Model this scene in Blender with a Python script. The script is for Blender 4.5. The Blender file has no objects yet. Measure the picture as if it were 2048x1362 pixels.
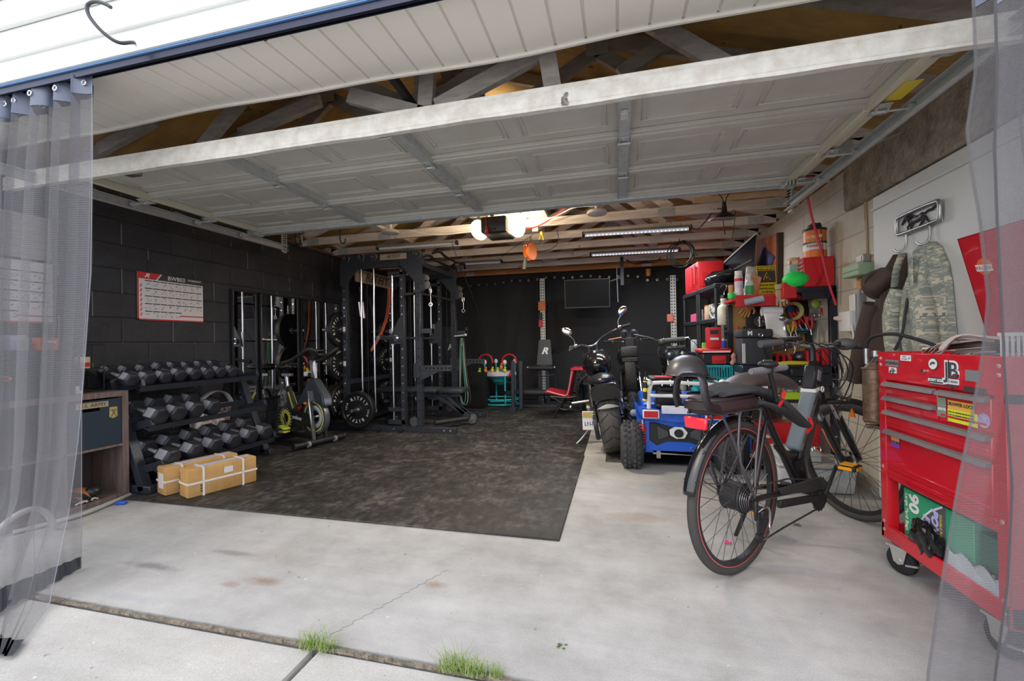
import bpy, bmesh, math, random
from math import sin, cos, pi, radians as R_
from mathutils import Vector as V, Matrix, Euler
random.seed(7)
sc = bpy.context.scene
COL = sc.collection
PI = pi
# ---------------------------------------------------------------- helpers
def TR(loc=(0,0,0), rx=0, ry=0, rz=0, s=1):
    m = Matrix.Translation(V(loc)) @ Euler((rx, ry, rz)).to_matrix().to_4x4()
    if s != 1: m = m @ Matrix.Scale(s, 4)
    return m
def align(d):
    return V(d).normalized().to_track_quat('Z', 'Y').to_matrix().to_4x4()
class B:
    """collects shapes and links them as one mesh object"""
    def __init__(s, M=None):
        s.bm = bmesh.new(); s.mi = 0; s.M = M or Matrix(); s.n = 0
    def _fin(s, vs, M=None):
        T = s.M @ M if M is not None else s.M
        fs = set()
        for v in vs:
            v.co = T @ v.co
            fs.update(v.link_faces)
        for f in fs: f.material_index = s.mi
        return vs
    def box(s, c, d, rx=0, ry=0, rz=0, bev=0, seg=1, taper=None):
        r = bmesh.ops.create_cube(s.bm, size=1)['verts']
        for v in r:
            t = 1
            if taper and v.co.z > 0: t = taper
            v.co = V((v.co.x*d[0]*t, v.co.y*d[1]*t, v.co.z*d[2]))
        if bev:
            es = list({e for v in r for e in v.link_edges})
            q = bmesh.ops.bevel(s.bm, geom=es, offset=min(bev, min(d)*.45), segments=seg, affect='EDGES', profile=.5)
            r = list({v for f in q['faces'] for v in f.verts} | {v for v in r if v.is_valid})
            r = s._island(r)
        return s._fin(r, TR(c, rx, ry, rz))
    def _island(s, seed):
        seen = set(seed); st = list(seed)
        while st:
            v = st.pop()
            for e in v.link_edges:
                o = e.other_vert(v)
                if o not in seen: seen.add(o); st.append(o)
        return list(seen)
    def b2(s, p0, p1, bev=0, seg=1):
        c = [(a+b)/2 for a, b in zip(p0, p1)]; d = [max(abs(b-a), 1e-4) for a, b in zip(p0, p1)]
        return s.box(c, d, bev=bev, seg=seg)
    def bar(s, p0, p1, w, h, up=(0,0,1), bev=0):
        """rectangular bar from p0 to p1"""
        p0 = V(p0); p1 = V(p1); z = (p1-p0); L = z.length; z.normalize()
        u = V(up)
        if abs(z.dot(u)) > .99: u = V((0,1,0))
        x = u.cross(z).normalized(); y = z.cross(x)
        r = s.box((0,0,0), (w, h, L), bev=bev)
        M = Matrix((x, y, z)).transposed().to_4x4(); M.translation = (p0+p1)/2
        iM = s.M.inverted()
        for v in r: v.co = s.M @ (M @ (iM @ v.co))
        return r
    def cyl(s, p0, p1, r0, r1=None, n=14, cap=True):
        r1 = r0 if r1 is None else r1
        p0 = V(p0); p1 = V(p1); d = p1-p0; L = d.length
        r = bmesh.ops.create_cone(s.bm, cap_ends=cap, cap_tris=False, segments=n, radius1=r0, radius2=r1, depth=L)['verts']
        M = align(d); M.translation = (p0+p1)/2
        return s._fin(r, M)
    def sph(s, c, r, n=14, M=None):
        if not hasattr(r, '__len__'): r = (r, r, r)
        q = bmesh.ops.create_uvsphere(s.bm, u_segments=n, v_segments=max(6, n*2//3), radius=1)['verts']
        for v in q: v.co = V((v.co.x*r[0], v.co.y*r[1], v.co.z*r[2]))
        return s._fin(q, Matrix.Translation(V(c)) @ (M or Matrix()))
    def lathe(s, prof, n=20, M=None, a0=0, a1=2*PI):
        full = abs(a1-a0) > 6.28
        k = n if full else n+1
        rings = []
        for i in range(k):
            a = a0+(a1-a0)*i/n
            rings.append([s.bm.verts.new((r*cos(a), r*sin(a), z)) for r, z in prof])
        for i in range(n):
            A = rings[i]; C = rings[(i+1) % k]
            for j in range(len(prof)-1):
                if prof[j][0] < 1e-6 and prof[j+1][0] < 1e-6: continue
                try: s.bm.faces.new((A[j], C[j], C[j+1], A[j+1]))
                except ValueError: pass
        vs = [v for r in rings for v in r]
        return s._fin(vs, M)
    def prism(s, pts, h, M=None, h0=0):
        a = [s.bm.verts.new((p[0], p[1], h0)) for p in pts]
        b = [s.bm.verts.new((p[0], p[1], h0+h)) for p in pts]
        n = len(pts)
        s.bm.faces.new(a[::-1]); s.bm.faces.new(b)
        for i in range(n): s.bm.faces.new((a[i], a[(i+1) % n], b[(i+1) % n], b[i]))
        return s._fin(a+b, M)
    def tube(s, pts, r, n=8, closed=False, sm=0, cap=True, flat=None, ref=None):
        """swept tube; r number or list; sm = smoothing passes (Chaikin); flat=(w,h) makes a strap"""
        P = [V(p) for p in pts]; rr = list(r) if hasattr(r, '__len__') else [r]*len(P)
        for _ in range(sm):
            Q = []; q = []
            m = len(P)
            if not closed: Q.append(P[0]); q.append(rr[0])
            for i in range(m if closed else m-1):
                a, b = P[i], P[(i+1) % m]; ra, rb = rr[i], rr[(i+1) % m]
                if closed or i > 0: Q.append(a*.75+b*.25); q.append(ra*.75+rb*.25)
                if closed or i < m-2: Q.append(a*.25+b*.75); q.append(ra*.25+rb*.75)
            if not closed: Q.append(P[-1]); q.append(rr[-1])
            P, rr = Q, q
        m = len(P); rings = []; prev = V(ref) if ref else None
        for i in range(m):
            if closed: t = P[(i+1) % m]-P[i-1]
            else: t = P[min(i+1, m-1)]-P[max(i-1, 0)]
            if t.length < 1e-9: t = V((0,0,1))
            t.normalize()
            if prev is None:
                prev = V((0,0,1)) if abs(t.z) < .9 else V((1,0,0))
            x = (prev-t*prev.dot(t))
            if x.length < 1e-6: x = t.orthogonal()
            x.normalize(); y = t.cross(x); prev = x
            w, h = (flat if flat else (1, 1))
            k = rr[i]
            rings.append([s.bm.verts.new(P[i]+(x*cos(2*PI*j/n+PI/4)*h+y*sin(2*PI*j/n+PI/4)*w)*k) for j in range(n)])
        for i in range(m if closed else m-1):
            A = rings[i]; C = rings[(i+1) % m]
            for j in range(n): s.bm.faces.new((A[j], A[(j+1) % n], C[(j+1) % n], C[j]))
        if not closed and cap:
            s.bm.faces.new(rings[0][::-1]); s.bm.faces.new(rings[-1])
        return s._fin([v for g in rings for v in g])
    def torus(s, R, r, M=None, n=32, k=10, sx=1, sz=1):
        prof = [(R+r*sx*cos(2*PI*j/k), r*sz*sin(2*PI*j/k)) for j in range(k+1)]
        vs = s.lathe(prof, n, M)
        bmesh.ops.remove_doubles(s.bm, verts=[v for v in vs if v.is_valid], dist=1e-5)
    def grid(s, nx, ny, f, wrap=False):
        g = [[s.bm.verts.new(f(i/nx, j/ny)) for j in range(ny+1)] for i in range(nx+1)]
        for i in range(nx):
            for j in range(ny): s.bm.faces.new((g[i][j], g[i+1][j], g[i+1][j+1], g[i][j+1]))
        return s._fin([v for r in g for v in r])
    def poly(s, pts, M=None):
        a = [s.bm.verts.new(p if len(p) == 3 else (p[0], p[1], 0)) for p in pts]
        s.bm.faces.new(a); return s._fin(a, M)
    def mod(s, fn):
        for v in s.bm.verts: v.co = V(fn(v.co))
        return s
    def out(s, name, mats, parent=None, w=0, ang=38, flat=False, solid=0, sub=0, recalc=True):
        me = bpy.data.meshes.new(name)
        if recalc: bmesh.ops.recalc_face_normals(s.bm, faces=s.bm.faces)
        if w and parent is not None:
            iM = parent.matrix_basis.inverted()
            p = parent.parent
            while p is not None:
                iM = iM @ p.matrix_basis.inverted(); p = p.parent
            s.bm.transform(iM)
        s.bm.to_mesh(me); s.bm.free()
        if not isinstance(mats, (list, tuple)): mats = [mats]
        for m in mats: me.materials.append(m)
        if not flat:
            me.polygons.foreach_set('use_smooth', [True]*len(me.polygons))
            me.set_sharp_from_angle(angle=R_(ang))
        o = bpy.data.objects.new(name, me); COL.objects.link(o)
        if parent is not None: o.parent = parent
        if solid:
            md = o.modifiers.new('s', 'SOLIDIFY'); md.thickness = solid; md.offset = 0
        if sub:
            md = o.modifiers.new('u', 'SUBSURF'); md.levels = sub; md.render_levels = sub
        return o
def tag(o, label=None, cat=None, group=None, kind=None):
    if label: o['label'] = label
    if cat: o['category'] = cat
    if group: o['group'] = group
    if kind: o['kind'] = kind
    return o
def thing(name, label, cat, loc=(0,0,0), rz=0, group=None, rx=0, ry=0):
    o = bpy.data.objects.new(name, None); COL.objects.link(o)
    o.empty_display_size = .1
    o.matrix_basis = TR(loc, rx, ry, rz)
    return tag(o, label, cat, group)
def struct(o): o['kind'] = 'structure'; return o
def dup(root, loc, rz=0, label=None, rx=0, ry=0, group=None, scale=None):
    r = root.copy(); COL.objects.link(r)
    r.matrix_basis = TR(loc, rx, ry, rz)
    if scale: r.scale = (scale,)*3
    if label: r['label'] = label
    if group: r['group'] = group
    for ch in list(root.children):
        c = ch.copy(); COL.objects.link(c); c.parent = r
        for g in list(ch.children):
            d = g.copy(); COL.objects.link(d); d.parent = c
    return r
def text(body, size, mat, parent, M, name='lettering', ext=.0006, align_x='CENTER', sx=1, shear=0, bold=0, w=0, space=1):
    cu = bpy.data.curves.new(name, 'FONT'); cu.body = body; cu.size = size; cu.extrude = ext
    cu.align_x = align_x; cu.align_y = 'CENTER'; cu.shear = shear; cu.offset = bold; cu.space_character = space
    cu.resolution_u = 3
    t = bpy.data.objects.new(name, cu); COL.objects.link(t)
    bpy.context.view_layer.update()
    me = bpy.data.meshes.new_from_object(t.evaluated_get(bpy.context.evaluated_depsgraph_get()))
    COL.objects.unlink(t); bpy.data.objects.remove(t)
    for v in me.vertices: v.co.x *= sx
    if w and parent is not None: M = parent.matrix_basis.inverted() @ M
    me.transform(M); me.materials.clear(); me.materials.append(mat)
    o = bpy.data.objects.new(name, me); COL.objects.link(o)
    if parent is not None: o.parent = parent
    return o
def frame(o, x, y):
    """matrix with local x and y axes along given world directions"""
    x = V(x).normalized(); z = x.cross(V(y)).normalized(); y = z.cross(x)
    m = Matrix((x, y, z)).transposed().to_4x4(); m.translation = V(o); return m
# ---------------------------------------------------------------- materials
_mc = {}
def hexc(h):
    h = h.lstrip('#')
    c = [int(h[i:i+2], 16)/255 for i in (0, 2, 4)]
    return tuple(((x+.055)/1.055)**2.4 if x > .04045 else x/12.92 for x in c)
def mat(name, col=(.5,.5,.5), rough=.5, metal=0, coat=0, n=None, nscale=8, nmix=.3, bump=0, bscale=60, emit=0, trans=0, alpha=1, spec=.5, wave=None, stretch=(1,1,1), ior=1.45, sheen=0):
    if name in _mc: return _mc[name]
    if isinstance(col, str): col = hexc(col)
    if isinstance(n, str): n = hexc(n)
    m = bpy.data.materials.new(name); m.use_nodes = True; nt = m.node_tree
    p = nt.nodes['Principled BSDF']; L = nt.links.new
    p.inputs['Base Color'].default_value = (*col, 1); p.inputs['Roughness'].default_value = rough
    p.inputs['Metallic'].default_value = metal; p.inputs['Coat Weight'].default_value = coat
    p.inputs['Specular IOR Level'].default_value = spec; p.inputs['IOR'].default_value = ior
    if sheen: p.inputs['Sheen Weight'].default_value = sheen
    if trans: p.inputs['Transmission Weight'].default_value = trans
    if alpha < 1: p.inputs['Alpha'].default_value = alpha
    if emit:
        p.inputs['Emission Color'].default_value = (*col, 1); p.inputs['Emission Strength'].default_value = emit
    def coords(sc_):
        tc = nt.nodes.new('ShaderNodeTexCoord'); mp = nt.nodes.new('ShaderNodeMapping')
        mp.inputs['Scale'].default_value = [sc_*s for s in stretch]
        L(tc.outputs['Object'], mp.inputs['Vector']); return mp.outputs['Vector']
    if n is not None:
        t = nt.nodes.new('ShaderNodeTexNoise'); t.inputs['Scale'].default_value = 1; t.inputs['Detail'].default_value = 6
        t.inputs['Roughness'].default_value = .65
        L(coords(nscale), t.inputs['Vector'])
        r = nt.nodes.new('ShaderNodeValToRGB'); r.color_ramp.elements[0].position = .5-nmix/2; r.color_ramp.elements[1].position = .5+nmix/2
        r.color_ramp.elements[0].color = (*col, 1); r.color_ramp.elements[1].color = (*n, 1)
        L(t.outputs['Fac'], r.inputs['Fac']); L(r.outputs['Color'], p.inputs['Base Color'])
    if bump:
        t = nt.nodes.new('ShaderNodeTexNoise'); t.inputs['Scale'].default_value = 1; t.inputs['Detail'].default_value = 4
        L(coords(bscale), t.inputs['Vector'])
        b = nt.nodes.new('ShaderNodeBump'); b.inputs['Strength'].default_value = bump; b.inputs['Distance'].default_value = .01
        L(t.outputs['Fac'], b.inputs['Height']); L(b.outputs['Normal'], p.inputs['Normal'])
    _mc[name] = m
    return m
BLK = mat('black_powder_coat', (.022,.025,.034), .36, n=(.03,.034,.045), nscale=40, spec=.45)
BLK2 = mat('black_plastic', (.014,.014,.016), .5)
RUB = mat('black_rubber', (.016,.016,.018), .75, bump=.25, bscale=150)
CHR = mat('chrome', (.75,.75,.78), .14, 1)
STL = mat('brushed_steel', (.5,.5,.52), .32, 1, n=(.38,.38,.4), nscale=20)
GAL = mat('galvanised_steel', (.46,.48,.47), .5, .4, n=(.6,.62,.6), nscale=25, nmix=.4)
BOLT = mat('bolt_steel', (.7,.7,.72), .3, 1)
RED = mat('red_gloss', (.62,.012,.02), .3, coat=.4)
RED2 = mat('red_plastic', (.6,.02,.025), .45)
WHT = mat('white_plastic', (.75,.75,.74), .45)
WHTP = mat('white_print', (.8,.8,.8), .6)
BLU = mat('blue_plastic', (.02,.1,.55), .35)
YEL = mat('yellow_plastic', (.75,.6,.04), .45)
ORG = mat('orange_plastic', (.8,.2,.03), .45)
TEAL = mat('teal_plastic', (.02,.42,.46), .42)
GRN = mat('lime_plastic', (.35,.65,.05), .45)
GRY = mat('grey_plastic', (.2,.21,.22), .5)
CARD = mat('cardboard', '#c49a62', .8, n='#b2874f', nscale=6, bump=.05, bscale=40)

# ---------------------------------------------------------------- camera and light
cam = bpy.data.cameras.new('camera'); cam.sensor_width = 36; cam.lens = 15.047; cam.clip_end = 200
co = bpy.data.objects.new('camera', cam); COL.objects.link(co)
cm = Matrix([[0.970483, 0.017625, 0.240526], [0.240581, -0.001064, -0.970628], [-0.016851, 0.999844, -0.005273]]).to_4x4(); cm.translation = (0, 0, 1.09); co.matrix_world = cm
sc.camera = co
sc.view_settings.view_transform = 'Standard'; sc.view_settings.look = 'None'
sc.view_settings.gamma = 1; sc.view_settings.use_curve_mapping = False
sc.view_settings.exposure = 0.52
w = bpy.data.worlds.new('sky'); sc.world = w; w.use_nodes = True
nt = w.node_tree; bg = nt.nodes['Background']
sky = nt.nodes.new('ShaderNodeTexSky'); sky.sky_type = 'NISHITA'; sky.sun_disc = False
sky.sun_elevation = R_(50); sky.sun_rotation = R_(200); sky.air_density = 1.2; sky.dust_density = 4; sky.ozone_density = 1.5
mx = nt.nodes.new('ShaderNodeMixRGB'); mx.inputs['Fac'].default_value = .55; mx.inputs['Color2'].default_value = (9, 9.3, 9.8, 1)
nt.links.new(sky.outputs['Color'], mx.inputs['Color1']); nt.links.new(mx.outputs['Color'], bg.inputs['Color'])
bg.inputs['Strength'].default_value = .22
def area(loc, sx, sy, pw, col=(1,1,1), rx=0, ry=0, rz=0, name='lamp_light'):
    l = bpy.data.lights.new(name, 'AREA'); l.shape = 'RECTANGLE'; l.size = sx; l.size_y = sy; l.energy = pw; l.color = col
    o = bpy.data.objects.new(name, l); COL.objects.link(o); o.location = loc; o.rotation_euler = (rx, ry, rz); return o
# ---------------------------------------------------------------- setting materials
def nodes(name):
    m = bpy.data.materials.new(name); m.use_nodes = True
    return m, m.node_tree, m.node_tree.nodes['Principled BSDF'], m.node_tree.links.new
def mk(nt, t, **kw):
    n = nt.nodes.new(t)
    for k, v in kw.items():
        if k in n.inputs: n.inputs[k].default_value = v
        else: setattr(n, k, v)
    return n
def ramp(nt, src, p0, c0, p1, c1, mid=None):
    r = nt.nodes.new('ShaderNodeValToRGB'); e = r.color_ramp.elements
    e[0].position = p0; e[0].color = (*c0, 1); e[1].position = p1; e[1].color = (*c1, 1)
    if mid:
        q = e.new(mid[0]); q.color = (*mid[1], 1)
    nt.links.new(src, r.inputs['Fac']); return r.outputs['Color']
def mixc(nt, fac, a, b, mode='MIX'):
    m = nt.nodes.new('ShaderNodeMixRGB'); m.blend_type = mode
    for s, v in ((0, fac), (1, a), (2, b)):
        if isinstance(v, (int, float)): m.inputs[s].default_value = v
        elif isinstance(v, tuple): m.inputs[s].default_value = (*v, 1)
        else: nt.links.new(v, m.inputs[s])
    return m.outputs[0]
def mathn(nt, op, a, b=0., c=None):
    m = nt.nodes.new('ShaderNodeMath'); m.operation = op
    for i, v in enumerate((a, b, c)):
        if v is None: continue
        if isinstance(v, (int, float)): m.inputs[i].default_value = v
        else: nt.links.new(v, m.inputs[i])
    return m.outputs[0]
def noise(nt, scale, det=6, rough=.6, vec=None, st=None):
    t = mk(nt, 'ShaderNodeTexNoise', Scale=scale, Detail=det, Roughness=rough)
    tc = nt.nodes.new('ShaderNodeTexCoord'); src = tc.outputs['Object']
    if st:
        mp = mk(nt, 'ShaderNodeMapping'); mp.inputs['Scale'].default_value = st; nt.links.new(src, mp.inputs['Vector']); src = mp.outputs['Vector']
    nt.links.new(src, t.inputs['Vector'])
    return t.outputs['Fac']
def bumpn(nt, p, h, st=.3, dist=.01):
    b = mk(nt, 'ShaderNodeBump', Strength=st, Distance=dist); nt.links.new(h, b.inputs['Height']); nt.links.new(b.outputs['Normal'], p.inputs['Normal']); return b
def block_wall(name, c0, c1, mort, vjoint, u0, v0, bumpst, spk=0, rough=.8, jw=.0035):
    m, nt, p, L = nodes(name)
    tc = nt.nodes.new('ShaderNodeTexCoord'); sx = nt.nodes.new('ShaderNodeSeparateXYZ'); L(tc.outputs['Object'], sx.inputs[0])
    uu = mathn(nt, 'SUBTRACT', sx.outputs['Y'], u0); vv = mathn(nt, 'SUBTRACT', sx.outputs['Z'], v0)
    row = mathn(nt, 'FLOOR', mathn(nt, 'DIVIDE', vv, .1991))
    par = mathn(nt, 'MODULO', row, 2.)
    tt = mathn(nt, 'FRACT', mathn(nt, 'ADD', mathn(nt, 'DIVIDE', uu, .4064), mathn(nt, 'MULTIPLY', par, .5)))
    dv = mathn(nt, 'MULTIPLY', mathn(nt, 'MINIMUM', tt, mathn(nt, 'SUBTRACT', 1., tt)), .4064)
    ft = mathn(nt, 'FRACT', mathn(nt, 'DIVIDE', vv, .1991))
    dh = mathn(nt, 'MULTIPLY', mathn(nt, 'MINIMUM', ft, mathn(nt, 'SUBTRACT', 1., ft)), .1991)
    mv = mathn(nt, 'LESS_THAN', dv, jw); mh = mathn(nt, 'LESS_THAN', dh, jw)
    nz = noise(nt, 3.5, 3)
    base = ramp(nt, noise(nt, 3, 8, .7), .35, c0, .7, c1)
    if spk:
        sp = noise(nt, 170, 3, .7)
        base = mixc(nt, mathn(nt, 'MULTIPLY', mathn(nt, 'GREATER_THAN', sp, .6), spk), base, (.22,.22,.25))
    base = mixc(nt, mathn(nt, 'MULTIPLY', mh, .8), base, mort)
    vm = mathn(nt, 'MULTIPLY', mv, mathn(nt, 'GREATER_THAN', nz, .52))
    base = mixc(nt, vm, base, vjoint)
    L(base, p.inputs['Base Color']); p.inputs['Roughness'].default_value = rough
    j = mathn(nt, 'MINIMUM', mathn(nt, 'MINIMUM', mathn(nt, 'MULTIPLY', dv, 90.), mathn(nt, 'MULTIPLY', dh, 90.)), 1.)
    h = mathn(nt, 'ADD', j, mathn(nt, 'MULTIPLY', noise(nt, 120, 4, .8), .5))
    bumpn(nt, p, h, bumpst, .006)
    return m
BLOCK_L = block_wall("black_painted_block", (.012,.012,.016), (.03,.03,.036), (.006,.006,.008), (.2,.19,.19), 2.609, .148-.1991, .5, spk=.3, rough=.5, jw=.0028)
BLOCK_R = block_wall('cream_painted_block', (.5,.46,.38), (.62,.58,.5), (.33,.3,.25), (.34,.31,.26), 2.5, .05, .5, rough=.75)
def concrete(name, a, b, c, stain, sc1=1.1, extra=0):
    m, nt, p, L = nodes(name)
    base = ramp(nt, noise(nt, sc1, 9, .65), .3, a, .7, b, (.5, c))
    spots = noise(nt, .9, 4, .5, st=(1, 2.2, 1))
    base = mixc(nt, mathn(nt, 'MULTIPLY', mathn(nt, 'MINIMUM', mathn(nt, 'MAXIMUM', mathn(nt, 'MULTIPLY', mathn(nt, 'SUBTRACT', spots, .6), 6.), 0.), 1.), .6), base, stain)
    st2 = noise(nt, 2.5, 6, .7, st=(.5, 3.2, 1))
    base = mixc(nt, .2, base, ramp(nt, st2, .38, (.36,.36,.36), .62, (.62,.62,.62)), 'OVERLAY')
    sp = mathn(nt, 'GREATER_THAN', noise(nt, 26, 2, .5), .745)
    base = mixc(nt, mathn(nt, 'MULTIPLY', sp, .55), base, (.12,.105,.09))
    wsp = mathn(nt, 'GREATER_THAN', noise(nt, 31, 2, .5, st=(1,1.1,1)), .76)
    base = mixc(nt, mathn(nt, 'MULTIPLY', wsp, .5), base, (.7,.69,.67))
    if extra:
        tc = nt.nodes.new('ShaderNodeTexCoord')
        for (sx_, sy_, rx_, ry_, cc, am) in ((-1.63,1.66,.20,.07,(.22,.14,.09),.75), (-1.75,1.60,.10,.05,(.25,.16,.11),.6), (-.82,1.80,.09,.05,(.24,.16,.10),.7), (.42,2.45,.10,.05,(.26,.18,.12),.6), (.1,2.75,.3,.12,(.3,.22,.16),.35), (-2.3,1.65,.3,.05,(.1,.1,.11),.6), (-2.0,1.85,.25,.04,(.12,.12,.12),.45), (-2.1,1.42,.35,.05,(.3,.32,.36),.5), (.2,3.3,.12,.2,(.25,.33,.36),.4), (1.3,1.75,.25,.1,(.35,.24,.2),.35)):
            mp = nt.nodes.new('ShaderNodeMapping'); mp.inputs['Location'].default_value = (-sx_/rx_, -sy_/ry_, 0); mp.inputs['Scale'].default_value = (1/rx_, 1/ry_, 0)
            L(tc.outputs['Object'], mp.inputs['Vector'])
            ln = nt.nodes.new('ShaderNodeVectorMath'); ln.operation = 'LENGTH'; L(mp.outputs['Vector'], ln.inputs[0])
            d = mathn(nt, 'SUBTRACT', 1.45, mathn(nt, 'ADD', ln.outputs['Value'], mathn(nt, 'MULTIPLY', noise(nt, 11, 8, .8), 1.5)))
            d = mathn(nt, 'MINIMUM', mathn(nt, 'MAXIMUM', mathn(nt, 'MULTIPLY', d, 1.1), 0.), am)
            base = mixc(nt, d, base, cc)
    fine = noise(nt, 220, 3, .7)
    base = mixc(nt, .35, base, ramp(nt, fine, .3, (.25,.25,.25), .7, (.75,.75,.75)), 'OVERLAY')
    L(base, p.inputs['Base Color']); p.inputs['Roughness'].default_value = .85
    h = mathn(nt, 'ADD', noise(nt, 6, 8, .7), mathn(nt, 'MULTIPLY', fine, .3))
    bumpn(nt, p, h, .25, .01)
    return m
SLAB = concrete('garage_concrete', (.27,.267,.26), (.44,.44,.437), (.36,.358,.352), (.33,.295,.26), 2.2, extra=1)
DRIVE = concrete('driveway_concrete', (.37,.365,.35), (.46,.455,.44), (.415,.41,.395), (.42,.39,.35), 3.)
def rubber_mat():
    m, nt, p, L = nodes('rubber_matting')
    n1 = noise(nt, 2.6, 12, .74, st=(1, 1.2, 1)); n2 = noise(nt, 13, 10, .78, st=(1.3, .8, 1))
    f = mathn(nt, 'ADD', mathn(nt, 'MULTIPLY', n1, .5), mathn(nt, 'MULTIPLY', n2, .5))
    base = ramp(nt, f, .40, (.012,.011,.0105), .62, (.11,.10,.09), (.51, (.03,.0275,.025)))
    dots = mathn(nt, 'GREATER_THAN', noise(nt, 55, 2, .5), .76)
    base = mixc(nt, mathn(nt, 'MULTIPLY', dots, .5), base, (.3,.29,.27))
    L(base, p.inputs['Base Color']); L(ramp(nt, n2, .3, (.42,)*3, .7, (.75,)*3), p.inputs['Roughness'])
    bumpn(nt, p, mathn(nt, 'ADD', f, mathn(nt, 'MULTIPLY', noise(nt, 160, 3), .2)), .35, .01)
    return m
MATTING = rubber_mat()
def wood(name, a, b, st=(1, 18, 18), rough=.75, bump=.15, sc_=1., knots=None):
    m, nt, p, L = nodes(name)
    f = noise(nt, 2.2*sc_, 6, .65, st=st)
    base = ramp(nt, f, .35, a, .68, b)
    if knots: base = mixc(nt, mathn(nt, 'MULTIPLY', mathn(nt, 'GREATER_THAN', noise(nt, 7, 3, .5), .68), .7), base, knots)
    L(base, p.inputs['Base Color']); p.inputs['Roughness'].default_value = rough
    bumpn(nt, p, f, bump, .01); return m
LUM = wood('whitewashed_lumber', (.55,.47,.41), (.8,.74,.68), (1, 14, 14), knots=(.28,.16,.1))
LUMO = wood('orange_pine_lumber', (.5,.2,.06), (.66,.31,.12), (1, 14, 14), knots=(.25,.09,.03))
LUMG = wood('grey_lumber', (.36,.32,.29), (.52,.48,.44), (3, 3, 14))
PLY = wood('roof_plywood', (.34,.22,.10), (.66,.42,.14), (1.2, 3.5, 1), .8, sc_=.7, knots=(.1,.05,.02))
KAL = wood('brown_wood_laminate', (.13,.09,.08), (.25,.185,.165), (14, 14, 1.2), .5, .05)
SIDING = mat('white_vinyl_siding', (.8,.81,.8), .45)
SOFFIT = mat('cream_soffit', (.84,.80,.73), .5)
DOORW = mat('off_white_door_paint', (.50,.485,.43), .5, n=(.56,.545,.49), nscale=4)
LIP = mat('weathered_white_door_edge', (.74,.72,.67), .5, n=(.6,.56,.5), nscale=14, nmix=.25)
STUC = mat('brown_rough_parging', (.2,.16,.12), .9, n=(.4,.34,.27), nscale=9, nmix=.3, bump=1., bscale=45)
WBOARD = mat('white_board_paint', (.64,.64,.62), .5)
# ---------------------------------------------------------------- shell
b = B(); b.b2((-6, 1.36, -.25), (5, 8.1, 0)); struct(b.out('floor', SLAB, flat=True))
rs = random.Random(5); b = B()
def seam(x0, x1, y, w_):
    n_ = int((x1-x0)/.03)
    for i in range(n_):
        xa = x0+(x1-x0)*i/n_; q = w_*(.7+.6*rs.random()); b.box((xa+.015, y+.002*rs.random(), -.0075+.003*rs.random()), (.034, q, .012), rz=rs.uniform(-.15,.15))
seam(-4.2, 2.4, 1.341, .009)
struct(b.out('trim_slab_seam', mat('dirty_seam', (.09,.075,.06), .95, n=(.26,.22,.17), nscale=30, bump=.8, bscale=70), flat=True))
b = B(); r0 = [(-1.08+.008*math.sin(i*2.1)+.26*i/40, 1.38+.55*i/40+.004*math.sin(i*5), .0006) for i in range(41)]; b.tube(r0, .0007, n=4); struct(b.out('trim_slab_crack', mat('crack_dark', (.15,.14,.13), .95)))
b = B(); b.b2((-1.075, -12, -.3), (12, 1.338, -.012), bev=.008); struct(b.out('driveway', DRIVE))
b = B(); b.b2((-12, -12, -.3), (-1.09, 1.335, -.012), bev=.008); struct(b.out('driveway', DRIVE))
b = B(); b.b2((-4.15, 1.62, 0), (-3.9, 8.1, 2.36)); struct(b.out('wall_left', BLOCK_L, flat=True))
b = B(); b.b2((1.70, 1.62, 0), (1.95, 8.1, 2.36)); o = struct(b.out('wall_right', BLOCK_R, flat=True))
b = B(); b.b2((1.66, 1.62, 2.03), (1.699, 3.72, 2.355), bev=.01); struct(b.out('trim_right_parging', STUC))
b = B(); b.b2((-4.15, 7.92, 0), (1.95, 8.1, 2.45)); struct(b.out('wall_back', mat('dark_block', (.03,.03,.03), .8), flat=True))
b = B(); b.b2((-4.3, 8.0, 2.4), (2.1, 8.03, 3.5)); struct(b.out('wall_back_gable', PLY))
# front pillars beside the opening, outside faces in white siding
b = B(); b.b2((-6, 1.63, 0), (-3.86, 1.78, 2.6)); struct(b.out('wall_front_left', SIDING))
b = B(); b.b2((1.68, 1.63, 0), (5, 1.78, 2.6)); struct(b.out('wall_front_right', SIDING))
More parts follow.
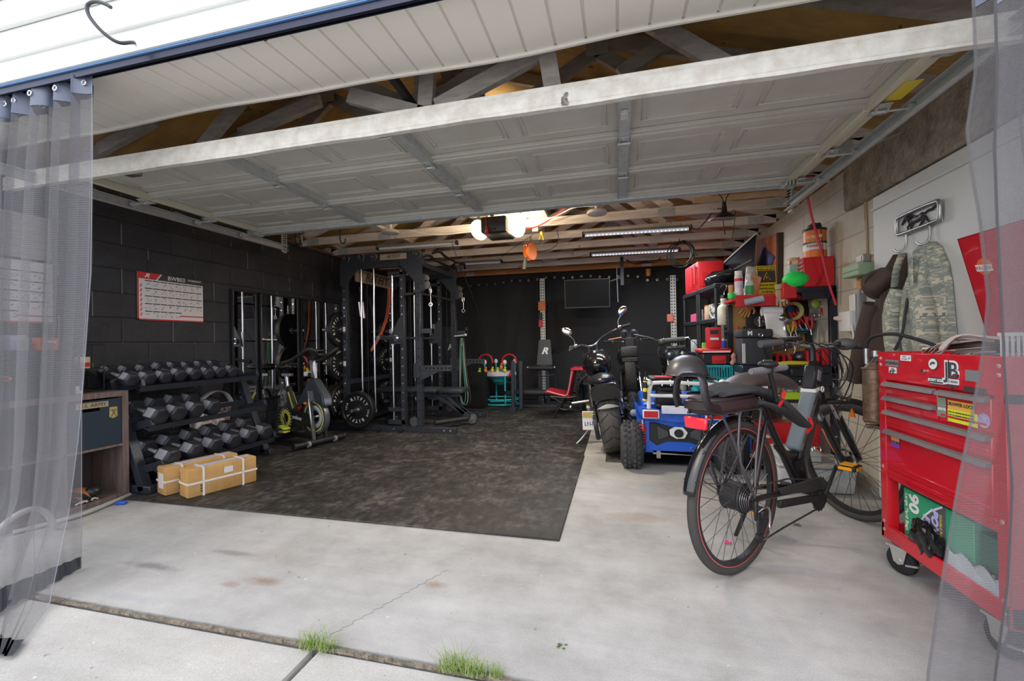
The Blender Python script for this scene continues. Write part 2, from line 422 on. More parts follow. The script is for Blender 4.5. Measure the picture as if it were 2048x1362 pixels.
# roof sheathing with seams
for sgn, nm in ((-1, 'ceiling_left_slope'), (1, 'ceiling_right_slope')):
    b = B()
    e = (-1.1+sgn*3.2, 2.36); r_ = (-1.1, 3.42)
    for k in range(6):
        y0 = 1.5+k*1.22
        for q in range(3):
            t0, t1 = q/3, (q+1)/3
            x0, z0 = e[0]+(r_[0]-e[0])*t0, e[1]+(r_[1]-e[1])*t0
            x1, z1 = e[0]+(r_[0]-e[0])*t1, e[1]+(r_[1]-e[1])*t1
            off = .6 if q == 1 else 0
            d = .005
            ya_ = max(1.5, y0-off+d)
            c = [V((x0, ya_, z0)), V((x1, ya_, z1)), V((x1, y0-off+1.22, z1)), V((x0, y0-off+1.22, z0))]
            vs = [b.bm.verts.new(p) for p in c]+[b.bm.verts.new(p+V((0,0,.02))) for p in c]
            for f in ((0,1,2,3),(7,6,5,4),(0,4,5,1),(1,5,6,2),(2,6,7,3),(3,7,4,0)): b.bm.faces.new([vs[i] for i in f])
    b.b2((-1.1+sgn*3.2-.01, 1.5, 2.2), (-1.1+sgn*3.2+.01, 8.1, 2.36))
    struct(b.out(nm, PLY))
    b = B(); c = [(e[0]+sgn*.3, 1.5, 2.29), (r_[0], 1.5, 3.46), (r_[0], 8.4, 3.46), (e[0]+sgn*.3, 8.4, 2.29)]
    b.poly(c); b.poly([(p[0], p[1], p[2]+.04) for p in c]); struct(b.out('roof_shingles_'+('left' if sgn < 0 else 'right'), mat('dark_shingles', (.08,.08,.08), .9)))
# trusses
TY = [2.2+.61*k for k in range(10)]; TY[0] = 2.3
for k, y in enumerate(TY):
    b = B(); t = .038
    m = LUMG if k < 2 else (LUMO if k == 9 else LUM)
    if k > 1: b.b2((-3.9, y-t/2, 2.36), (1.7, y+t/2, 2.45))
    for sg in (-1, 1): b.bar((-1.1+sg*2.95, y, 2.41), (-1.1, y, 3.37), t, .09, up=(0,1,0)) if 0 else b.bar((-1.1+sg*3.0, y, 2.385), (-1.1, y, 3.37), .09, t, up=(0,1,0))
    for (x0, z0, x1, z1) in ((-1.1, 2.45, -1.1, 3.3), (-1.1, 2.45, -2.1, 2.98), (-1.1, 2.45, -.1, 2.98), (-2.1, 2.98, -2.75, 2.45), (-.1, 2.98, .55, 2.45)):
        if k < 1: z0 = max(z0, 2.47)
        b.bar((x0, y+.03, z0), (x1, y+.03, z1), .085, t, up=(0,1,0))
    b.mi = 1
    for xx in (-2.1, -.1, -1.1):
        if k > 1 or xx > -3: b.box((xx, y-.022, 2.97 if xx != -1.1 else 2.5), (.14, .003, .09))
    if k > 1:
        for xx in (-2.7, .5, 1.5, -3.7): b.box((xx, y-.021, 2.4), (.16, .003, .075))
    struct(b.out('ceiling_truss', [m, GAL]))
# gable front: siding laps, strip in sky-reflection blue, rail, soffit
b = B()
for i in range(10):
    z = 2.425+(i-.25)*.16+(.04 if i==0 else 0)
    vs = [b.bm.verts.new(p) for p in ((-6, 1.452, z), (5, 1.452, z), (5, 1.478, z+.162), (-6, 1.478, z+.162), (-6, 1.475, z), (5, 1.475, z))]
    b.bm.faces.new(vs[:4]); b.bm.faces.new((vs[0], vs[4], vs[5], vs[1]))
struct(b.out('wall_front_siding', SIDING, ang=20))
b = B(); b.b2((-6, 1.482, 2.44), (5, 1.50, 3.95)); b.b2((-4.15, 1.505, 2.47), (-1.1, 1.52, 2.9)); struct(b.out('wall_front_gable', PLY))
b = B(); b.b2((-6, 1.462, 2.416), (5, 1.478, 2.431)); struct(b.out('trim_sky_reflection_strip', mat('sky_reflection_blue', (.16,.32,.6), .3, .3)))  # thin edge strip; its blue paints in the reflected sky
b = B()
x = -6.
def sof_sag(x): return .0
pts = []
while x < 4.6:
    pts += [(x, 0), (x+.123, 0), (x+.126, .012), (x+.134, .012), (x+.137, 0)]
    x += .137
vsA = [b.bm.verts.new((px, 1.48, 2.432+pz)) for px, pz in pts]
def se(px):
    return .012*sin(px*2.3)+.008*sin(px*5.1+1)
vsB = [b.bm.verts.new((px, 1.955+.5*se(px), 2.45+pz+se(px))) for px, pz in pts]
for i in range(len(pts)-1): b.bm.faces.new((vsA[i], vsA[i+1], vsB[i+1], vsB[i]))
so = struct(b.out('ceiling_soffit', SOFFIT, flat=True, recalc=False))
b = B()
n = 90
for i in range(n):
    x0 = -6+10.6*i/n; x1 = -6+10.6*(i+1)/n
    b.bar((x0, 1.955+.5*se(x0), 2.447+se(x0)), (x1, 1.955+.5*se(x1), 2.447+se(x1)), .012, .018)
struct(b.out('trim_soffit_edge', SOFFIT))
# right wall door panel
b = B(); b.b2((1.675, 1.8, .02), (1.698, 3.37, 2.02), bev=.003)
d1 = struct(b.out('door_2', WBOARD))
b = B(); b.b2((1.662, 1.8, 1.93), (1.6745, 3.37, 1.945)); b.out('door_edge_strip', WBOARD, d1)
# rubber matting
b = B(); b.b2((-3.88, 2.33, 0.0005), (-.33, 4.12, .012), bev=.003); tag(b.out('rubber_mat', MATTING), 'worn black rubber gym mat covering the front of the floor under the cardboard boxes', 'mat', 'rubber gym mats')
b = B(); b.b2((-3.88, 4.123, 0.0005), (-.34, 5.93, .012), bev=.003); tag(b.out('rubber_mat', MATTING), 'worn black rubber gym mat under the power rack and exercise bike', 'mat', 'rubber gym mats')
b = B(); b.b2((-3.88, 5.933, 0.0005), (-.36, 7.8, .012), bev=.003); tag(b.out('rubber_mat', MATTING), 'black rubber gym mat farthest back, under the upright bench', 'mat', 'rubber gym mats')

# ---------------------------------------------------------------- overhead garage door
door = struct(bpy.data.objects.new('door_1', None)); COL.objects.link(door); door.location = (-1.07, 1.9, 2.2)
XL, XR = -3.36, 1.22
SK = 2.235
ys = [1.93, 2.44, 2.945, 3.44]
posts = [XL, -2.22, -1.11, .05, XR]
for k in range(3):
    y0, y1 = ys[k]+.003, ys[k+1]-.003
    b = B()
    b.b2((XL, y0, SK), (XR, y1, SK+.006))
    # tongue and groove rails, ridged underside
    for (ya, yb, zz) in ((y0, y0+.03, 2.205), (y0+.034, y0+.05, 2.212), (y1-.045, y1-.03, 2.212), (y1-.026, y1, 2.2)):
        b.b2((XL, ya, zz), (XR, yb, SK), bev=.004)
    # embossed panel outlines
    for i in range(4):
        xa, xb = posts[i]+.06, posts[i+1]-.06
        mid = (xa+xb)/2
        for (u0, u1) in ((xa+.03, mid-.045), (mid+.045, xb-.03)):
            v0, v1 = y0+.12, y1-.12
            for (p, q) in (((u0, v0), (u1, v0)), ((u0, v1), (u1, v1)), ((u0, v0), (u0, v1)), ((u1, v0), (u1, v1))):
                b.bar((p[0], p[1], SK), (q[0], q[1], SK), .011, .014, bev=.004)
                dx, dy = (.022 if p[0] == q[0] else 0), (.022 if p[1] == q[1] else 0)
                b.bar((p[0]+dx*(1 if p[0] < (u0+u1)/2 else -1), p[1]+dy*(1 if p[1] < (v0+v1)/2 else -1), SK), (q[0]+dx*(1 if p[0] < (u0+u1)/2 else -1), q[1]+dy*(1 if p[1] < (v0+v1)/2 else -1), SK), .006, .008)
    b.out('section_panel', DOORW, door, w=1)
    for i, px in enumerate(posts):
        b = B()
        if i in (0, 4):
            s = 1 if i == 0 else -1
            b.b2((px, y0, 2.19), (px+s*.035, y1, SK), bev=.003)
            b.b2((px-s*.06, y0, 2.21), (px, y1, 2.222), bev=.002)
            b.out('end_stile', mat('pale_yellow_enamel', (.6,.57,.44), .5), door, w=1)
        else:
            b.b2((px-.032, y0, 2.194), (px+.032, y1, 2.2), bev=.001); b.b2((px-.034, y0, 2.194), (px-.03, y1, SK)); b.b2((px+.03, y0, 2.194), (px+.034, y1, SK))
            for yy in (y0+.16, y1-.16): b.cyl((px, yy, 2.192), (px, yy, 2.196), .005, n=8)
            b.out('centre_stile', GAL, door, w=1)
def hinge(px, y, wheel=0):
    b = B()
    b.box((px, y+.03, 2.19), (.055, .05, .004)); b.box((px, y-.03, 2.19), (.055, .05, .004))
    b.cyl((px-.034, y, 2.178), (px+.034, y, 2.178), .008, n=10)
    for sx in (-.024, .024): b.bar((px+sx, y-.04, 2.19), (px+sx, y, 2.176), .003, .02); b.bar((px+sx, y+.04, 2.19), (px+sx, y, 2.176), .003, .02)
    for dy in (-.035, .035): b.cyl((px, y+dy, 2.184), (px, y+dy, 2.192), .008, n=6)
    if wheel:
        b.cyl((px, y, 2.178), (px+wheel*.14, y, 2.178), .006, n=8); b.cyl((px+wheel*.115, y, 2.178), (px+wheel*.14, y, 2.178), .024, n=16)
    b.out('roller_hinge' if wheel else 'hinge', GAL, door, w=1)
for y in ys[1:3]:
    for px in posts[1:4]: hinge(px, y)
for y in (1.99, ys[1], ys[2], 3.40):
    hinge(XL-.03, y, -1); hinge(XR+.03, y, 1)
# bottom edge retainer and rubber, with one torn spot
b = B()
def lipz(x): return 0
b.b2((-3.84, 1.885, 2.142), (1.64, 1.93, 2.215), bev=.012, seg=2)
b.b2((-3.84, 1.90, 2.21), (1.64, 1.928, 2.24), bev=.004)
b.out('bottom_edge', LIP, door, w=1)
b = B()
for i in range(90):
    xa = -3.84+5.48*i/90; xb = -3.84+5.48*(i+1)/90
    za = 2.139+.002*sin(xa*7)+.001*sin(xa*17); zb = 2.139+.002*sin(xb*7)+.001*sin(xb*17)
    if -.24 < xa < -.19: continue
    b.bar((xa, 1.905, za), (xb, 1.905, zb), .03, .018, bev=0)
b.out('bottom_seal', LIP, door, w=1)
b = B(); b.mod(lambda c: c)
for i in range(9): b.sph((-.205+random.uniform(-.014,.014), 1.884, 2.16+random.uniform(-.02,.02)), (.009,.004,.012), n=6)
b.out('torn_foam', mat('torn_foam', (.35,.3,.26), .9, n=(.08,.06,.05), nscale=90), door, w=1)
# horizontal strut on the top section
b = B()
b.b2((XL-.02, 3.425, 2.175), (XR, 3.43, 2.25)); b.b2((XL-.02, 3.425, 2.172), (XR, 3.47, 2.178)); b.b2((XL-.02, 3.40, 2.246), (XR, 3.43, 2.252))
b.out('strut', GAL, door, w=1)
for px in (XL-.0, XR-.03):
    b = B(); b.box((px, 3.44, 2.175), (.1, .07, .012), bev=.003)
    for d in (-.03, -.01, .012, .034): b.box((px+d, 3.40, 2.172), (.006, .1, .03))
    b.out('top_roller_bracket', GAL, door, w=1)
b = B(); b.box((.05, 2.15, 2.189), (.035, .09, .002)); b.out('paper_label', mat('label_paper', (.72,.7,.72), .7, n=(.4,.38,.4), nscale=60), door, w=1)
b = B(); b.box((1.28, 2.32, 2.208), (.07, .16, .002)); b.out('warning_label', YEL, door, w=1)
b = B(); b.box((-1.16, 2.0, 2.175), (.09, .02, .02)); b.tube([(-1.21,1.99,2.17),(-1.19,1.985,2.155),(-1.12,1.985,2.155),(-1.11,1.99,2.17)], .005, sm=1); b.out('lift_handle', GAL, door, w=1)
b = B(); b.box((-2.93, 2.03, 2.19), (.09, .05, .03), bev=.004); b.cyl((-2.95,2.0,2.185),(-2.9,2.0,2.185),.012); b.out('lock_latch', STL, door, w=1)
b = B(); b.box((.04, 1.96, 2.185), (.09, .04, .012)); b.cyl((.0,1.975,2.175),(.09,1.975,2.175),.01); b.out('pull_bracket', STL, door, w=1)
# tracks
def track(x, s, label):
    t = thing('door_track', label, 'track', (x, 1.7, 2.17), group=None)
    b = B(); y0, y1 = 1.72, 4.0
    b.b2((x-.003, y0, 2.145), (x+.003, y1, 2.205)); 
    b.b2((min(x, x-s*.035), y0, 2.145), (max(x, x-s*.035), y1, 2.151)); b.b2((min(x, x-s*.035), y0, 2.199), (max(x, x-s*.035), y1, 2.205))
    b.b2((min(x, x+s*.04), y0, 2.2), (max(x, x+s*.04), y1, 2.206)); 
    for i in range(22): b.cyl((x+s*.002, y0+.12+i*.1, 2.175), (x+s*.006, y0+.12+i*.1, 2.175), .006, n=8)
    b.out('rail', GAL, t, w=1)
    b = B(); b.b2((x+s*.004, 3.94, 2.13), (x+s*.010, 4.02, 2.44), bev=.001)
    b.b2((min(x+s*.004,x+s*.05), 4.014, 2.13), (max(x+s*.004,x+s*.05), 4.02, 2.44))
    b.mi = 1
    for i in range(12):
        for d in (3.96, 3.985): b.box((x-s*.0, d, 2.16+i*.024), (.022, .01, .01))
    b.out('hanger_bracket', [mat('perforated_angle', (.6,.6,.57), .5, .3), mat('dark_hole', (.05,.05,.05), .9)], t, w=1)
    b = B(); b.bar((x+s*.01, 3.0, 2.2), (x+s*.33 if s < 0 else x+.34, 3.04, 2.33), .03, .004)
    b.bar((x+s*.01, 2.3, 2.2), (x+s*.3, 2.34, 2.33), .03, .004)
    b.out('sway_brace', GAL, t, w=1)
track(XL-.19, -1, 'galvanised door track with angle hanger along black block wall')
track(XR+.17, 1, 'galvanised door track running above the white door panel')
# curtain rail along the soffit front
def rail(x0, x1, label):
    t = thing('curtain_rail', label, 'curtain rail', ((x0+x1)/2, 1.5, 2.41))
    b = B(); b.b2((x0, 1.470, 2.383), (x1, 1.476, 2.415)); b.b2((x0, 1.476, 2.392), (x1, 1.488, 2.428)); b.b2((x0, 1.482, 2.424), (x1, 1.515, 2.43)); b.b2((x0, 1.51, 2.396), (x1, 1.515, 2.43)); b.b2((x0, 1.482, 2.392), (x1, 1.494, 2.396))
    b.out('channel', mat('black_blue_anodised', (.02,.025,.05), .3, .6), t, w=1)
    b = B()
    for xx in (x0+.3, -2.4+.62, -2.4+.76, -1.2, -.55): 
        if x0 < xx < x1: b.box((xx, 1.478, 2.432), (.02, .03, .02), rz=.3)
    b.box((-1.72, 1.478, 2.418), (.03, .008, .012)); b.out('clip', BLK2, t, w=1)
rail(-4.6, 2.6, 'long black curtain rail mounted under the front eave')
# black hook in the siding
b = B(); b.tube([(-2.081,1.452,2.463),(-2.067,1.43,2.446),(-2.083,1.39,2.417),(-2.123,1.36,2.449),(-2.163,1.34,2.503),(-2.177,1.335,2.541),(-2.168,1.335,2.567),(-2.122,1.335,2.568),(-2.079,1.34,2.552),(-2.06,1.35,2.539)], .0075, n=10, sm=2)
tag(b.out('wall_hook', mat('dark_grey_coated_steel', (.05,.055,.065), .45)), 'curved dark grey metal hook screwed into white siding', 'hook')
b = B(); b.tube([(-1.46,1.53,2.44),(-1.46,1.53,2.415),(-1.452,1.53,2.405),(-1.44,1.53,2.408),(-1.438,1.53,2.418)], .0025, sm=1)
tag(b.out('cup_hook', mat('rusty_wire', (.2,.12,.08), .6, .4)), 'tiny rusty cup hook under the cream soffit', 'hook')
# opener
op = thing('garage_door_opener', 'black overhead garage door opener with two glowing bulbs', 'door opener', (-1.12, 3.95, 2.25))
b = B(); b.box((-1.11, 4.0, 2.2), (.25, .36, .15), bev=.02, seg=2); b.box((-1.11, 3.83, 2.15), (.06, .04, .02), bev=.004); b.out('motor_housing', mat('opener_housing', (.03,.026,.024), .4), op, w=1)
em = mat('glowing_lens', (1,.83,.5), .3, emit=5)
for x in (-1.295, -.92):
    b = B(); b.sph((x, 3.98, 2.195), (.075, .16, .09), n=20); b.out('lamp_lens', em, op, w=1)
    area((x, 3.8, 2.1), .12, .12, 15, (1,.88,.7), rx=R_(20), name='opener_lamp')
    area((x, 4.2, 2.30), .1, .1, 12, (1,.85,.62), rx=R_(180), name='opener_lamp_up')
b = B(); b.bar((-1.11, 3.8, 2.285), (-1.11, 1.58, 2.52), .035, .04); b.out('drive_rail', mat('dark_rail', (.05,.05,.05), .5, .5), op, w=1)
b = B(); b.bar((-1.11, 2.02, 2.26), (-1.11, 2.5, 2.40), .02, .006); b.out('door_arm', GAL, op, w=1)
b = B(); b.tube([(-1.165,3.82,2.28),(-1.175,3.80,2.24),(-1.165,3.80,2.18),(-1.185,3.80,2.16),(-1.15,3.8,2.15),(-1.165,3.80,2.17)], .004, sm=1); b.cyl((-1.165,3.8,2.15),(-1.165,3.8,2.11),.012,.02); b.out('release_cord', RED2, op, w=1)
b = B()
for sx in (-.1, .1): b.bar((-1.11+sx, 4.1, 2.27), (-1.11+sx*1.3, 4.04, 2.44), .03, .004)
b.bar((-1.28, 3.44, 2.17), (-1.3, 3.9, 2.3), .02, .005)
b.out('hanging_strap', GAL, op, w=1)
b = B(); b.b2((-.93, 4.1, 2.452), (-.72, 4.7, 2.49)); b.b2((-1.5, 4.0, 2.452), (-.7, 4.08, 2.49)); b.b2((-2.75, 4.1, 2.452), (-2.66, 5.3, 2.49))
tag(b.out('backing_board', LUM), 'loose whitewashed boards laid across joists above the door opener', 'board')
# led tube lights
def led(x0, y0, x1, y1, z, on, label):
    L_ = math.hypot(x1-x0, y1-y0); a = math.atan2(y1-y0, x1-x0)
    t = thing('tube_light', label, 'light fixture', ((x0+x1)/2, (y0+y1)/2, z), a, 'shop lights under the joists')
    b = B(); b.prism([(-.05,.0),(.05,0),(.03,.03),(-.03,.03)], L_, frame((-L_/2,0,-.02),(0,1,0),(0,0,1))); b.out('reflector', mat('dull_aluminium', (.36,.38,.4), .4, .7), t)
    b = B(); b.cyl((-L_/2+.02, 0, -.03), (L_/2-.02, 0, -.03), .017, n=12); b.out('tube', mat('frosted_tube_on' if on else 'frosted_tube_off', (.72,.76,.85) if on else (.5,.5,.52), .2, emit=.22 if on else .04), t)
    if on:
        b = B()
        for i in range(26): b.sph((-L_/2+.05+i*(L_-.1)/25, -.014, -.038), .005, n=6)
        b.out('diodes', mat('white_diode', (.9,.95,1), .3, emit=3), t)
        area(((x0+x1)/2, (y0+y1)/2, z-.06), L_, .05, 20, (.86,.92,1), rz=a, name='shop_light')
    for s in (-1, 1):
        b = B(); b.box((s*(L_/2), 0, -.018), (.025, .075, .055), bev=.006); b.out('end_cap', BLK2, t)
led(-.37, 5.02, .80, 5.08, 2.35, 1, 'lit tube shop light nearer to the door opener, right side')
led(-.36, 6.20, .84, 6.26, 2.35, 1, 'lit tube shop light over the hanging television')
led(-2.96, 4.9, -1.9, 4.93, 2.35, 0, 'unlit grey tube shop light above the near rack top')
led(-2.35, 6.25, -1.7, 6.28, 2.35, 0, 'unlit grey tube shop light far behind the rack top')
def disc(x, y, label):
    t = thing('ceiling_disc', label, 'ceiling fixture', (x, y, 2.38))
    b = B(); b.lathe([(0,-.045),(.05,-.045),(.095,-.035),(.1,-.02),(.095,-.005),(0,0)], 28); b.out('cover', mat('old_white_plastic', (.6,.56,.53), .5), t)
    b = B(); b.cyl((0,0,0),(0,0,.08),.02); b.out('stem', WHT, t)
disc(-2.47, 4.35, 'round white disc fixture among joists above the exercise rack')
disc(-.18, 4.30, 'round white disc fixture right of the door opener')
# cord reel
t = thing('cord_reel', 'orange cord reel hanging on a bracket beyond the opener', 'cord reel', (-1.0, 5.05, 2.3))
b = B(); b.lathe([(0,-.035),(.1,-.035),(.105,-.028),(.06,-.02),(.06,.02),(.105,.028),(.1,.035),(0,.035)], 28, frame((-1.0,5.0,2.17),(.35,.94,0),(0,0,1))); b.out('spool', ORG, t, w=1)
b = B(); b.tube([(-1.0,5.05,2.36),(-1.0,5.05,2.3),(-1.06,5.0,2.25)], .01, sm=1); b.box((-1.05,4.99,2.2),(.03,.05,.1)); b.out('bracket', STL, t, w=1)
b = B(); b.tube([(-1.05,4.98,2.1),(-1.06,4.97,2.05),(-1.07,4.97,1.96)], .022, sm=1, n=10); b.out('lamp_head', mat('olive_lamp', (.07,.07,.05), .5), t, w=1)
# outlet box with yellow adapter
b = B(); b.box((-.86,4.62,2.33), (.07,.05,.06), bev=.006); b.mi = 1; b.box((-.79,4.6,2.27),(.03,.03,.05),bev=.005); b.tube([(-.8,4.6,2.25),(-.82,4.6,2.21)],.006); b.tube([(-.78,4.6,2.25),(-.77,4.6,2.2)],.006)
tag(b.out('ceiling_outlet', [WHT, YEL]), 'white ceiling outlet with yellow adapter beside the opener', 'outlet')
# coil of black cable
b = B()
for k in range(6):
    c = (.78+.01*k, 5.83-.006*k, 2.19+random.uniform(-.01,.01)); r = .15+random.uniform(-.02,.015); ph = random.uniform(0,6)
    b.tube([(c[0]+r*cos(a*PI/12+ph), c[1]+.012*sin(a+ph), c[2]+r*1.03*sin(a*PI/12+ph)) for a in range(24)], .006, closed=True, n=6)
b.tube([(.78,5.83,2.33),(.79,5.85,2.4),(.83,5.87,2.46)], .006); b.box((.83,5.8,2.33),(.06,.03,.05),rz=.4,bev=.01)
tag(b.out('cable_coil', mat('black_cable', (.025,.022,.018), .5)), 'coiled black cable hung from a back joist', 'cable')
# clamp work light
t = thing('work_light', 'black clamp work light with metal plate hanging under joist', 'work light', (.93, 4.15, 2.3))
b = B(); b.cyl((.93,4.12,2.22),(.93,4.12,2.30),.025,.015); b.lathe([(.02,.05),(.05,.03),(.09,0),(.085,0),(.04,.03)],20,TR((.93,4.12,2.165))); b.out('head', BLK2, t, w=1)
b = B(); b.box((.91,4.1,2.15),(.2,.12,.012),bev=.003,rz=.15,rx=.1); b.box((1.05,4.1,2.165),(.22,.03,.006),rz=.1); b.out('plate', STL, t, w=1)
b = B(); b.tube([(.93,4.12,2.3),(.91,4.13,2.36),(.87,4.14,2.40)],.004,sm=1); b.tube([(.94,4.12,2.3),(.96,4.13,2.36),(1.0,4.14,2.40)],.004,sm=1); b.tube([(.98,4.12,2.2),(1.02,4.1,2.24),(1.0,4.1,2.05),(.98,4.1,1.95),(.93,4.2,1.9)],.003,sm=2); b.out('cord', BLK2, t, w=1)
# ceiling cables
def cable(name, pts, r, m, label, sm=2):
    b = B(); b.tube(pts, r, sm=sm, n=6); return tag(b.out(name, m), label, 'cable')
cable('white_cable', [(-2.35,4.3,2.36),(-2.2,4.3,2.35),(-2.1,4.35,2.32),(-1.9,4.4,2.29),(-1.6,4.5,2.33),(-1.35,4.6,2.352)], .006, WHT, 'white cable sagging between disc fixture and door opener')
cable('white_cable', [(-.88,4.6,2.38),(-.75,4.45,2.36),(-.55,4.4,2.41),(-.4,4.3,2.44),(-.2,4.28,2.42)], .006, WHT, 'white cable leading right from opener to disc fixture')
cable('red_rope', [(-1.0,4.6,2.33),(-.8,4.55,2.34),(-.6,4.4,2.40),(-.45,4.3,2.46)], .007, mat('red_cord', (.6,.03,.03), .6), 'short red cable beside the white one near the opener')
cable('red_rope', [(.35,3.6,2.27),(.55,3.55,2.26),(.8,3.55,2.28),(1.1,3.6,2.31),(1.45,3.65,2.3)], .008, mat('maroon_cord', (.3,.02,.04), .6), 'dark red rope drooping behind the door strut')
cable('black_cable', [(.8,5.05,2.33),(.86,5.0,2.28),(.92,4.9,2.34),(.97,4.7,2.4),(1.0,4.5,2.36),(.98,4.4,2.2),(1.02,4.5,2.1)], .005, BLK2, 'black cord looping from right end of the lit tube light')
cable('black_cable', [(-.62,4.6,2.3),(-.6,4.62,2.22),(-.64,4.7,2.14),(-.8,4.8,2.12),(-.9,4.9,2.14)], .004, BLK2, 'thin black cord looping below the outlet to the reel')
cable('black_cable', [(-.95,4.95,2.36),(-1.85,6.2,2.3),(-1.0,6.2,2.25),(-.4,6.2,2.33)], .003, BLK2, 'thin black cord strung between the two rear tube lights')
cable('thin_cable', [(-1.95,4.9,2.33),(-1.93,4.95,2.2),(-1.88,5.2,1.9),(-1.85,5.6,1.5),(-1.84,5.9,1.2),(-1.84,5.95,.85)], .0035, BLK2, 'thin cord falling from tube light past the far rack upright')
# ceiling hooks
def hook(p, label, s=1):
    b = B(); x, y, z = p
    b.tube([(x,y,z+.1),(x,y,z+.02),(x+.005,y,z),(x,y,z-.08),(x+.03*s,y,z-.125),(x+.07*s,y,z-.11),(x+.075*s,y,z-.07)], .007, sm=2, n=8)
    tag(b.out('ceiling_hook', BLK2), label, 'hook')
hook((-3.05, 4.25, 2.37), 'black utility hook hanging from whitewashed joist, nearer the rack')
hook((-3.52, 4.1, 2.36), 'black utility hook in the corner by the door track hanger', 1)
b = B(); b.tube([(-3.32,3.9,2.4),(-3.3,3.9,2.3),(-3.27,3.9,2.28),(-3.24,3.9,2.3),(-3.22,3.9,2.4)], .006, sm=1); b.mi = 1; b.cyl((-3.27,3.9,2.28),(-3.26,3.9,2.2),.014,.008)
tag(b.out('cord_clip', [BLK2, STL]), 'black loop hook holding a small silver clip behind the strut', 'hook')
b = B(); b.bar((-3.82,4.05,2.45),(-3.82,7.6,2.45),.02,.03); b.bar((-3.87,4.3,2.372),(-3.87,7.5,2.372),.03,.02)
tag(b.out('wall_ledger', mat('rust_brown_wood', (.22,.08,.04), .8)), 'rusty brown wooden ledger on top of black wall', 'board')
b = B(); b.b2((1.0,3.85,2.455),(1.55,4.0,2.475)); b.b2((1.15,4.02,2.455),(1.65,4.12,2.475)); b.b2((.75,4.5,2.455),(1.6,4.6,2.48))
tag(b.out('spare_trim', mat('bare_pine', (.6,.42,.22), .7, n=(.66,.5,.3), nscale=9)), 'bare pine offcuts stored above joists near the work light', 'board')
b = B(); b.grid(10,4,lambda u,v:(.15+u*.5, 6.9+.12*v, 2.36-.1*sin(PI*u)*(1-.5*v)-.02*sin(9*u)))
tag(b.out('stored_tarp', mat('maroon_cloth', (.1,.015,.02), .8), solid=.01), 'maroon cloth sagging between the back joists', 'cloth')
b = B(); b.lathe([(0,0),(.04,0),(.045,.12),(.04,.12),(.038,.01)],16,TR((.52,7.66,2.19))); tag(b.out('orange_jar', mat('amber_jar', (.65,.25,.04), .3)), 'small orange jar tucked above the black backdrop', 'jar')
# extra front gable webs seen between soffit and door
b = B()
b.bar((-1.002,2.16,2.351), (-0.983,2.16,2.562), .085, .038, up=(0,1,0))
b.bar((-0.916,2.12,2.35), (-0.33,2.12,2.554), .085, .038, up=(0,1,0))
b.bar((-0.286,2.1,2.31), (-0.326,2.1,2.59), .085, .038, up=(0,1,0))
b.bar((-1.469,2.16,2.522), (-1.005,2.16,2.34), .085, .038, up=(0,1,0))
b.bar((-1.018,2.7,2.709), (-1.104,2.7,2.943), .07, .038, up=(0,1,0))
b.bar((0.04,2.7,2.717), (0.332,2.7,2.878), .085, .038, up=(0,1,0))
b.bar((-3.476,2.2,2.48), (-2.976,2.2,2.618), .085, .038, up=(0,1,0))
b.bar((-2.597,2.5,2.607), (-1.931,2.5,2.756), .085, .038, up=(0,1,0))
struct(b.out('ceiling_truss_webs', LUMG))

# ---------------------------------------------------------------- left wall: posters, mirrors, cabinet
PAPER = mat('poster_paper', (.72,.68,.68), .5); INK = mat('poster_ink', (.06,.055,.055), .6); PINK = mat('poster_pink', (.75,.5,.5), .5)
DKHEAD = mat('poster_dark_header', (.05,.04,.035), .5)
def poster(x, y0, y1, z0, z1, label, rows=5, head=True, name='BWB03'):
    t = thing('exercise_chart', label, 'poster', (x, (y0+y1)/2, z0))
    W, H = y1-y0, z1-z0
    F = frame((x, y0, z0), (0,1,0), (0,0,1))      # +z of frame faces the room (+X)
    def rect(b, u0, v0, u1, v1, d): 
        for v in b.box(((u0+u1)/2, (v0+v1)/2, d), (u1-u0, v1-v0, .0008)): v.co = F @ v.co
    b = B(); rect(b, 0, 0, W, H, 0); b.out('paper', PAPER, t, w=1)
    b = B(); rect(b, 0, 0, W, .012, .001); rect(b, 0, 0, .012, H, .001)
    if head: b.prism([(0, H-.055), (.15, H-.055), (.19, H), (0, H)], .0008, F @ Matrix.Translation((0,0,.0012)))
    rect(b, W*.62, .045, W, .055, .001)
    b.out('red_band', RED2, t, w=1)
    if head:
        b = B(); b.prism([(.165, H-.055), (W, H-.055), (W, H), (.205, H)], .0008, F @ Matrix.Translation((0,0,.0012))); b.out('header', DKHEAD, t, w=1)
        text(name, .05, WHTP, t, F @ Matrix.Translation((.33, H-.027, .0026)), w=1)
        text('WORKOUT', .022, WHTP, t, F @ Matrix.Translation((.5, H-.022, .0026)), w=1, sx=1.1)
        text('R', .05, WHTP, t, F @ Matrix.Translation((.075, H-.027, .0026)), name='logo', w=1, shear=.4, sx=1.3, bold=.001)
    b = B(); rh = (H-.08)/rows
    for r in range(rows):
        v = H-.065-r*rh
        for c in range(8):
            if r == rows-1 and c > 4: break
            u = .06+c*(W-.07)/8
            rect(b, u, v-.008, u+(W-.07)/8-.006, v, .001)
            for k in range(3):
                uu = u+random.uniform(.008, .05); vv = v-random.uniform(.02, rh-.015); s = random.uniform(.006,.013)
                for q in b.box((uu, vv, .001), (s, .003, .0008), rz=random.uniform(-1.3,1.3)): q.co = F @ q.co
                for q in b.box((uu+.004, vv+.006, .001), (.004, .004, .0008), rz=.5): q.co = F @ q.co
    b.out('exercise_figures', INK, t, w=1, flat=True)
    b = B()
    for k in range(7):
        for q in b.box((.03, H*.12+k*H*.1, .001), (.012, .03, .0008), rz=-.35): q.co = F @ q.co
    b.out('margin_text', mat('poster_red_ink', (.6,.2,.2), .6), t, w=1)
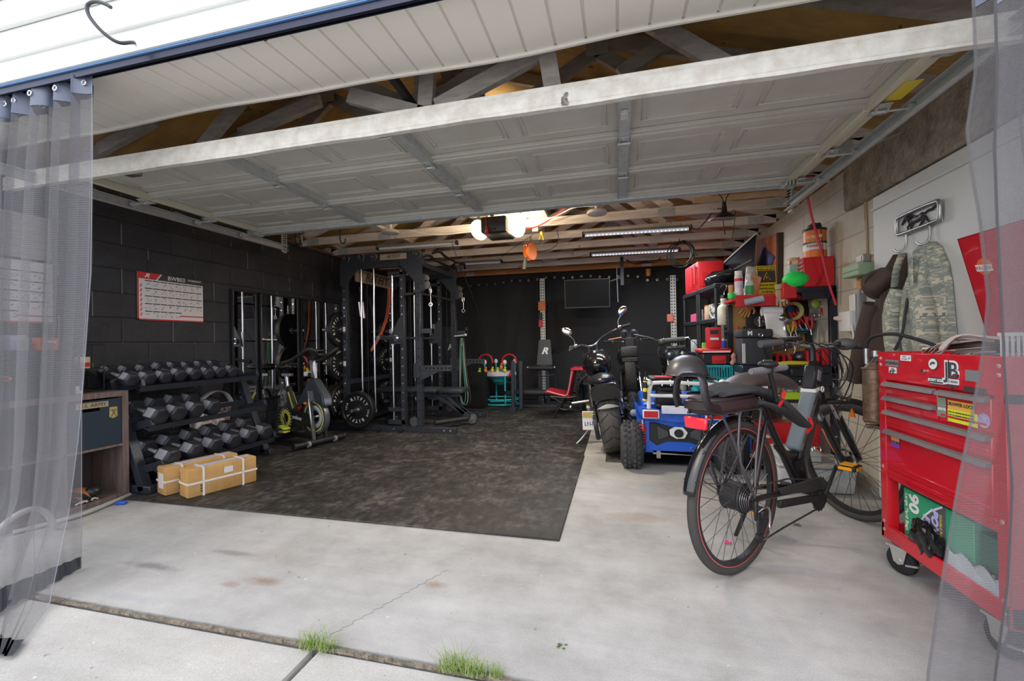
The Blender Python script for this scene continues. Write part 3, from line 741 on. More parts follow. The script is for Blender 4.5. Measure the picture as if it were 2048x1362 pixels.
poster(-3.892, 2.716, 3.30, 1.335, 1.742, 'red headed white exercise chart in full view on the black wall')
poster(-3.892, 1.66, 2.165, 1.28, 1.70, 'white exercise chart on the black wall, seen through the left curtain', head=False)
b = B(); b.b2((-3.896, 1.66, 1.72), (-3.888, 2.16, 2.02)); b.mi = 1
for i in range(6): b.b2((-3.888, 1.68, 1.74+i*.05), (-3.887, 2.14, 1.745+i*.05))
tag(b.out('exercise_chart', [mat('aged_poster', (.4,.38,.36), .6), mat('tan_line', (.35,.25,.18), .6)]), 'grey faded chart above the other one behind the left curtain', 'poster')
MIR = mat('mirror_silver', (.86,.87,.88), .02, 1)
mp = [(3.60, 3.925), (3.955, 4.56), (4.60, 4.95), (5.0, 5.38)]
ml = ['narrow black framed wall mirror nearest the dumbbell rack', 'wide black framed wall mirror behind the exercise bike', 'black framed wall mirror between the wide one and the plates', 'black framed wall mirror farthest back behind the rack uprights']
for (y0, y1), l in zip(mp, ml):
    t = thing('wall_mirror', l, 'mirror', (-3.88, (y0+y1)/2, .5), group='mirrors along the black wall')
    b = B(); b.b2((-3.884, y0+.012, .515), (-3.878, y1-.012, 1.685)); b.out('glass', MIR, t, w=1, flat=True)
    b = B(); f = .02
    b.b2((-3.897, y0, .50), (-3.868, y0+f, 1.70), bev=.002); b.b2((-3.897, y1-f, .50), (-3.868, y1, 1.70), bev=.002)
    b.b2((-3.897, y0+f, .50), (-3.868, y1-f, .50+f), bev=.002); b.b2((-3.897, y0+f, 1.70-f), (-3.868, y1-f, 1.70), bev=.002)
    b.out('frame', BLK2, t, w=1)
# cube cabinet
t = thing('cube_cabinet', 'brown wood laminate cube cabinet at the garage entrance', 'cabinet', (-3.72, 2.03, 0))
x0, x1 = -3.885, -3.55
for nm, p in (('side_panel', ((x0, 2.372, .0), (x1, 2.41, .785))), ('side_panel', ((x0, 1.66, .0), (x1, 1.698, .785)))):
    b = B(); b.b2(*p, bev=.001); b.out(nm, KAL, t, w=1)
for z in (0.0, .747):
    b = B(); b.b2((x0, 1.698, z), (x1, 2.372, z+.038), bev=.001); b.out('top' if z else 'bottom', KAL, t, w=1)
b = B(); b.b2((x0, 1.698, .384), (x1-.003, 2.372, .4), bev=.001); b.out('shelf', KAL, t, w=1)
b = B(); b.b2((x0, 2.027, .038), (x1-.003, 2.043, .747), bev=.001); b.out('divider', KAL, t, w=1)
b = B(); b.b2((x0, 1.698, .038), (x0+.006, 2.372, .747)); b.out('back', mat('dark_backing', (.07,.055,.05), .7), t, w=1)
NAVY = mat('navy_box_cardboard', (.022,.036,.055), .6)
t = thing('storage_box', 'dark blue storage box with tan name patch in the cabinet', 'box', (-3.7, 2.2, .4))
b = B(); y0, y1, z0, z1 = 2.05, 2.364, .401, .735
b.b2((x0+.01, y0, z0), (x1-.012, y0+.004, z1)); b.b2((x0+.01, y1-.004, z0), (x1-.012, y1, z1)); b.b2((x0+.01, y0, z0), (x1-.012, y1, z0+.004))
b.b2((x1-.018, y0, z0), (x1-.008, y1, z1-.075)); b.b2((x1-.018, y0, z1-.048), (x1-.008, y1, z1)); b.b2((x1-.018, y0, z1-.075), (x1-.008, 2.115, z1-.048)); b.b2((x1-.018, 2.235, z1-.075), (x1-.008, y1, z1-.048))
b.out('box_body', NAVY, t, w=1)
F = frame((x1-.0075, 2.19, z1-.032), (0,1,0), (0,0,1))
b = B(); 
for v in b.box((0,0,0),(.19,.04,.001)): v.co = F @ v.co
b.out('name_patch', mat('tan_patch', (.42,.34,.2), .8), t, w=1)
text('U.S. ARMY', .036, INK, t, F @ Matrix.Translation((0,0,.0012)), w=1)
b = B(); F = frame((x1-.0075, 2.315, z1-.10), (0,1,0), (0,0,1)); b.prism([(-.024,.04),(.024,.04),(.026,-.03),(0,-.042),(-.026,-.03)], .002, F); b.mi = 1
for sgn in (-1, 1): b.bar(F @ V((sgn*.018,-.03,.003)), F @ V((-sgn*.012,.02,.003)), .006, .001)
b.bar(F @ V((-.018,.02,.003)), F @ V((.018,.02,.003)), .006, .001); b.out('unit_patch', [mat('gold_patch', (.45,.35,.13), .8), INK], t, w=1)
t = thing('sports_glove', 'orange and black leather glove in the lower cabinet cube', 'glove', (-3.62, 2.14, .038))
b = B(); b.sph((-3.64,2.14,.085),(.09,.10,.05),n=18); b.out('palm', mat('orange_leather', (.42,.14,.04), .5), t, w=1)
b = B(); b.sph((-3.585,2.2,.10),(.045,.055,.038),n=14); b.sph((-3.60,2.09,.07),(.05,.03,.03)); 
for i in range(4): b.tube([(-3.70+.02*i,2.07,.07),(-3.62+.02*i,2.05,.12),(-3.56+.01*i,2.10,.12),(-3.55,2.16,.06)], .012, sm=1)
b.out('padding', mat('black_leather', (.02,.02,.022), .35), t, w=1)
b = B()
for i in range(3): b.tube([(-3.55,2.08+i*.03,.05),(-3.545,2.12+i*.03,.065),(-3.55,2.15+i*.03,.05)], .005, sm=1)
b.out('lacing', mat('white_lace', (.6,.6,.6), .5), t, w=1)
# things on / above the cabinet behind the curtain
def bx(name, p0, p1, m, label, cat='box', bev=.004, grp=None):
    b = B(); b.b2(p0, p1, bev=bev); return tag(b.out(name, m), label, cat, grp)
b = B(); b.b2((-3.88,1.66,.787),(-3.60,2.12,1.09),bev=.004); tag(b.out('black_case', mat('charcoal_case', (.03,.03,.035), .6)), 'large dark case standing on top of the brown cabinet', 'case')
b = B(); b.b2((-3.86,1.70,1.092),(-3.70,1.90,1.19),bev=.006,seg=2); tag(b.out('package', mat('pale_blue_plastic_wrap', (.35,.37,.6), .35, n=(.5,.5,.7), nscale=30)), 'pale blue plastic wrapped pack on the dark case', 'package')
b = B(); b.lathe([(0,0),(.03,0),(.032,.08),(.025,.09),(.02,.1),(0,.1)],16,TR((-3.78,1.945,1.091))); tag(b.out('jar', mat('cloudy_jar', (.5,.52,.45), .3)), 'small cloudy jar beside the pale blue pack', 'jar')
t = thing('snack_box', 'small red food box on the dark case', 'box', (-3.76, 2.05, 1.091))
b = B(); b.b2((-3.80,2.0,1.091),(-3.72,2.1,1.175),bev=.002); b.out('carton', mat('red_orange_carton', (.6,.05,.03), .5, n=(.6,.2,.03), nscale=25), t, w=1)
text('PACK', .03, WHTP, t, frame((-3.7192,2.05,1.15),(0,1,0),(0,0,1)), w=1) if 0 else None
b = B(); b.b2((-3.7198,2.015,1.14),(-3.7188,2.085,1.155)); b.out('white_stripe', WHTP, t, w=1)
t = thing('wire_basket', 'thin black wire stand with a small box on the cabinet', 'stand', (-3.78, 2.28, .787))
b = B()
for (xx, yy) in ((-3.86,2.2),(-3.70,2.2),(-3.86,2.35),(-3.70,2.35)): b.cyl((xx,yy,.787),(xx,yy,1.13),.004,n=8)
for z in (.80,.95,1.13): b.tube([(-3.86,2.2,z),(-3.70,2.2,z),(-3.70,2.35,z),(-3.86,2.35,z)], .004, closed=True)
b.out('wire_frame', BLK2, t, w=1)
b = B(); b.b2((-3.86,2.2,.95),(-3.70,2.35,.955)); b.out('tray', BLK2, t, w=1)
b = B(); b.b2((-3.80,2.22,.956),(-3.72,2.28,1.04),bev=.003); b.mi=1; b.b2((-3.719,2.225,.97),(-3.717,2.275,1.0)); tag(b.out('tin', [mat('pale_tin',(.6,.55,.35),.4), RED2]), 'small cream and red tin on the wire stand', 'tin')
b = B(); b.lathe([(0,0),(.035,0),(.032,.015),(.02,.02),(.017,.05),(0,.052)],16,TR((-3.68,2.17,.787))); tag(b.out('plastic_stopper', WHT), 'white plastic stopper standing on the brown cabinet', 'cap')
b = B(); b.tube([(-3.592,1.72,.93),(-3.59,1.76,.94),(-3.592,1.80,.925),(-3.59,1.78,.91),(-3.592,1.73,.92)],.006,closed=True,sm=1); tag(b.out('orange_clip', ORG), 'orange clip hanging on the dark case front', 'clip')
b = B(); b.tube([(-3.3,1.55,.06),(-3.28,1.62,.16),(-3.29,1.72,.19),(-3.31,1.80,.14),(-3.32,1.84,.04),(-3.33,1.86,.015)],.016,sm=2,n=10); tag(b.out('garden_hose', mat('grey_hose',(.4,.4,.37),.5)), 'loop of pale grey hose behind the left curtain', 'hose')
b = B(); b.tube([(-3.5,1.75,.016),(-3.4,2.0,.016),(-3.46,2.2,.016),(-3.5,2.34,.016),(-3.52,2.39,.016)],.014,sm=2,n=10); tag(b.out('garden_hose', mat('grey_hose',(.4,.4,.37),.5)), 'pale grey hose end on the concrete before the cabinet', 'hose')
b = B(); b.box((-3.41,2.26,.012),(.07,.03,.022),rz=.3,bev=.006); tag(b.out('blue_clip', BLU), 'small blue plastic clip on the concrete near the mat corner', 'clip')
# cartons
def carton(p, rz, L_, W, H, label, face):
    t = thing('cardboard_carton', label, 'box', (p[0], p[1], .0125), rz, 'shipping cartons on the mat')
    b = B(); b.b2((-L_/2,-W/2,0),(L_/2,W/2,H), bev=.012, seg=2); b.out('carton_body', CARD, t)
    b = B(); e = .002
    b.b2((-L_/2-e,-W/2-e,H*.46),(L_/2+e,W/2+e,H*.46+.013))
    for q in (-.3, .27): b.b2((L_*q,-W/2-e,-.0),(L_*q+.013,W/2+e,H+e))
    b.out('strapping', WHT, t)
    b = B(); b.b2((-.03+L_*.02,-.03,H),(L_*.44,.028,H+.0012)); b.b2((-L_*.35,-.04,H),(-L_*.05,.03,H+.0012)); b.out('shipping_label', mat('label_white_blue', (.55,.58,.68), .5, n=(.35,.4,.6), nscale=40), t)
    if face == 0:
        b = B(); b.b2((-L_/2-.0035,-.05,.05),(-L_/2-.001,.03,.16)); b.out('end_label', PAPER, t)
    else:
        b = B(); b.b2((-.0,-W/2-.0035,H*.62),(.06,-W/2-.001,H*.84)); b.out('end_label', PAPER, t)
    b = B()
    for i in range(3): b.b2((-L_*.33+i*.0,-W/2-.0015,.03+i*.02),(-L_*.33+.012,-W/2-.0005,.043+i*.02)); b.b2((-L_/2-.0015,.05,.12+i*.02),(-L_/2-.0005,.062,.132+i*.02))
    b.out('printed_marks', INK, t)
# local x axis points away from the viewer along the carton
carton((-2.985, 2.65), R_(70), .47, .15, .205, 'front cardboard carton with white strapping on the rubber mat', 1)
carton((-3.215, 2.68), R_(72), .50, .15, .205, 'cardboard carton behind the front one, against the dumbbell rack', 0)
# ---------------------------------------------------------------- dumbbell rack and dumbbells
DBK = mat('dumbbell_rubber', (.018,.019,.024), .38, n=(.028,.03,.038), nscale=30, bump=.1, bscale=200)
DBG = mat('pale_grey_facet', (.24,.24,.27), .35)  # paler grey for one side face of each head
t = thing('dumbbell_rack', 'black three tier steel dumbbell rack against the block wall', 'rack', (-3.65, 3.0, 0))
for y in (2.46, 3.585):
    b = B(); b.bar((-3.46, y, .03), (-3.80, y, .87), .055, .07, up=(0,1,0), bev=.004); b.out('upright', BLK, t, w=1)
    b = B(); b.b2((-3.88, y-.035, .013), (-3.38, y+.035, .07), bev=.006); b.out('foot', BLK, t, w=1)
    for (xx, z, wd) in ((-3.66,.80,.3), (-3.58,.50,.32), (-3.48,.185,.34)):
        b = B(); b.box((xx, y+(.03 if y < 3 else -.03), z), (wd, .03, .06), ry=R_(-14), bev=.004); b.out('tier_bracket', BLK, t, w=1)
for (xx, z) in ((-3.66,.80), (-3.58,.50), (-3.48,.185)):
    for dx in (-.11, .11):
        b = B(); b.box((xx+dx, 3.02, z-dx*math.tan(R_(14))+.012), (.05, 1.1, .012), ry=R_(14), bev=.002); b.box((xx+dx+.03, 3.02, z-dx*math.tan(R_(14))+.014), (.006, 1.1, .045), ry=R_(14)); b.out('tier_rail', BLK, t, w=1)
def dumbbell(r, hl, gap):
    t = thing('hex_dumbbell', '', 'dumbbell', group='hex dumbbells on the rack')
    for s in (-1, 1):
        b = B()
        M = frame((0,0,0),(0,1,0),(0,0,1))
        # hex head, chamfered towards both faces
        def hexr(rr, x): return [b.bm.verts.new((x, rr*cos(PI/3*i+PI/6*0), rr*sin(PI/3*i))) for i in range(6)]
        a = gap/2; rings = [hexr(r*.8, s*a), hexr(r, s*(a+.018)), hexr(r, s*(a+hl-.02)), hexr(r*.78, s*(a+hl))]
        b.bm.faces.new(rings[0]); b.bm.faces.new(rings[-1])
        for q in range(3):
            for i in range(6): b.bm.faces.new((rings[q][i], rings[q][(i+1)%6], rings[q+1][(i+1)%6], rings[q+1][i]))
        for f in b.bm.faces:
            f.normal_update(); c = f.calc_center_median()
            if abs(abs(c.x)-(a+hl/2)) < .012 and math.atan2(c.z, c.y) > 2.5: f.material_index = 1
        bmesh.ops.bevel(b.bm, geom=list(b.bm.edges), offset=.003, segments=1, affect='EDGES')
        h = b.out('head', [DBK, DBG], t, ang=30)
    b = B(); b.tube([(-gap/2-.005,0,0),(-gap/4,0,0),(0,0,0),(gap/4,0,0),(gap/2+.005,0,0)], [.014,.0165,.018,.0165,.014], n=12); b.out('handle', mat('knurled_chrome',(.5,.5,.52),.3,1,bump=.6,bscale=400), t)
    return t
proto = {}
ords = ['first', 'second', 'third', 'fourth', 'fifth', 'sixth', 'seventh', 'eighth']
def row(n, yA, yB, xf, zf, xr, zr, r, hl, tier):
    p = dumbbell(r, hl, .125)
    for i in range(n):
        y = yA+(yB-yA)*i/(n-1); k = 1 if n < 5 else .93+.1*i/(n-1)
        lab = '%s hex dumbbell from the entrance end on the %s tier of the rack' % (ords[i], tier)
        o = p if i == 0 else dup(p, (0,0,0), label=lab)
        o['label'] = lab
        o.matrix_basis = TR(((xf+xr)/2, y, (zf+zr)/2+random.uniform(-.004,.004)), ry=math.atan2(zr-zf, xf-xr), rz=random.uniform(-.05,.05))@Matrix.Rotation(R_(5)*random.uniform(-1,1),4,'X')
        o.scale = (1, k, k)
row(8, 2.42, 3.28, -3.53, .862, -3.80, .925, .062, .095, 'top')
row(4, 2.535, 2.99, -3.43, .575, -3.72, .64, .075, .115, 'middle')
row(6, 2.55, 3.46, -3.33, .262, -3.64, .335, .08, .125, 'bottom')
# white bag and bottle behind the rack
t = thing('shopping_bag', 'white printed plastic bag behind the right end of the rack', 'bag', (-3.80, 3.35, .02))
b = B(); b.grid(8, 8, lambda u, v: (-3.83+.09*sin(PI*v)*sin(PI*u)**.5, 3.12+.42*u+.02*sin(7*v), .02+.52*v)); b.grid(8,8,lambda u,v:(-3.86,3.12+.42*u,.02+.52*v)); b.out('bag_body', mat('printed_white_bag',(.62,.6,.6),.45,n=(.3,.18,.2),nscale=26,nmix=.12), t, w=1)
b = B(); b.tube([(-3.80,3.15,.53),(-3.80,3.2,.62),(-3.80,3.33,.68),(-3.80,3.46,.64),(-3.80,3.52,.53)], .035, sm=2, flat=(1,.15), n=8); b.out('bag_handle', mat('white_bag_handle',(.7,.68,.66),.5), t, w=1)
b = B(); b.cyl((-3.7,3.06,.36),(-3.7,3.10,.50),.03,n=14); tag(b.out('paper_roll', WHT), 'white paper roll behind the middle tier dumbbells', 'roll')
# ---------------------------------------------------------------- exercise bike
t = thing('exercise_bike', 'black and yellow indoor cycling bike before the wall mirrors', 'exercise bike', (-3.15, 4.0, .012), R_(-16))
YB = mat('bike_yellow', (.72,.7,.1), .4)
def bo(b, n, m, par=t): return b.out(n, m, par)
b = B(); b.cyl((0,-.29,.05),(0,.29,.05),.03,n=16); bo(b,'front_stabiliser',BLK2)
for s in (-1,1):
    b = B(); b.cyl((0,s*.28,.05),(0,s*.31,.05),.036,n=16); bo(b,'end_cap',BLK2)
    b = B(); b.cyl((.035,s*.16-.012,.05),(.035,s*.16+.012,.05),.032,n=16); b.mi=1; b.cyl((.035,s*.16-.014,.05),(.035,s*.16+.014,.05),.014,n=10); b.out('transport_wheel',[GRY,BOLT],t)
    b = B(); b.bar((.0,s*.075,.07),(-.09,s*.065,.60),.045,.03,up=(1,0,0),bev=.008); b.out('fork_leg', STL if s<0 else BLK2, t)
b = B(); b.cyl((-.64,-.24,.05),(-.64,.24,.05),.03,n=16); bo(b,'rear_stabiliser',BLK2)
b = B(); b.bar((-.63,0,.085),(0,0,.085),.06,.04,bev=.004); bo(b,'base_beam',BLK2)
fc=(-.06,0,.31)
b = B(); b.lathe([(.06,-.012),(.15,-.014),(.155,-.03),(.19,-.03),(.195,-.02),(.195,.02),(.19,.03),(.155,.03),(.15,.014),(.06,.012),(.06,-.012)],44,frame(fc,(1,0,0),(0,0,1))); bo(b,'flywheel',mat('flywheel_grey',(.12,.12,.13),.35,.5))
b = B()
for s in (-1,1): b.torus(.158,.004,frame((fc[0],s*.031,fc[2]),(1,0,0),(0,0,1)),n=44,k=6,sx=1.6)
bo(b,'yellow_ring',YB)
b = B()
for s in (-1,1):
    b.torus(.10,.012,frame((fc[0],s*.018,fc[2]),(1,0,0),(0,0,1)),n=24,k=4,sx=2)
    for k in range(18): a=k*PI/9; b.box((fc[0]+.115*cos(a),s*.019,fc[2]+.115*sin(a)),(.018,.003,.01),ry=-a+.5)
bo(b,'flywheel_print',mat('grey_print',(.4,.4,.42),.5))
b = B(); b.cyl((fc[0],-.06,fc[2]),(fc[0],.06,fc[2]),.018,n=12); bo(b,'axle',BOLT)
# frame, shroud
b = B(); b.bar((-.06,0,.60),(-.40,0,.30),.07,.05,up=(0,1,0),bev=.008); b.bar((-.60,0,.10),(-.40,0,.32),.06,.05,up=(0,1,0),bev=.008); b.bar((-.40,0,.30),(-.56,0,.62),.06,.05,up=(0,1,0),bev=.008); b.bar((-.06,0,.55),(-.09,0,.74),.06,.05,up=(0,1,0),bev=.008); bo(b,'frame',BLK2)
b = B(); 
for s in (-1,1): b.bar((-.43,s*.028,.38),(-.52,s*.028,.56),.022,.004,up=(0,1,0))
bo(b,'yellow_stripe',YB)
b = B(); b.bar((-.34,-.03,.37),(-.26,-.03,.44),.04,.004,up=(0,1,0)); bo(b,'label_plate',RED2)
b = B(); pr=[(-.36,.40),(-.12,.72),(-.04,.72),(.12,.55),(.15,.44),(.06,.44),(-.04,.50),(-.10,.50),(-.25,.42)]
b.prism(pr,.11,frame((0,.055,0),(1,0,0),(0,0,1)),0); 
bmesh.ops.bevel(b.bm,geom=[e for e in b.bm.edges],offset=.012,segments=2,affect='EDGES'); bo(b,'shroud',mat('gunmetal_plastic',(.06,.07,.085),.28,.3))
cr=(-.46,-.075,.28)
b = B(); pr=[(-.55,.21),(-.56,.33),(-.44,.385),(-.05,.34),(-.02,.26),(-.06,.22),(-.44,.18)]
b.prism(pr,.05,frame((0,-.045,0),(1,0,0),(0,0,1)),0); bmesh.ops.bevel(b.bm,geom=[e for e in b.bm.edges],offset=.008,segments=2,affect='EDGES'); bo(b,'chain_guard',BLK2)
text('pooboo',.06,WHTP,t,frame((-.27,-.098,.30),(1,0,-.1),(0,0,1)),bold=.001)
b = B(); b.cyl((cr[0],-.092,cr[2]),(cr[0],-.10,cr[2]),.125,n=32); bo(b,'crank_cover',BLK2)
b = B(); b.torus(.075,.022,frame((cr[0],-.101,cr[2]),(1,0,0),(0,0,1)),n=32,k=4,sz=.2); b.box((cr[0]-.03,-.102,cr[2]),(.02,.004,.09)); bo(b,'crank_ring',YB)
b = B()
for k in range(20): a=k*PI/10; b.box((cr[0]+.112*cos(a),-.1005,cr[2]+.112*sin(a)),(.014,.002,.008),ry=-a+.6)
bo(b,'crank_print',WHTP)
for s,dz in ((-1,-.13),(1,.13)):
    b = B(); b.bar((cr[0],s*.115,cr[2]),(cr[0]+.08,s*.115,cr[2]+dz),.022,.012,up=(0,1,0),bev=.003); b.out('crank_arm',STL,t)
    b = B(); b.box((cr[0]+.08,s*.165,cr[2]+dz),(.10,.08,.022),bev=.005); b.out('pedal',YB if s<0 else BLK2,t)
b = B(); b.box((cr[0]+.09,-.17,cr[2]-.085),(.12,.09,.03),bev=.01,ry=.2); b.out('pedal_cage',mat('yellow_green',(.5,.65,.05),.4),t)
b = B(); b.cyl((-.56,0,.60),(-.585,0,.74),.022,n=14); bo(b,'seat_post',CHR)
b = B(); b.box((-.57,0,.755),(.17,.045,.04),bev=.006); bo(b,'seat_slider',STL)
b = B(); b.box((-.60,0,.80),(.06,.04,.06)); b.sph((-.64,0,.845),(.11,.10,.042),n=20); b.sph((-.53,0,.845),(.13,.045,.034),n=20); bo(b,'seat',mat('glossy_black_vinyl',(.012,.012,.014),.22))
b = B(); b.bar((-.08,0,.72),(-.115,0,.92),.055,.04,up=(0,1,0),bev=.004); bo(b,'handle_post',STL)
b = B(); b.sph((-.17,0,.70),.022); b.cyl((-.13,0,.70),(-.17,0,.70),.01); bo(b,'adjust_knob',RED)
b = B(); b.sph((-.14,-.075,.46),(.02,.02,.016)); b.box((-.12,-.07,.46),(.05,.03,.02)); bo(b,'orange_clip',ORG)
b = B()
b.tube([(-.34,-.20,.90),(-.20,-.205,.92),(-.02,-.21,.99),(.08,-.18,1.06),(.10,-.1,1.02),(.02,-.05,.96),(-.1,0,.94),(.02,.05,.96),(.10,.1,1.02),(.08,.18,1.06),(-.02,.21,.99),(-.20,.205,.92),(-.34,.20,.90)],.019,sm=2,n=10)
bo(b,'handlebar',mat('foam_grip',(.018,.018,.02),.6))
b = B(); b.box((-.02,0,1.0),(.14,.12,.03),bev=.01,ry=.3); b.mi=1; b.sph((.0,-.0,1.03),(.05,.09,.015)); b.out('console',[BLK2,CHR],t)
b = B(); b.lathe([(0,0),(.04,0),(.045,.16),(.03,.2),(0,.2)],14,TR((-.68,0,.40),ry=.4)); b.out('water_bottle',mat('smoky_plastic',(.06,.06,.06),.15,n=(.3,.3,.3),nscale=25,nmix=.2),t)
# ---------------------------------------------------------------- mesh curtains
def sheer(name, col, dens):
    m, nt, p, L = nodes(name)
    p.inputs['Base Color'].default_value = (*col, 1); p.inputs['Roughness'].default_value = .8
    tc = nt.nodes.new('ShaderNodeTexCoord'); s_ = nt.nodes.new('ShaderNodeSeparateXYZ'); L(tc.outputs['UV'], s_.inputs[0])
    a = mathn(nt, 'SINE', mathn(nt, 'MULTIPLY', s_.outputs['X'], 2200.)); c = mathn(nt, 'SINE', mathn(nt, 'MULTIPLY', s_.outputs['Y'], 2600.))
    f = mathn(nt, 'ADD', mathn(nt, 'MULTIPLY', mathn(nt, 'MAXIMUM', a, c), .22), dens-.1)
    t = nt.nodes.new('ShaderNodeBsdfTransparent'); mxs = nt.nodes.new('ShaderNodeMixShader')
    L(f, mxs.inputs[0]); L(t.outputs[0], mxs.inputs[1]); L(p.outputs[0], mxs.inputs[2]); L(mxs.outputs[0], nt.nodes['Material Output'].inputs['Surface'])
    return m
SHEER = sheer('sheer_mesh_fabric', (.17,.17,.185), .36)
SHEERD = sheer('sheer_mesh_fabric_dark', (.13,.13,.145), .44)
HEM = mat('dark_webbing_hem', (.03,.033,.042), .7); HEMG = sheer('doubled_mesh_edge', (.3,.31,.38), .62)
def lerp_curve(C, t):
    t = max(0, min(.9999, t))*(len(C)-1); i = int(t); f = t-i
    f2 = f*f*(3-2*f)*.5+f*.5
    return V(C[i]).lerp(V(C[i+1]), f)
def curtain(name, label, top, right, left, folds, amp, m, hem=HEM, sidem=HEMG, edgeL=False, ph=0, seed=1, nx=120, nz=60, flip=1):
    """top: (xl,xr,y,z); right / left: curves from top to floor"""
    t = thing(name, label, 'curtain', right[0])
    rnd = random.Random(seed); P = [(rnd.uniform(0,6), rnd.uniform(.7,1.3)) for _ in range(4)]
    def f(u, v):
        a = lerp_curve(left, v); c = lerp_curve(right, v); p = a.lerp(c, u)
        w = sin(u*folds*2*PI+P[0][0]+ph)+.5*sin(u*folds*3.1*P[1][1]+P[1][0]+v*1.3)+.35*sin(u*folds*9+v*2+P[2][0])
        k = amp*(.75+.5*sin(v*2.2+P[3][0]))*(1-.8*v*v)
        edge = min(1, (1-u)*9)
        p.y += w*k*edge; p.x += .35*amp*sin(u*folds*4*PI+P[2][0])*edge
        p.z = max(p.z, .004)
        return p
    b = B(); uvl = b.bm.loops.layers.uv.new('u')
    g = [[b.bm.verts.new(f(i/nx, j/nz)) for j in range(nz+1)] for i in range(nx+1)]
    for i in range(nx):
        for j in range(nz):
            if 1:
                fc_ = b.bm.faces.new((g[i][j], g[i+1][j], g[i+1][j+1], g[i][j+1]))
                for lp, (uu, vv) in zip(fc_.loops, ((i/nx,j/nz),((i+1)/nx,j/nz),((i+1)/nx,(j+1)/nz),(i/nx,(j+1)/nz))): lp[uvl].uv = (uu, vv)
    b.out('mesh_panel', m, t, w=1, ang=180)
    b = B(); b.grid(nx, 2, lambda u, v: f(u, 1-.035*v)+V((0,-.003,.003))); b.out('bottom_hem', hem, t, w=1, ang=180)
    b = B(); b.grid(nx, 1, lambda u, v: f(u, .03*v)+V((0,-.002,0))); b.out('top_hem', mat('blue_grey_hem',(.12,.14,.2),.6), t, w=1, ang=180)
    b = B(); b.grid(2, nz, lambda u, v: f(1-.009*u*1.0, v)+V((0,-.003,0))); b.out('side_hem', sidem, t, w=1, ang=180)
    b = B()
    b.bm.free()
    for i in range(9):
        b = B(); p = f((i+.5)/9, .012); b.torus(.012,.003,frame(p+V((0,-.006,0)),(1,0,0),(0,0,1)),n=14,k=6); b.out('grommet', BOLT, t, w=1)
    return t
rcA = [(-2.41,1.50,2.40),(-2.396,1.49,2.036),(-2.398,1.48,1.466),(-2.429,1.46,0.896),(-2.428,1.44,0.674),(-2.421,1.4,0.367),(-2.362,1.34,0.247),(-2.373,1.3,0),(-2.113,1.054,0)]
lcA = [(-3.15,1.52,2.40),(-3.2,1.5,1.9),(-3.25,1.5,1.4),(-3.25,1.5,.9),(-3.2,1.48,.6),(-3.15,1.45,.35),(-3.1,1.35,.15),(-2.95,1.2,.02),(-2.32,1.044,0)]
curtain('mesh_curtain', 'sheer grey mesh curtain gathered left, its corner trailing on the driveway', None, rcA, lcA, 5, .035, SHEER, seed=3)
rcB = [(-2.50,1.56,2.40),(-2.518,1.56,2.082),(-2.548,1.56,1.487),(-2.602,1.56,0.883),(-2.589,1.55,0.643),(-2.578,1.54,0.301),(-2.61,1.554,0)]
lcB = [(-3.3,1.58,2.40),(-3.3,1.58,1.9),(-3.3,1.58,1.4),(-3.3,1.58,.9),(-3.3,1.56,.6),(-3.1,1.4,.3),(-2.481,1.09,0)]
curtain('mesh_curtain', 'second layer of grey mesh curtain just behind the trailing one at left', None, rcB, lcB, 4, .02, SHEER, seed=8)
rcC = [(0.968,1.46,2.076),(0.971,1.46,1.825),(0.948,1.46,1.661),(0.955,1.46,1.549),(0.972,1.46,1.408),(0.987,1.46,1.186),(0.97,1.46,1.021),(0.945,1.46,0.868),(0.908,1.46,0.659),(0.866,1.46,0.388),(0.827,1.46,0.112),(.84,1.46,.0)]
lcC = [(1.6,1.46,2.40),(1.6,1.46,2.1),(1.6,1.46,2.0),(1.6,1.46,1.8),(1.6,1.46,1.6),(1.6,1.46,1.4),(1.6,1.46,1.2),(1.6,1.46,1.0),(1.6,1.46,.8),(1.6,1.46,.5),(1.6,1.46,.2),(1.6,1.46,0)]
curtain('mesh_curtain', 'sheer grey mesh curtain hanging at the right in front of the red chest', None, rcC, lcC, 3.4, .035, SHEERD, seed=5, sidem=sheer('dark_doubled_mesh', (.10,.10,.11), .7))
rcD = [(0.975,1.4,2.026),(0.976,1.4,1.787),(0.967,1.4,1.577),(0.969,1.4,1.392),(0.974,1.4,1.181),(0.977,1.4,1.023),(0.981,1.4,0.879),(0.988,1.4,0.684),(0.973,1.4,0.434),(0.941,1.4,0.178),(1.0,1.40,.0)]
lcD = [(1.6,1.40,z_) for z_ in (2.40,2.1,2.0,1.8,1.6,1.4,1.2,1.0,.8,.5,0)]
curtain('mesh_curtain', 'inner fold of mesh curtain with a dark webbing edge at the far right', None, rcD, lcD, 2.5, .03, SHEERD, seed=11, sidem=mat('dark_webbing_edge', (.05,.05,.055), .7))

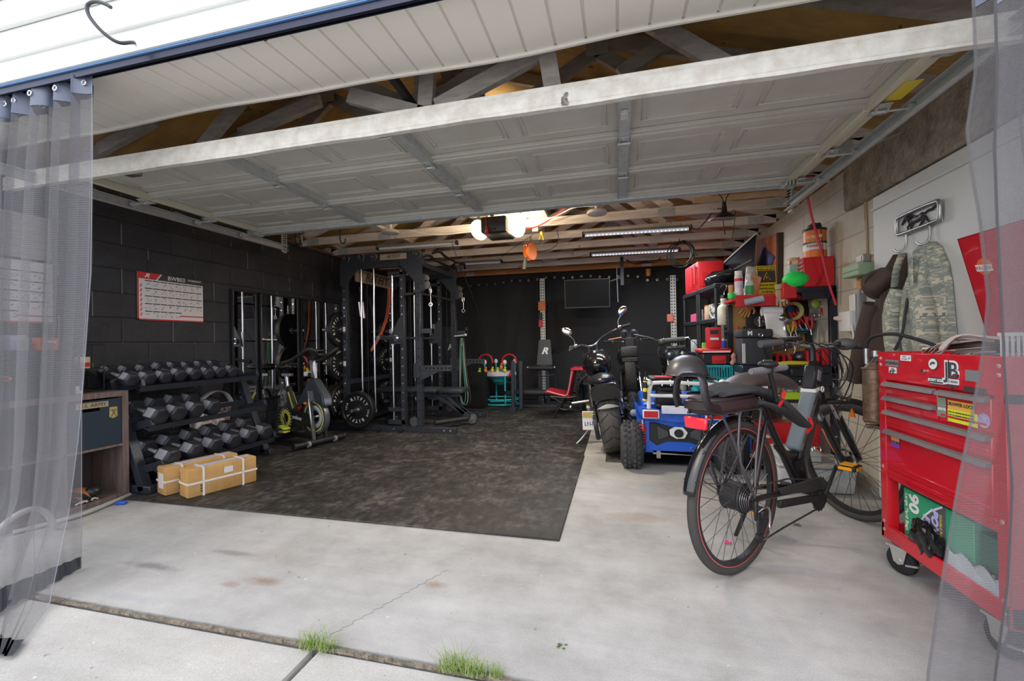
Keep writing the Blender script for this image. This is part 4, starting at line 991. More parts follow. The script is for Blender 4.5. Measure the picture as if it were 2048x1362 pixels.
# ---------------------------------------------------------------- power rack with smith bar
t = thing('power_rack', 'tall black power rack with chrome guide rods and pulleys', 'power rack', (-2.8, 5.4, .012))
YN, YF = 4.84, 5.98
def upr(x, y, z0, z1, w_=.07, holes=0, face=-1, nm='upright'):
    b = B(); b.b2((x-w_/2, y-w_/2, z0), (x+w_/2, y+w_/2, z1), bev=.004); b.mi = 1
    n = int((z1-z0-.1)/.1)
    for i in range(n):
        z = z0+.1+i*(z1-z0-.15)/max(1, n-1)
        if holes == 0: b.cyl((x, y-w_/2-.004, z), (x, y-w_/2+.001, z), .010, n=6)
        else: b.cyl((x, y-w_/2-.0008, z), (x, y-w_/2+.001, z), .010, n=12)
        if holes != 0: b.cyl((x+w_/2-.001, y, z), (x+w_/2+.0008, y, z), .010, n=12)
    b.out(nm, [BLK, BOLT if holes == 0 else mat('hole_black', (.003,.003,.003), .9)], t, w=1)
upr(-3.40, YN, .08, 2.16, .065, 0); upr(-3.40, YF, .08, 2.16, .065, 0)
upr(-2.59, YN, .08, 2.05, .06, 0); upr(-2.59, YF, .08, 2.05, .06, 0)
upr(-2.37, YN, .08, 2.16, .07, 1); upr(-2.37, YF, .08, 2.16, .07, 1)
for y in (YN, YF):
    b = B(); b.b2((-3.64, y-.035, .0125), (-1.90, y+.035, .08), bev=.003); b.mi = 1
    for x in (-3.0, -2.72, -2.05, -1.97): b.cyl((x, y-.04, .047), (x, y-.034, .047), .012, n=6)
    b.out('base_beam', [BLK, BOLT], t, w=1)
    b = B()
    for x in (-2.9, -2.6): b.cyl((x, y-.12, .03), (x, y-.03, .04), .016, n=12)
    b.out('band_peg', BLK2, t, w=1)
    b = B(); b.b2((-3.43, y-.03, 2.06), (-2.30, y+.03, 2.13), bev=.003); b.out('top_beam', BLK, t, w=1)
    b = B(); F = frame((-3.40, y-.045, 2.13), (1,0,0), (0,0,1))
    b.prism([(-.02,0),(1.1,0),(1.12,.03),(1.1,.10),(.05,.10),(-.02,.07)], .012, F)
    b.prism([(.80,-.0),(1.1,0),(1.1,-.30),(1.02,-.30),(.80,-.04)], .01, F); b.prism([(-.04,0),(.25,0),(.2,-.1),(.03,-.28),(-.04,-.28)], .01, F)
    b.out('header_plate', BLK, t, w=1)
    b = B()
    for x, r in ((.06,.042), (.27,.042), (.45,.04), (1.04,.05)):
        c = (-3.40+x, y-.06, 2.19); b.cyl(c, (c[0], c[1]-.02, c[2]), r*.5, n=16); b.torus(r, .008, frame((c[0],c[1]-.004,c[2]),(1,0,0),(0,0,1)), n=20, k=6)
    b.out('pulley', mat('clear_chrome', (.35,.35,.37), .1, .9), t, w=1)
b = B(); b.b2((-2.86, YN-.0595, 2.145), (-2.50, YN-.0575, 2.215)); b.out('name_plate', mat('tan_plate', (.32,.25,.19), .5), t, w=1)
text('RITFIT', .055, INK, t, frame((-2.68, YN-.061, 2.18), (1,0,0), (0,0,1)), w=1, shear=.3, bold=.001, sx=1.2)
# side sign between rear uprights
F = frame((-3.33, YN+.1, 1.93), (0,1,0), (0,0,1))
b = B(); b.prism([(0,.0),(.95,0),(1.04,.17),(0,.17)], .006, F); b.out('side_sign', mat('tan_plate', (.32,.25,.19), .5), t, w=1)
text('RITFIT', .17, INK, t, F @ Matrix.Translation((.52,.085,.0075)), w=1, shear=.3, bold=.004, sx=1.25)
# crossmembers
for (x, z) in ((-3.40, 2.09), (-2.37, 2.09), (-3.40, .10), (-3.40, .62)):
    b = B(); b.b2((x-.03, YN, z-.03), (x+.03, YF, z+.03), bev=.003); b.out('crossmember', BLK, t, w=1)
# guide rods
for i, (x, y) in enumerate(((-3.19,YN+.03),(-3.01,YN+.03),(-3.19,YF),(-3.01,YF),(-2.735,YN),(-2.735,YF))):
    b = B(); b.cyl((x,y,.12 if i>3 else .28),(x,y,1.97 if i > 3 else 2.07),.0135,n=14); b.out('guide_rod', CHR, t, w=1)
    b = B(); b.cyl((x,y,.10 if i>3 else .24),(x,y,.14 if i>3 else .28),.024,n=14); b.out('rod_collar', STL, t, w=1)
for y in (YN, YF):
    b = B(); b.b2((-2.80,y-.03,.10),(-2.56,y+.03,.16),bev=.003); b.b2((-2.80,y-.025,.26),(-2.6,y+.025,.31),bev=.003); b.b2((-2.78,y-.03,1.96),(-2.56,y+.03,2.0),bev=.003); b.out('rod_bracket', BLK, t, w=1)
    s = -1 if y == YN else 1
    b = B(); F = frame((-2.72, y-.04, 1.10), (1,0,0), (0,0,1)); b.prism([(-.04,0),(.16,0),(.16,.32),(.10,.32),(-.02,.1)], .008, F); b.out('carriage_plate', BLK, t, w=1)
    b = B(); b.cyl((-2.735,y,1.08),(-2.735,y,1.30),.026,n=16); b.out('carriage_bearing', STL, t, w=1)
    b = B(); b.cyl((-2.66,y+s*.05,1.175),(-2.66,y+s*.46,1.175),.025,n=18); b.cyl((-2.66,y+s*.04,1.175),(-2.66,y+s*.07,1.175),.04,n=18); b.out('bar_sleeve', CHR, t, w=1)
b = B(); b.cyl((-2.66,YN,1.175),(-2.66,YF,1.175),.014,n=14); b.out('smith_bar', STL, t, w=1)
# spotter arms and hooks
for y, z, x1 in ((YN-.06,.80,-1.93),(YF-.04,.83,-1.89)):
    b = B(); b.b2((-2.34,y-.02,z-.035),(x1,y+.02,z+.035),bev=.002); F = frame((-2.34,y-.005,z-.035),(1,0,0),(0,0,1)); b.prism([(0,0),(.26,0),(0,-.12)],.01,F); b.b2((-2.42,y-.02,z-.12),(-2.33,y+.06,z+.06),bev=.003); b.mi = 1
    for k in range(7): b.cyl((-2.25+k*.05,y-.0215,z),(-2.25+k*.05,y-.0195,z),.013,n=12)
    b.out('spotter_arm', [BLK, mat('hole_black', (.003,.003,.003), .9)], t, w=1)
    text('R', .05, INK, t, frame((-2.29,y-.018,z-.06),(1,0,0),(0,0,1)), w=1, shear=.3, bold=.001) if y < 5 else None
    b = B(); b.b2((-2.34,y-.02,1.22),(-2.14,y+.02,1.28),bev=.004); b.b2((-2.17,y-.02,1.22),(-2.14,y+.02,1.33),bev=.004); b.b2((-2.34,y-.03,1.2),(-2.31,y+.03,1.46),bev=.004); b.out('bar_hook', BLK, t, w=1)
# pull up bar
b = B()
for d, zz in ((0,2.16),(.14,2.20)):
    b.tube([(-2.32+d,YN,zz),(-2.28+d,YN+.12,zz+.05),(-2.28+d,YN+.3,zz+.01),(-2.28+d,YF-.3,zz+.01),(-2.28+d,YF-.12,zz+.05),(-2.32+d,YF,zz)], .016, sm=1)
b.tube([(-2.3,YN+.3,2.17),(-2.14,YN+.45,2.21)],.014); b.tube([(-2.3,YF-.3,2.17),(-2.14,YF-.45,2.21)],.014)
b.out('pull_up_bar', BLK2, t, w=1)
# cable trolleys
for y in (YN, YF):
    for z, r in ((1.90,.045),(1.82,.055)):
        b = B(); c = V((-2.28,y,z)); b.lathe([(.01,-.014),(r,-.014),(r-.01,-.004),(r-.01,.004),(r,.014),(.01,.014)],22,frame(c,(1,0,0),(0,0,1))); b.cyl(c+V((0,-.02,0)),c+V((0,.02,0)),.012); b.out('trolley_pulley', mat('smoked_pulley',(.10,.10,.11),.15), t, w=1)
    b = B(); b.b2((-2.35,y-.045,1.74),(-2.27,y-.038,1.95),bev=.002); b.b2((-2.41,y-.05,1.72),(-2.33,y+.05,1.76)); b.out('trolley_frame', BLK, t, w=1)
    b = B(); b.tube([(-2.22,y,1.79),(-2.20,y,1.76),(-2.205,y,1.71),(-2.225,y,1.70),(-2.235,y,1.76)],.005,closed=True,sm=1); b.tube([(-2.215,y,1.70),(-2.215,y,1.60)],.003); b.torus(.022,.005,frame((-2.215,y,1.575),(1,0,0),(0,0,1)),n=16,k=6); b.out('carabiner', CHR, t, w=1)
    b = B(); b.cyl((-2.45,y-.02,.14),(-2.45,y+.02,.14),.06,n=20); b.out('base_pulley', mat('clear_chrome', (.35,.35,.37), .1, .9), t, w=1)
for x, y in ((-3.1,YN+.02),(-2.5,YN+.03),(-2.48,YF),(-3.1,YF)):
    b = B(); b.cyl((x,y,.2),(x,y,2.05),.003,n=6); b.out('steel_cable', BLK2, t, w=1)
b = B(); b.tube([(-2.5,YN-.12,1.70),(-2.42,YN,1.715),(-2.4,YN+.3,1.735),(-2.38,YF-.2,1.735),(-2.36,YF,1.71)],.014,sm=1); b.out('long_bar', mat('dark_rubber_bar',(.03,.028,.025),.5), t, w=1)
# plate horns
for y, s in ((YN, 1), (YF, 1)):
    for z in (1.30, .86, .36):
        b = B(); b.cyl((-3.44,y,z),(-3.74,y,z),.024,n=16); b.out('plate_horn', STL, t, w=1)
        b = B(); b.b2((-3.42,y-.037,z-.03),(-3.385,y-.0335,z+.03)); b.out('horn_label', WHTP, t, w=1)
b = B(); b.cyl((-3.12,YN-.03,.30),(-3.12,YN-.34,.30),.025,n=18); b.cyl((-3.12,YN-.34,.30),(-3.12,YN-.345,.30),.02,n=18); b.cyl((-3.12,YN-.17,.30),(-3.12,YN-.14,.30),.035); b.out('plate_horn', STL, t, w=1)
b = B(); b.b2((-3.34,YN-.03,.27),(-3.05,YN+.03,.33)); b.out('loading_carriage', BLK, t, w=1)
b = B(); b.tube([(-2.9,YN+.2,1.98),(-2.6,YN+.15,1.985)],.012); b.out('roller', STL, t, w=1)
# bumper plates
PLR = mat('bumper_rubber', (.013,.013,.015), .45, bump=.08, bscale=120); PLW = mat('plate_lettering', (.75,.75,.73), .5)
def plate(r, th, wt, labels=True):
    p = thing('weight_plate', '', 'weight plate', group='rubber bumper plates on the rack')
    b = B(); h = th/2
    b.lathe([(.026,-h*.8),(.06,-h*.8),(.065,-h*.5),(r*.84,-h*.5),(r*.88,-h),(r-.006,-h),(r,-h+.006),(r,h-.006),(r-.006,h),(r*.88,h),(r*.84,h*.5),(.065,h*.5),(.06,h*.8),(.026,h*.8),(.026,-h*.8)], 40); b.out('disc', PLR, p)
    b = B(); b.lathe([(.026,-h*.82),(.04,-h*.85),(.04,h*.85),(.026,h*.82),(.026,-h*.82)],24); b.out('hub_ring', STL, p)
    # lettering on an arc, one mesh
    b = B(); 
    me_all = bmesh.new()
    def arc(s, a_c, size, rad):
        n = len(s); st = size*.80/rad
        for i, ch in enumerate(s):
            a = a_c-(i-(n-1)/2)*st
            M = Matrix.Rotation(a-PI/2, 4, 'Z') @ Matrix.Translation((0, rad, h*.5+.001))
            o = text(ch, size, PLW, None, M, bold=.0012, sx=.95); me_all.from_mesh(o.data); m_ = o.data; bpy.data.objects.remove(o); bpy.data.meshes.remove(m_)
    arc('RITFIT', PI/2, r*.25, r*.62); arc('RITFIT', -PI/2, r*.25, r*.62); arc(wt, 0, r*.13, r*.68); arc(wt, PI, r*.13, r*.68)
    me = bpy.data.meshes.new('lettering'); me_all.to_mesh(me); me_all.free(); me.materials.append(PLW)
    o = bpy.data.objects.new('lettering', me); COL.objects.link(o); o.parent = p; b.bm.free()
    return p
def setp(p, loc, ax, roll=0, label=''):
    z = V(ax).normalized(); p.matrix_basis = frame(loc, V((0,0,1)).cross(z), (0,0,1)) @ Matrix.Rotation(roll, 4, 'Z'); p['label'] = label; return p
p55 = plate(.225, .075, '55LB'); setp(p55, (-3.12,YN-.18,.30), (0,-1,0), -.25, 'front bumper plate facing the door on the low horn of the rack')
p0 = plate(.225, .07, '45LB')
setp(p0, (-3.50,YN,1.30), (1,0,0), 1.2, 'upper bumper plate behind the near left upright of the rack')
def dplate(src, loc, roll, label): p = dup(src, (0,0,0)); return setp(p, loc, (1,0,0), roll, label)
dplate(p0, (-3.50,YN,.86), 1.9, 'middle bumper plate behind the near left upright of the rack')
dplate(p0, (-3.50,YN,.36), .5, 'lowest bumper plate behind the near left upright of the rack')
dplate(p0, (-3.59,YN,.36), .9, 'inner bumper plate stacked behind the lowest near one')
dplate(p0, (-3.50,YF,1.30), 1.4, 'upper bumper plate on the far side of the rack')
dplate(p0, (-3.50,YF,.86), 1.0, 'middle bumper plate on the far side of the rack')
dplate(p0, (-3.50,YF,.36), .3, 'lowest bumper plate on the far side of the rack')
# adjustable bench inside the rack
def RP(name): return mat('bench_vinyl', (.03,.034,.042), .45)
t = thing('weight_bench', 'flat black weight bench standing inside the power rack', 'bench', (-2.6, 5.4, .0125))
b = B(); b.b2((-3.25,5.27,.44),(-2.36,5.53,.50),bev=.015,seg=2); b.out('back_pad', RP(0), t, w=1)
b = B(); b.b2((-2.32,5.27,.44),(-1.98,5.53,.50),bev=.015,seg=2); b.out('seat_pad', RP(0), t, w=1)
b = B(); b.bar((-3.2,5.4,.40),(-2.4,5.4,.40),.06,.05,up=(0,1,0)); b.bar((-2.45,5.4,.36),(-2.05,5.4,.42),.06,.06,up=(0,1,0)); b.out('spine', BLK, t, w=1)
for y in (5.35,5.45):
    b = B(); b.bar((-2.36,y,.38),(-1.92,y,.12),.05,.02,up=(0,1,0),bev=.003); b.bar((-2.24,y,.40),(-2.0,y,.16),.05,.02,up=(0,1,0)); b.out('rear_leg', BLK, t, w=1)
b = B(); b.bar((-2.9,5.4,.38),(-3.1,5.4,.03),.06,.06,up=(0,1,0),bev=.003); b.b2((-3.14,5.15,.0125),(-3.06,5.65,.06)); b.out('front_leg', BLK, t, w=1)
b = B(); b.cyl((-1.90,5.37,.09),(-1.90,5.43,.09),.06,n=20); b.cyl((-1.90,5.34,.09),(-1.90,5.46,.09),.02,n=14); b.out('wheel', mat('chromed_wheel',(.2,.2,.22),.25,.6), t, w=1)
b = B(); b.cyl((-2.25,4.98,.10),(-1.92,5.4,.10),.03,n=16); b.bar((-2.05,5.25,.03),(-2.05,5.25,.10),.05,.05); b.out('foot_roller', mat('foam_grip',(.018,.018,.02),.6), t, w=1)
# bands hanging on a peg of the rack
for i, (m, r, dx, lab) in enumerate(((mat('teal_band',(.05,.42,.36),.5),.011,0,'teal resistance band hanging from the rack peg'),(mat('sage_band',(.33,.36,.26),.6),.014,.03,'pale sage resistance band hanging from the rack peg'),(mat('grey_band',(.06,.06,.06),.6),.009,.06,'thin dark resistance band hanging at right of the sage one'))):
    b = B(); x, y, z = -2.22+dx, 5.88-.03*i, 1.18
    b.tube([(x,y,z),(x-.018,y,z-.05),(x-.03,y-.01,z-.4),(x-.04-.01*i,y,z-.8),(x-.02,y,z-.97),(x+.03+.02*i,y,z-.98),(x+.06+.02*i,y,z-.85),(x+.03,y+.01,z-.5),(x+.012,y,z-.1)],r,closed=True,sm=2,flat=(1,.4),n=8)
    tag(b.out('resistance_band', m), lab, 'resistance band', 'resistance bands on the rack')
b = B(); b.cyl((-2.33,5.9,1.20),(-2.13,5.82,1.21),.012,n=12); b.sph((-2.13,5.82,1.215),.02); tag(b.out('band_hanger', mat('pale_peg',(.6,.6,.58),.4)), 'pale peg sticking out of the far rack upright with bands', 'peg')
b = B(); b.tube([(-3.22,5.6,1.93),(-3.23,5.58,1.6),(-3.27,5.5,1.3),(-3.34,5.3,1.02),(-3.33,5.31,1.0),(-3.25,5.5,1.3),(-3.2,5.58,1.6),(-3.2,5.6,1.93)],.014,closed=True,sm=2,flat=(1,.5),n=8)
tag(b.out('resistance_band', mat('orange_band',(.7,.13,.04),.5)), 'long orange resistance band hanging inside the rack', 'resistance band')
b = B(); b.tube([(-3.3,5.0,1.86),(-3.3,5.02,1.75),(-3.3,5.0,1.65)],.012); b.mi=1; b.cyl((-3.29,5.04,1.66),(-3.28,5.06,1.45),.022,n=14); b.cyl((-3.30,4.98,1.66),(-3.29,5.0,1.47),.014,n=12); b.mi=0
b.tube([(-3.3,5.02,1.84),(-3.29,5.05,1.66)],.006)
tag(b.out('handle_attachment', [BLK2, CHR]), 'chrome cable handle hanging inside the near left of the rack', 'cable handle')
b = B(); b.tube([(-3.3,5.22,1.75),(-3.3,5.12,1.45),(-3.3,5.32,1.45)],.005,closed=True); tag(b.out('triangle_handle', mat('dark_wire',(.1,.09,.1),.4,.6)), 'thin triangular wire handle hanging inside the rack', 'cable handle')
# floor items around the rack
b = B(); b.lathe([(0,0),(.09,0),(.11,.08),(.10,.15),(.05,.18),(0,.18)],18,TR((-2.85,5.12,.0126))); tag(b.out('ankle_strap_pile', mat('glossy_black_vinyl',(.012,.012,.014),.22)), 'dark glossy bundle on the floor under the bench', 'bundle')
t = thing('rowing_bar', 'long black low bar with a strap running behind the rods', 'bar', (-3.0, 5.7, .72)) if 0 else None
# ---------------------------------------------------------------- black backdrop
b = B()
def topz(x): return 2.24+.06*math.cos((x+1.0)*1.1)+.012*sin(x*9)+ (-.05 if x > .4 else 0)
def bd(u, v):
    x = -3.88+5.0*u; z = .03+(topz(x)-.03)*v
    y = 7.83+.022*sin(x*4+1)+.014*sin(x*11+v*2)+.05*math.exp(-((x+1.7+.45*(1-v))**2)/.006)*(.3+.7*(1-v))-.045*math.exp(-((x+1.12-.25*(1-v))**2)/.008)*v-.04*math.exp(-((x+.2)**2)/.01)*(1-v)
    return (x, y, z)
b.grid(160, 24, bd)
t = thing('backdrop_cloth', 'wide black cloth with grommets hung across the back wall', 'curtain', (-1.4, 7.8, .02))
b.out('cloth', mat('black_canvas', (.016,.016,.018), .8, sheen=.3, bump=.1, bscale=90), t, w=1, ang=180, solid=.004)
for i in range(30):
    x = -3.7+i*4.7/29; b = B(); b.torus(.016,.005,frame((x,7.79,topz(x)-.035),(1,0,0),(0,0,1)),n=16,k=6); b.out('grommet', mat('pale_brass',(.6,.52,.4),.3,.9), t, w=1)
# perforated posts
def ppost(x, y, z1, label):
    t = thing('perforated_post', label, 'post', (x, y, 0))
    b = B(); b.b2((x-.045, y, 0), (x+.045, y+.004, z1)); b.b2((x-.045, y, 0), (x-.041, y+.05, z1)); b.mi = 1
    n = int(z1/.05)
    for i in range(n):
        for d in (-.02, .02): b.box((x+d, y-.0008, .03+i*.05), (.017, .0015, .026))
    b.out('slotted_angle', [mat('perforated_angle', (.6,.6,.57), .5, .3), mat('dark_hole', (.05,.05,.05), .9)], t, w=1)
    return t
pp = ppost(-1.31, 7.62, 2.24, 'slotted steel post rising behind the upright weight bench')
for z0, z1, m in ((1.66,1.82,ORG),(1.36,1.50,RED2),(1.50,1.62,BLK2)):
    b = B(); b.b2((-1.38 if m is not ORG else -1.385,7.58,z0),(-1.31 if m is not ORG else -1.25,7.615,z1),bev=.006); b.out({0:'orange_holder'}.get(0 if m is ORG else 1, 'clip_on_holder'), m, pp, w=1)
pp = ppost(.895, 7.5, 2.16, 'slotted steel post with an orange tag at left of the black shelves')
b = B(); b.b2((.79,7.46,1.39),(.89,7.495,1.52),bev=.008); b.tube([(.89,7.47,1.40),(.93,7.46,1.36),(.92,7.46,1.33)],.005); b.out('orange_tag', mat('salmon_plastic',(.75,.2,.12),.5), pp, w=1)
# television
t = thing('television', 'black flat television hanging before the black backdrop', 'television', (-.46, 6.95, 2.3))
b = B(); F = frame((-.47,6.95,1.86),(1,.05,0),(0,-.12,1)); b.prism([(-.36,-.23),(.36,-.23),(.36,.23),(-.36,.23)],.03,F,-.03); b.out('housing', BLK2, t, w=1)
b = B(); b.prism([(-.345,-.21),(.345,-.21),(.345,.215),(-.345,.215)],.001,F,.0005); b.out('screen', mat('tv_screen',(.002,.002,.0025),.45,spec=.15), t, w=1)
b = B(); b.box((.08,7.03,2.2),(.05,.03,.45)); b.box((-.45,7.03,1.9),(.4,.02,.2)); b.bar((-.45,7.03,1.95),(.08,7.03,2.1),.04,.02); b.out('mount_arm', BLK2, t, w=1)
b = B(); b.tube([(.0,6.96,2.3),(.0,6.93,2.1),(.01,6.93,1.7)],.006); b.out('hanging_cord', GRY, t, w=1)
# upright bench with leg roller
t = thing('leg_extension_bench', 'upright black weight bench with white R logo at the back', 'bench', (-1.25, 7.2, .0125))
b = B(); F = frame((-1.22,7.18,.70),(1,0,0),(0,.12,1)); b.prism([(-.135,0),(.135,0),(.10,.44),(-.10,.44)],.06,F,-.06); bmesh.ops.bevel(b.bm,geom=list(b.bm.edges),offset=.012,segments=2,affect='EDGES'); b.out('back_pad', RP(0), t, w=1)
text('R', .15, PLW, t, F @ Matrix.Translation((0,.24,.002)), w=1, shear=.35, bold=.006, sx=1.15, name='logo')
b = B(); b.b2((-1.42,6.95,.64),(-1.07,7.2,.69),bev=.012,seg=2); b.out('seat_pad', RP(0), t, w=1)
b = B(); b.cyl((-1.45,6.98,.665),(-1.04,6.98,.665),.035,n=16); b.out('foam_roller', mat('foam_grip',(.018,.018,.02),.6), t, w=1)
b = B(); 
for x in (-1.47,-1.02): b.sph((x,6.98,.68),.022)
b.out('end_caps', BOLT, t, w=1) if 0 else b.bm.free()
for x in (-1.47,-1.02):
    b = B(); b.sph((x,6.98,.675),.02); b.out('end_cap', BOLT, t, w=1)
for x in (-1.29,-1.16):
    b = B(); b.bar((x,7.15,.08),(x,7.12,.62),.06,.05,bev=.003); b.out('upright', BLK, t, w=1)
b = B(); b.b2((-1.62,6.98,.0125),(-.98,7.05,.06),bev=.004); b.out('base_foot', BLK, t, w=1)
b = B(); b.cyl((-1.62,6.85,.27),(-1.02,6.9,.27),.05,n=18); b.out('leg_roller', mat('foam_grip',(.018,.018,.02),.6), t, w=1)
b = B(); b.bar((-1.76,6.6,.29),(-1.3,7.1,.29),.05,.06); b.bar((-1.2,7.1,.08),(-1.2,6.9,.3),.04,.04); b.out('roller_arm', BLK, t, w=1)
for x in (-1.63,-1.50):
    b = B(); b.bar((x,6.6,.05),(x,6.6,.80),.05,.06,bev=.003); b.out('leg_post', BLK, t, w=1)
b = B(); b.b2((-1.70,6.55,.0125),(-1.58,6.66,.07),bev=.003); b.out('post_foot', BLK, t, w=1)
b = B(); b.tube([(-1.4,6.95,.57),(-1.3,6.9,.54),(-1.15,6.9,.54),(-1.0,6.95,.57),(-1.0,6.95,.3)],.01,sm=1); b.out('side_bar', BLK2, t, w=1)
# second black pad behind the rack with logo
t = thing('folded_bench', 'folded black bench pad with R logo behind the rack', 'bench', (-2.85, 7.0, .0125))
b = B(); b.b2((-3.0,6.95,.55),(-2.7,7.02,1.4),bev=.02,seg=2); b.out('pad', RP(0), t, w=1)
b = B(); b.b2((-2.88,7.02,.0125),(-2.82,7.08,1.3)); b.b2((-3.1,6.9,.0125),(-2.6,7.1,.05)); b.out('stand', BLK, t, w=1)
text('R', .14, PLW, t, frame((-2.83,6.945,1.03),(1,0,0),(0,0,1)), w=1, shear=.35, bold=.005, sx=1.15, name='logo')
# black fabric cube
b = B(); b.b2((-2.62,6.75,.0125),(-2.18,7.15,.60),bev=.02,seg=2); tag(b.out('black_crate', mat('black_felt',(.006,.006,.007),.95)), 'plain black fabric cube left of the toddler activity seat', 'box')
# baby activity centre
t = thing('activity_centre', 'colourful toddler activity seat with teal frame and red arches', 'baby seat', (-2.0, 7.0, .0125))
ZB=.50
b = B(); b.lathe([(.15,0),(.25,.0),(.29,.03),(.29,.07),(.25,.1),(.16,.09),(.15,0)],32,TR((-1.95,6.98,ZB))); b.out('tray', mat('white_lilac',(.62,.58,.68),.4), t, w=1)
b = B(); b.sph((-1.95,6.98,ZB),(.16,.16,.15),n=18); b.out('fabric_seat', TEAL, t, w=1)
for a in (.5,2.1,3.7,5.3):
    x, y = -1.95+.27*cos(a), 6.98+.27*sin(a); b = B(); b.cyl((x,y,.03),(x,y,ZB+.25),.014,n=10); b.out('frame_leg', TEAL, t, w=1)
    b = B(); b.sph((x,y,ZB+.26),(.035,.035,.045)); b.out('tower_cap', WHT, t, w=1)
for z in (.035,.12):
    b = B(); b.tube([(-2.28,6.85,z),(-1.95,6.7,z+.0),(-1.62,6.85,z),(-1.6,7.1,z),(-1.95,7.25,z),(-2.3,7.1,z)],.014,closed=True,sm=2); b.out('base_ring', TEAL, t, w=1)
for x in (-2.16,-1.74):
    b = B(); b.tube([(x-.13,6.82,ZB+.25),(x-.10,6.82,ZB+.36),(x,6.82,ZB+.40),(x+.10,6.82,ZB+.37),(x+.13,6.82,ZB+.25)],.015,sm=1); b.out('toy_arch', RED2, t, w=1)
for x,m,z in ((-2.25,GRN,.6),(-2.14,ORG,.62),(-2.02,YEL,.62),(-1.93,YEL,.61),(-1.86,ORG,.68),(-1.80,YEL,.62),(-1.70,RED2,.55)):
    b = B(); b.sph((x,6.75,z),(.03,.03,.045)); b.sph((x+.01,6.74,z+.05),(.02,.02,.02)); b.out('hanging_toy', m, t, w=1)
b = B(); b.cyl((-2.0,6.8,.42),(-1.6,6.75,.42),.01); b.out('spring_bar', CHR, t, w=1)
# red slatted cast iron garden chair seat
t = thing('garden_chair', 'red padded garden seat with black scrolled iron sides', 'chair', (-.7, 6.35, 0), 0)
b = B(); b.box((-.86,6.32,.345),(.36,.5,.03),ry=R_(10),bev=.008); b.out('seat', mat('red_vinyl',(.45,.02,.03),.35), t, w=1)
b = B(); b.box((-.66,6.32,.53),(.03,.5,.36),ry=R_(12),bev=.008); b.out('backrest', mat('red_vinyl',(.45,.02,.03),.35), t, w=1)
b = B(); b.tube([(-1.0,6.06,.39),(-.84,6.06,.345),(-.72,6.06,.32),(-.69,6.06,.4),(-.64,6.06,.68)],.012,sm=1); b.out('seat_piping', mat('pink_piping',(.7,.15,.2),.4), t, w=1)
b = B(); b.box((-.52,6.3,.70),(.28,.5,.03),bev=.008); b.out('top_rail', mat('red_vinyl',(.45,.02,.03),.35), t, w=1)
for y in (6.03, 6.6):
    b = B()
    b.tube([(-.9,y,.02),(-.86,y,.12),(-.78,y,.2),(-.86,y,.28),(-.95,y,.32)],.014,sm=2); b.tube([(-.6,y,.34),(-.62,y,.2),(-.72,y,.12),(-.84,y,.16)],.012,sm=2)
    b.tube([(-.38,y,.66),(-.52,y,.55),(-.58,y,.38),(-.56,y,.2),(-.46,y,.08),(-.38,y,.02)],.016,sm=2)
    b.tube([(-.95,y,.32),(-.7,y,.3),(-.56,y,.33)],.012,sm=1)
    for (cx, cz, r) in ((-.56,.60,.045),(-.47,.60,.045),(-.58,.50,.04),(-.60,.41,.035),(-.80,.26,.03),(-.70,.22,.035)):
        b.tube([(cx+r*(1-k/14)*cos(k*.7),y,cz+r*(1-k/14)*sin(k*.7)) for k in range(13)],.007,n=6)
    b.out('iron_side', mat('cast_iron',(.02,.02,.022),.4,.3), t, w=1)
tc_baby = [o_ for o_ in COL.objects if o_.name.startswith('activity_centre')][0]; tc_baby.matrix_basis = TR((-2.07, 7.25, .0125))
# litter bin behind
b = B(); b.lathe([(0,0),(.13,0),(.16,.42),(.155,.42),(.0,.40)],24,TR((-.42,6.85,.0))); tag(b.out('dark_bin', mat('blue_grey_plastic',(.03,.045,.055),.5)), 'dark blue grey bin behind the red garden seat', 'bin')

# ---------------------------------------------------------------- red rolling tool chest
CR = mat('red_chest_enamel', (.62,.012,.025), .28, coat=.5)
t = thing('tool_chest', 'large red rolling tool chest with stickers at the right', 'tool chest', (1.45, 2.08, 0))
X0, X1, Y0, Y1 = 1.22, 1.655, 1.735, 2.44
b = B(); b.b2((X0+.004,Y0+.01,.43),(X1,Y1-.01,.86)); b.out('carcass', CR, t, w=1)
b = B(); b.b2((X0,Y0,.885),(X0+.012,Y1,1.018),bev=.004); b.b2((X1-.012,Y0,.86),(X1,Y1,1.018),bev=.003); b.b2((X0,Y0,.86),(X1,Y0+.012,1.018),bev=.003); b.b2((X0,Y1-.012,.86),(X1,Y1,1.018),bev=.003); b.b2((X0+.01,Y0+.01,.862),(X1-.01,Y1-.01,.87)); b.out('top_tray', CR, t, w=1)
for y in (Y0, Y1-.05):
    for x in (X0, X1-.05):
        b = B(); b.b2((x,y,.13),(x+.05,y+.05,.90),bev=.005); b.mi=1
        for z in (.985,.955,.47,.21,.17): b.sph((X0-.001,y+.025,z),(.004,.009,.009),n=8) if x == X0 else None
        b.out('corner_post', [CR, mat('pinkish_bolt',(.7,.35,.35),.35,.5)], t, w=1)
b = B(); b.b2((X0+.002,Y0,.13),(X0+.02,Y1,.198),bev=.004); b.b2((X0,Y0,.13),(X1,Y0+.02,.2)); b.b2((X0,Y1-.02,.13),(X1,Y1,.2)); b.b2((X1-.02,Y0,.13),(X1,Y1,.2)); b.out('bottom_rail', CR, t, w=1)
b = B(); b.b2((X0+.02,Y0+.02,.14),(X1-.02,Y1-.02,.15)); b.out('bottom_shelf', CR, t, w=1)
b = B(); b.b2((X0+.002,Y0+.05,.425),(X0+.02,Y1-.05,.47),bev=.004); b.b2((X0-.006,Y0+.05,.455),(X0+.012,Y1-.05,.462)); b.out('lower_rail', CR, t, w=1)
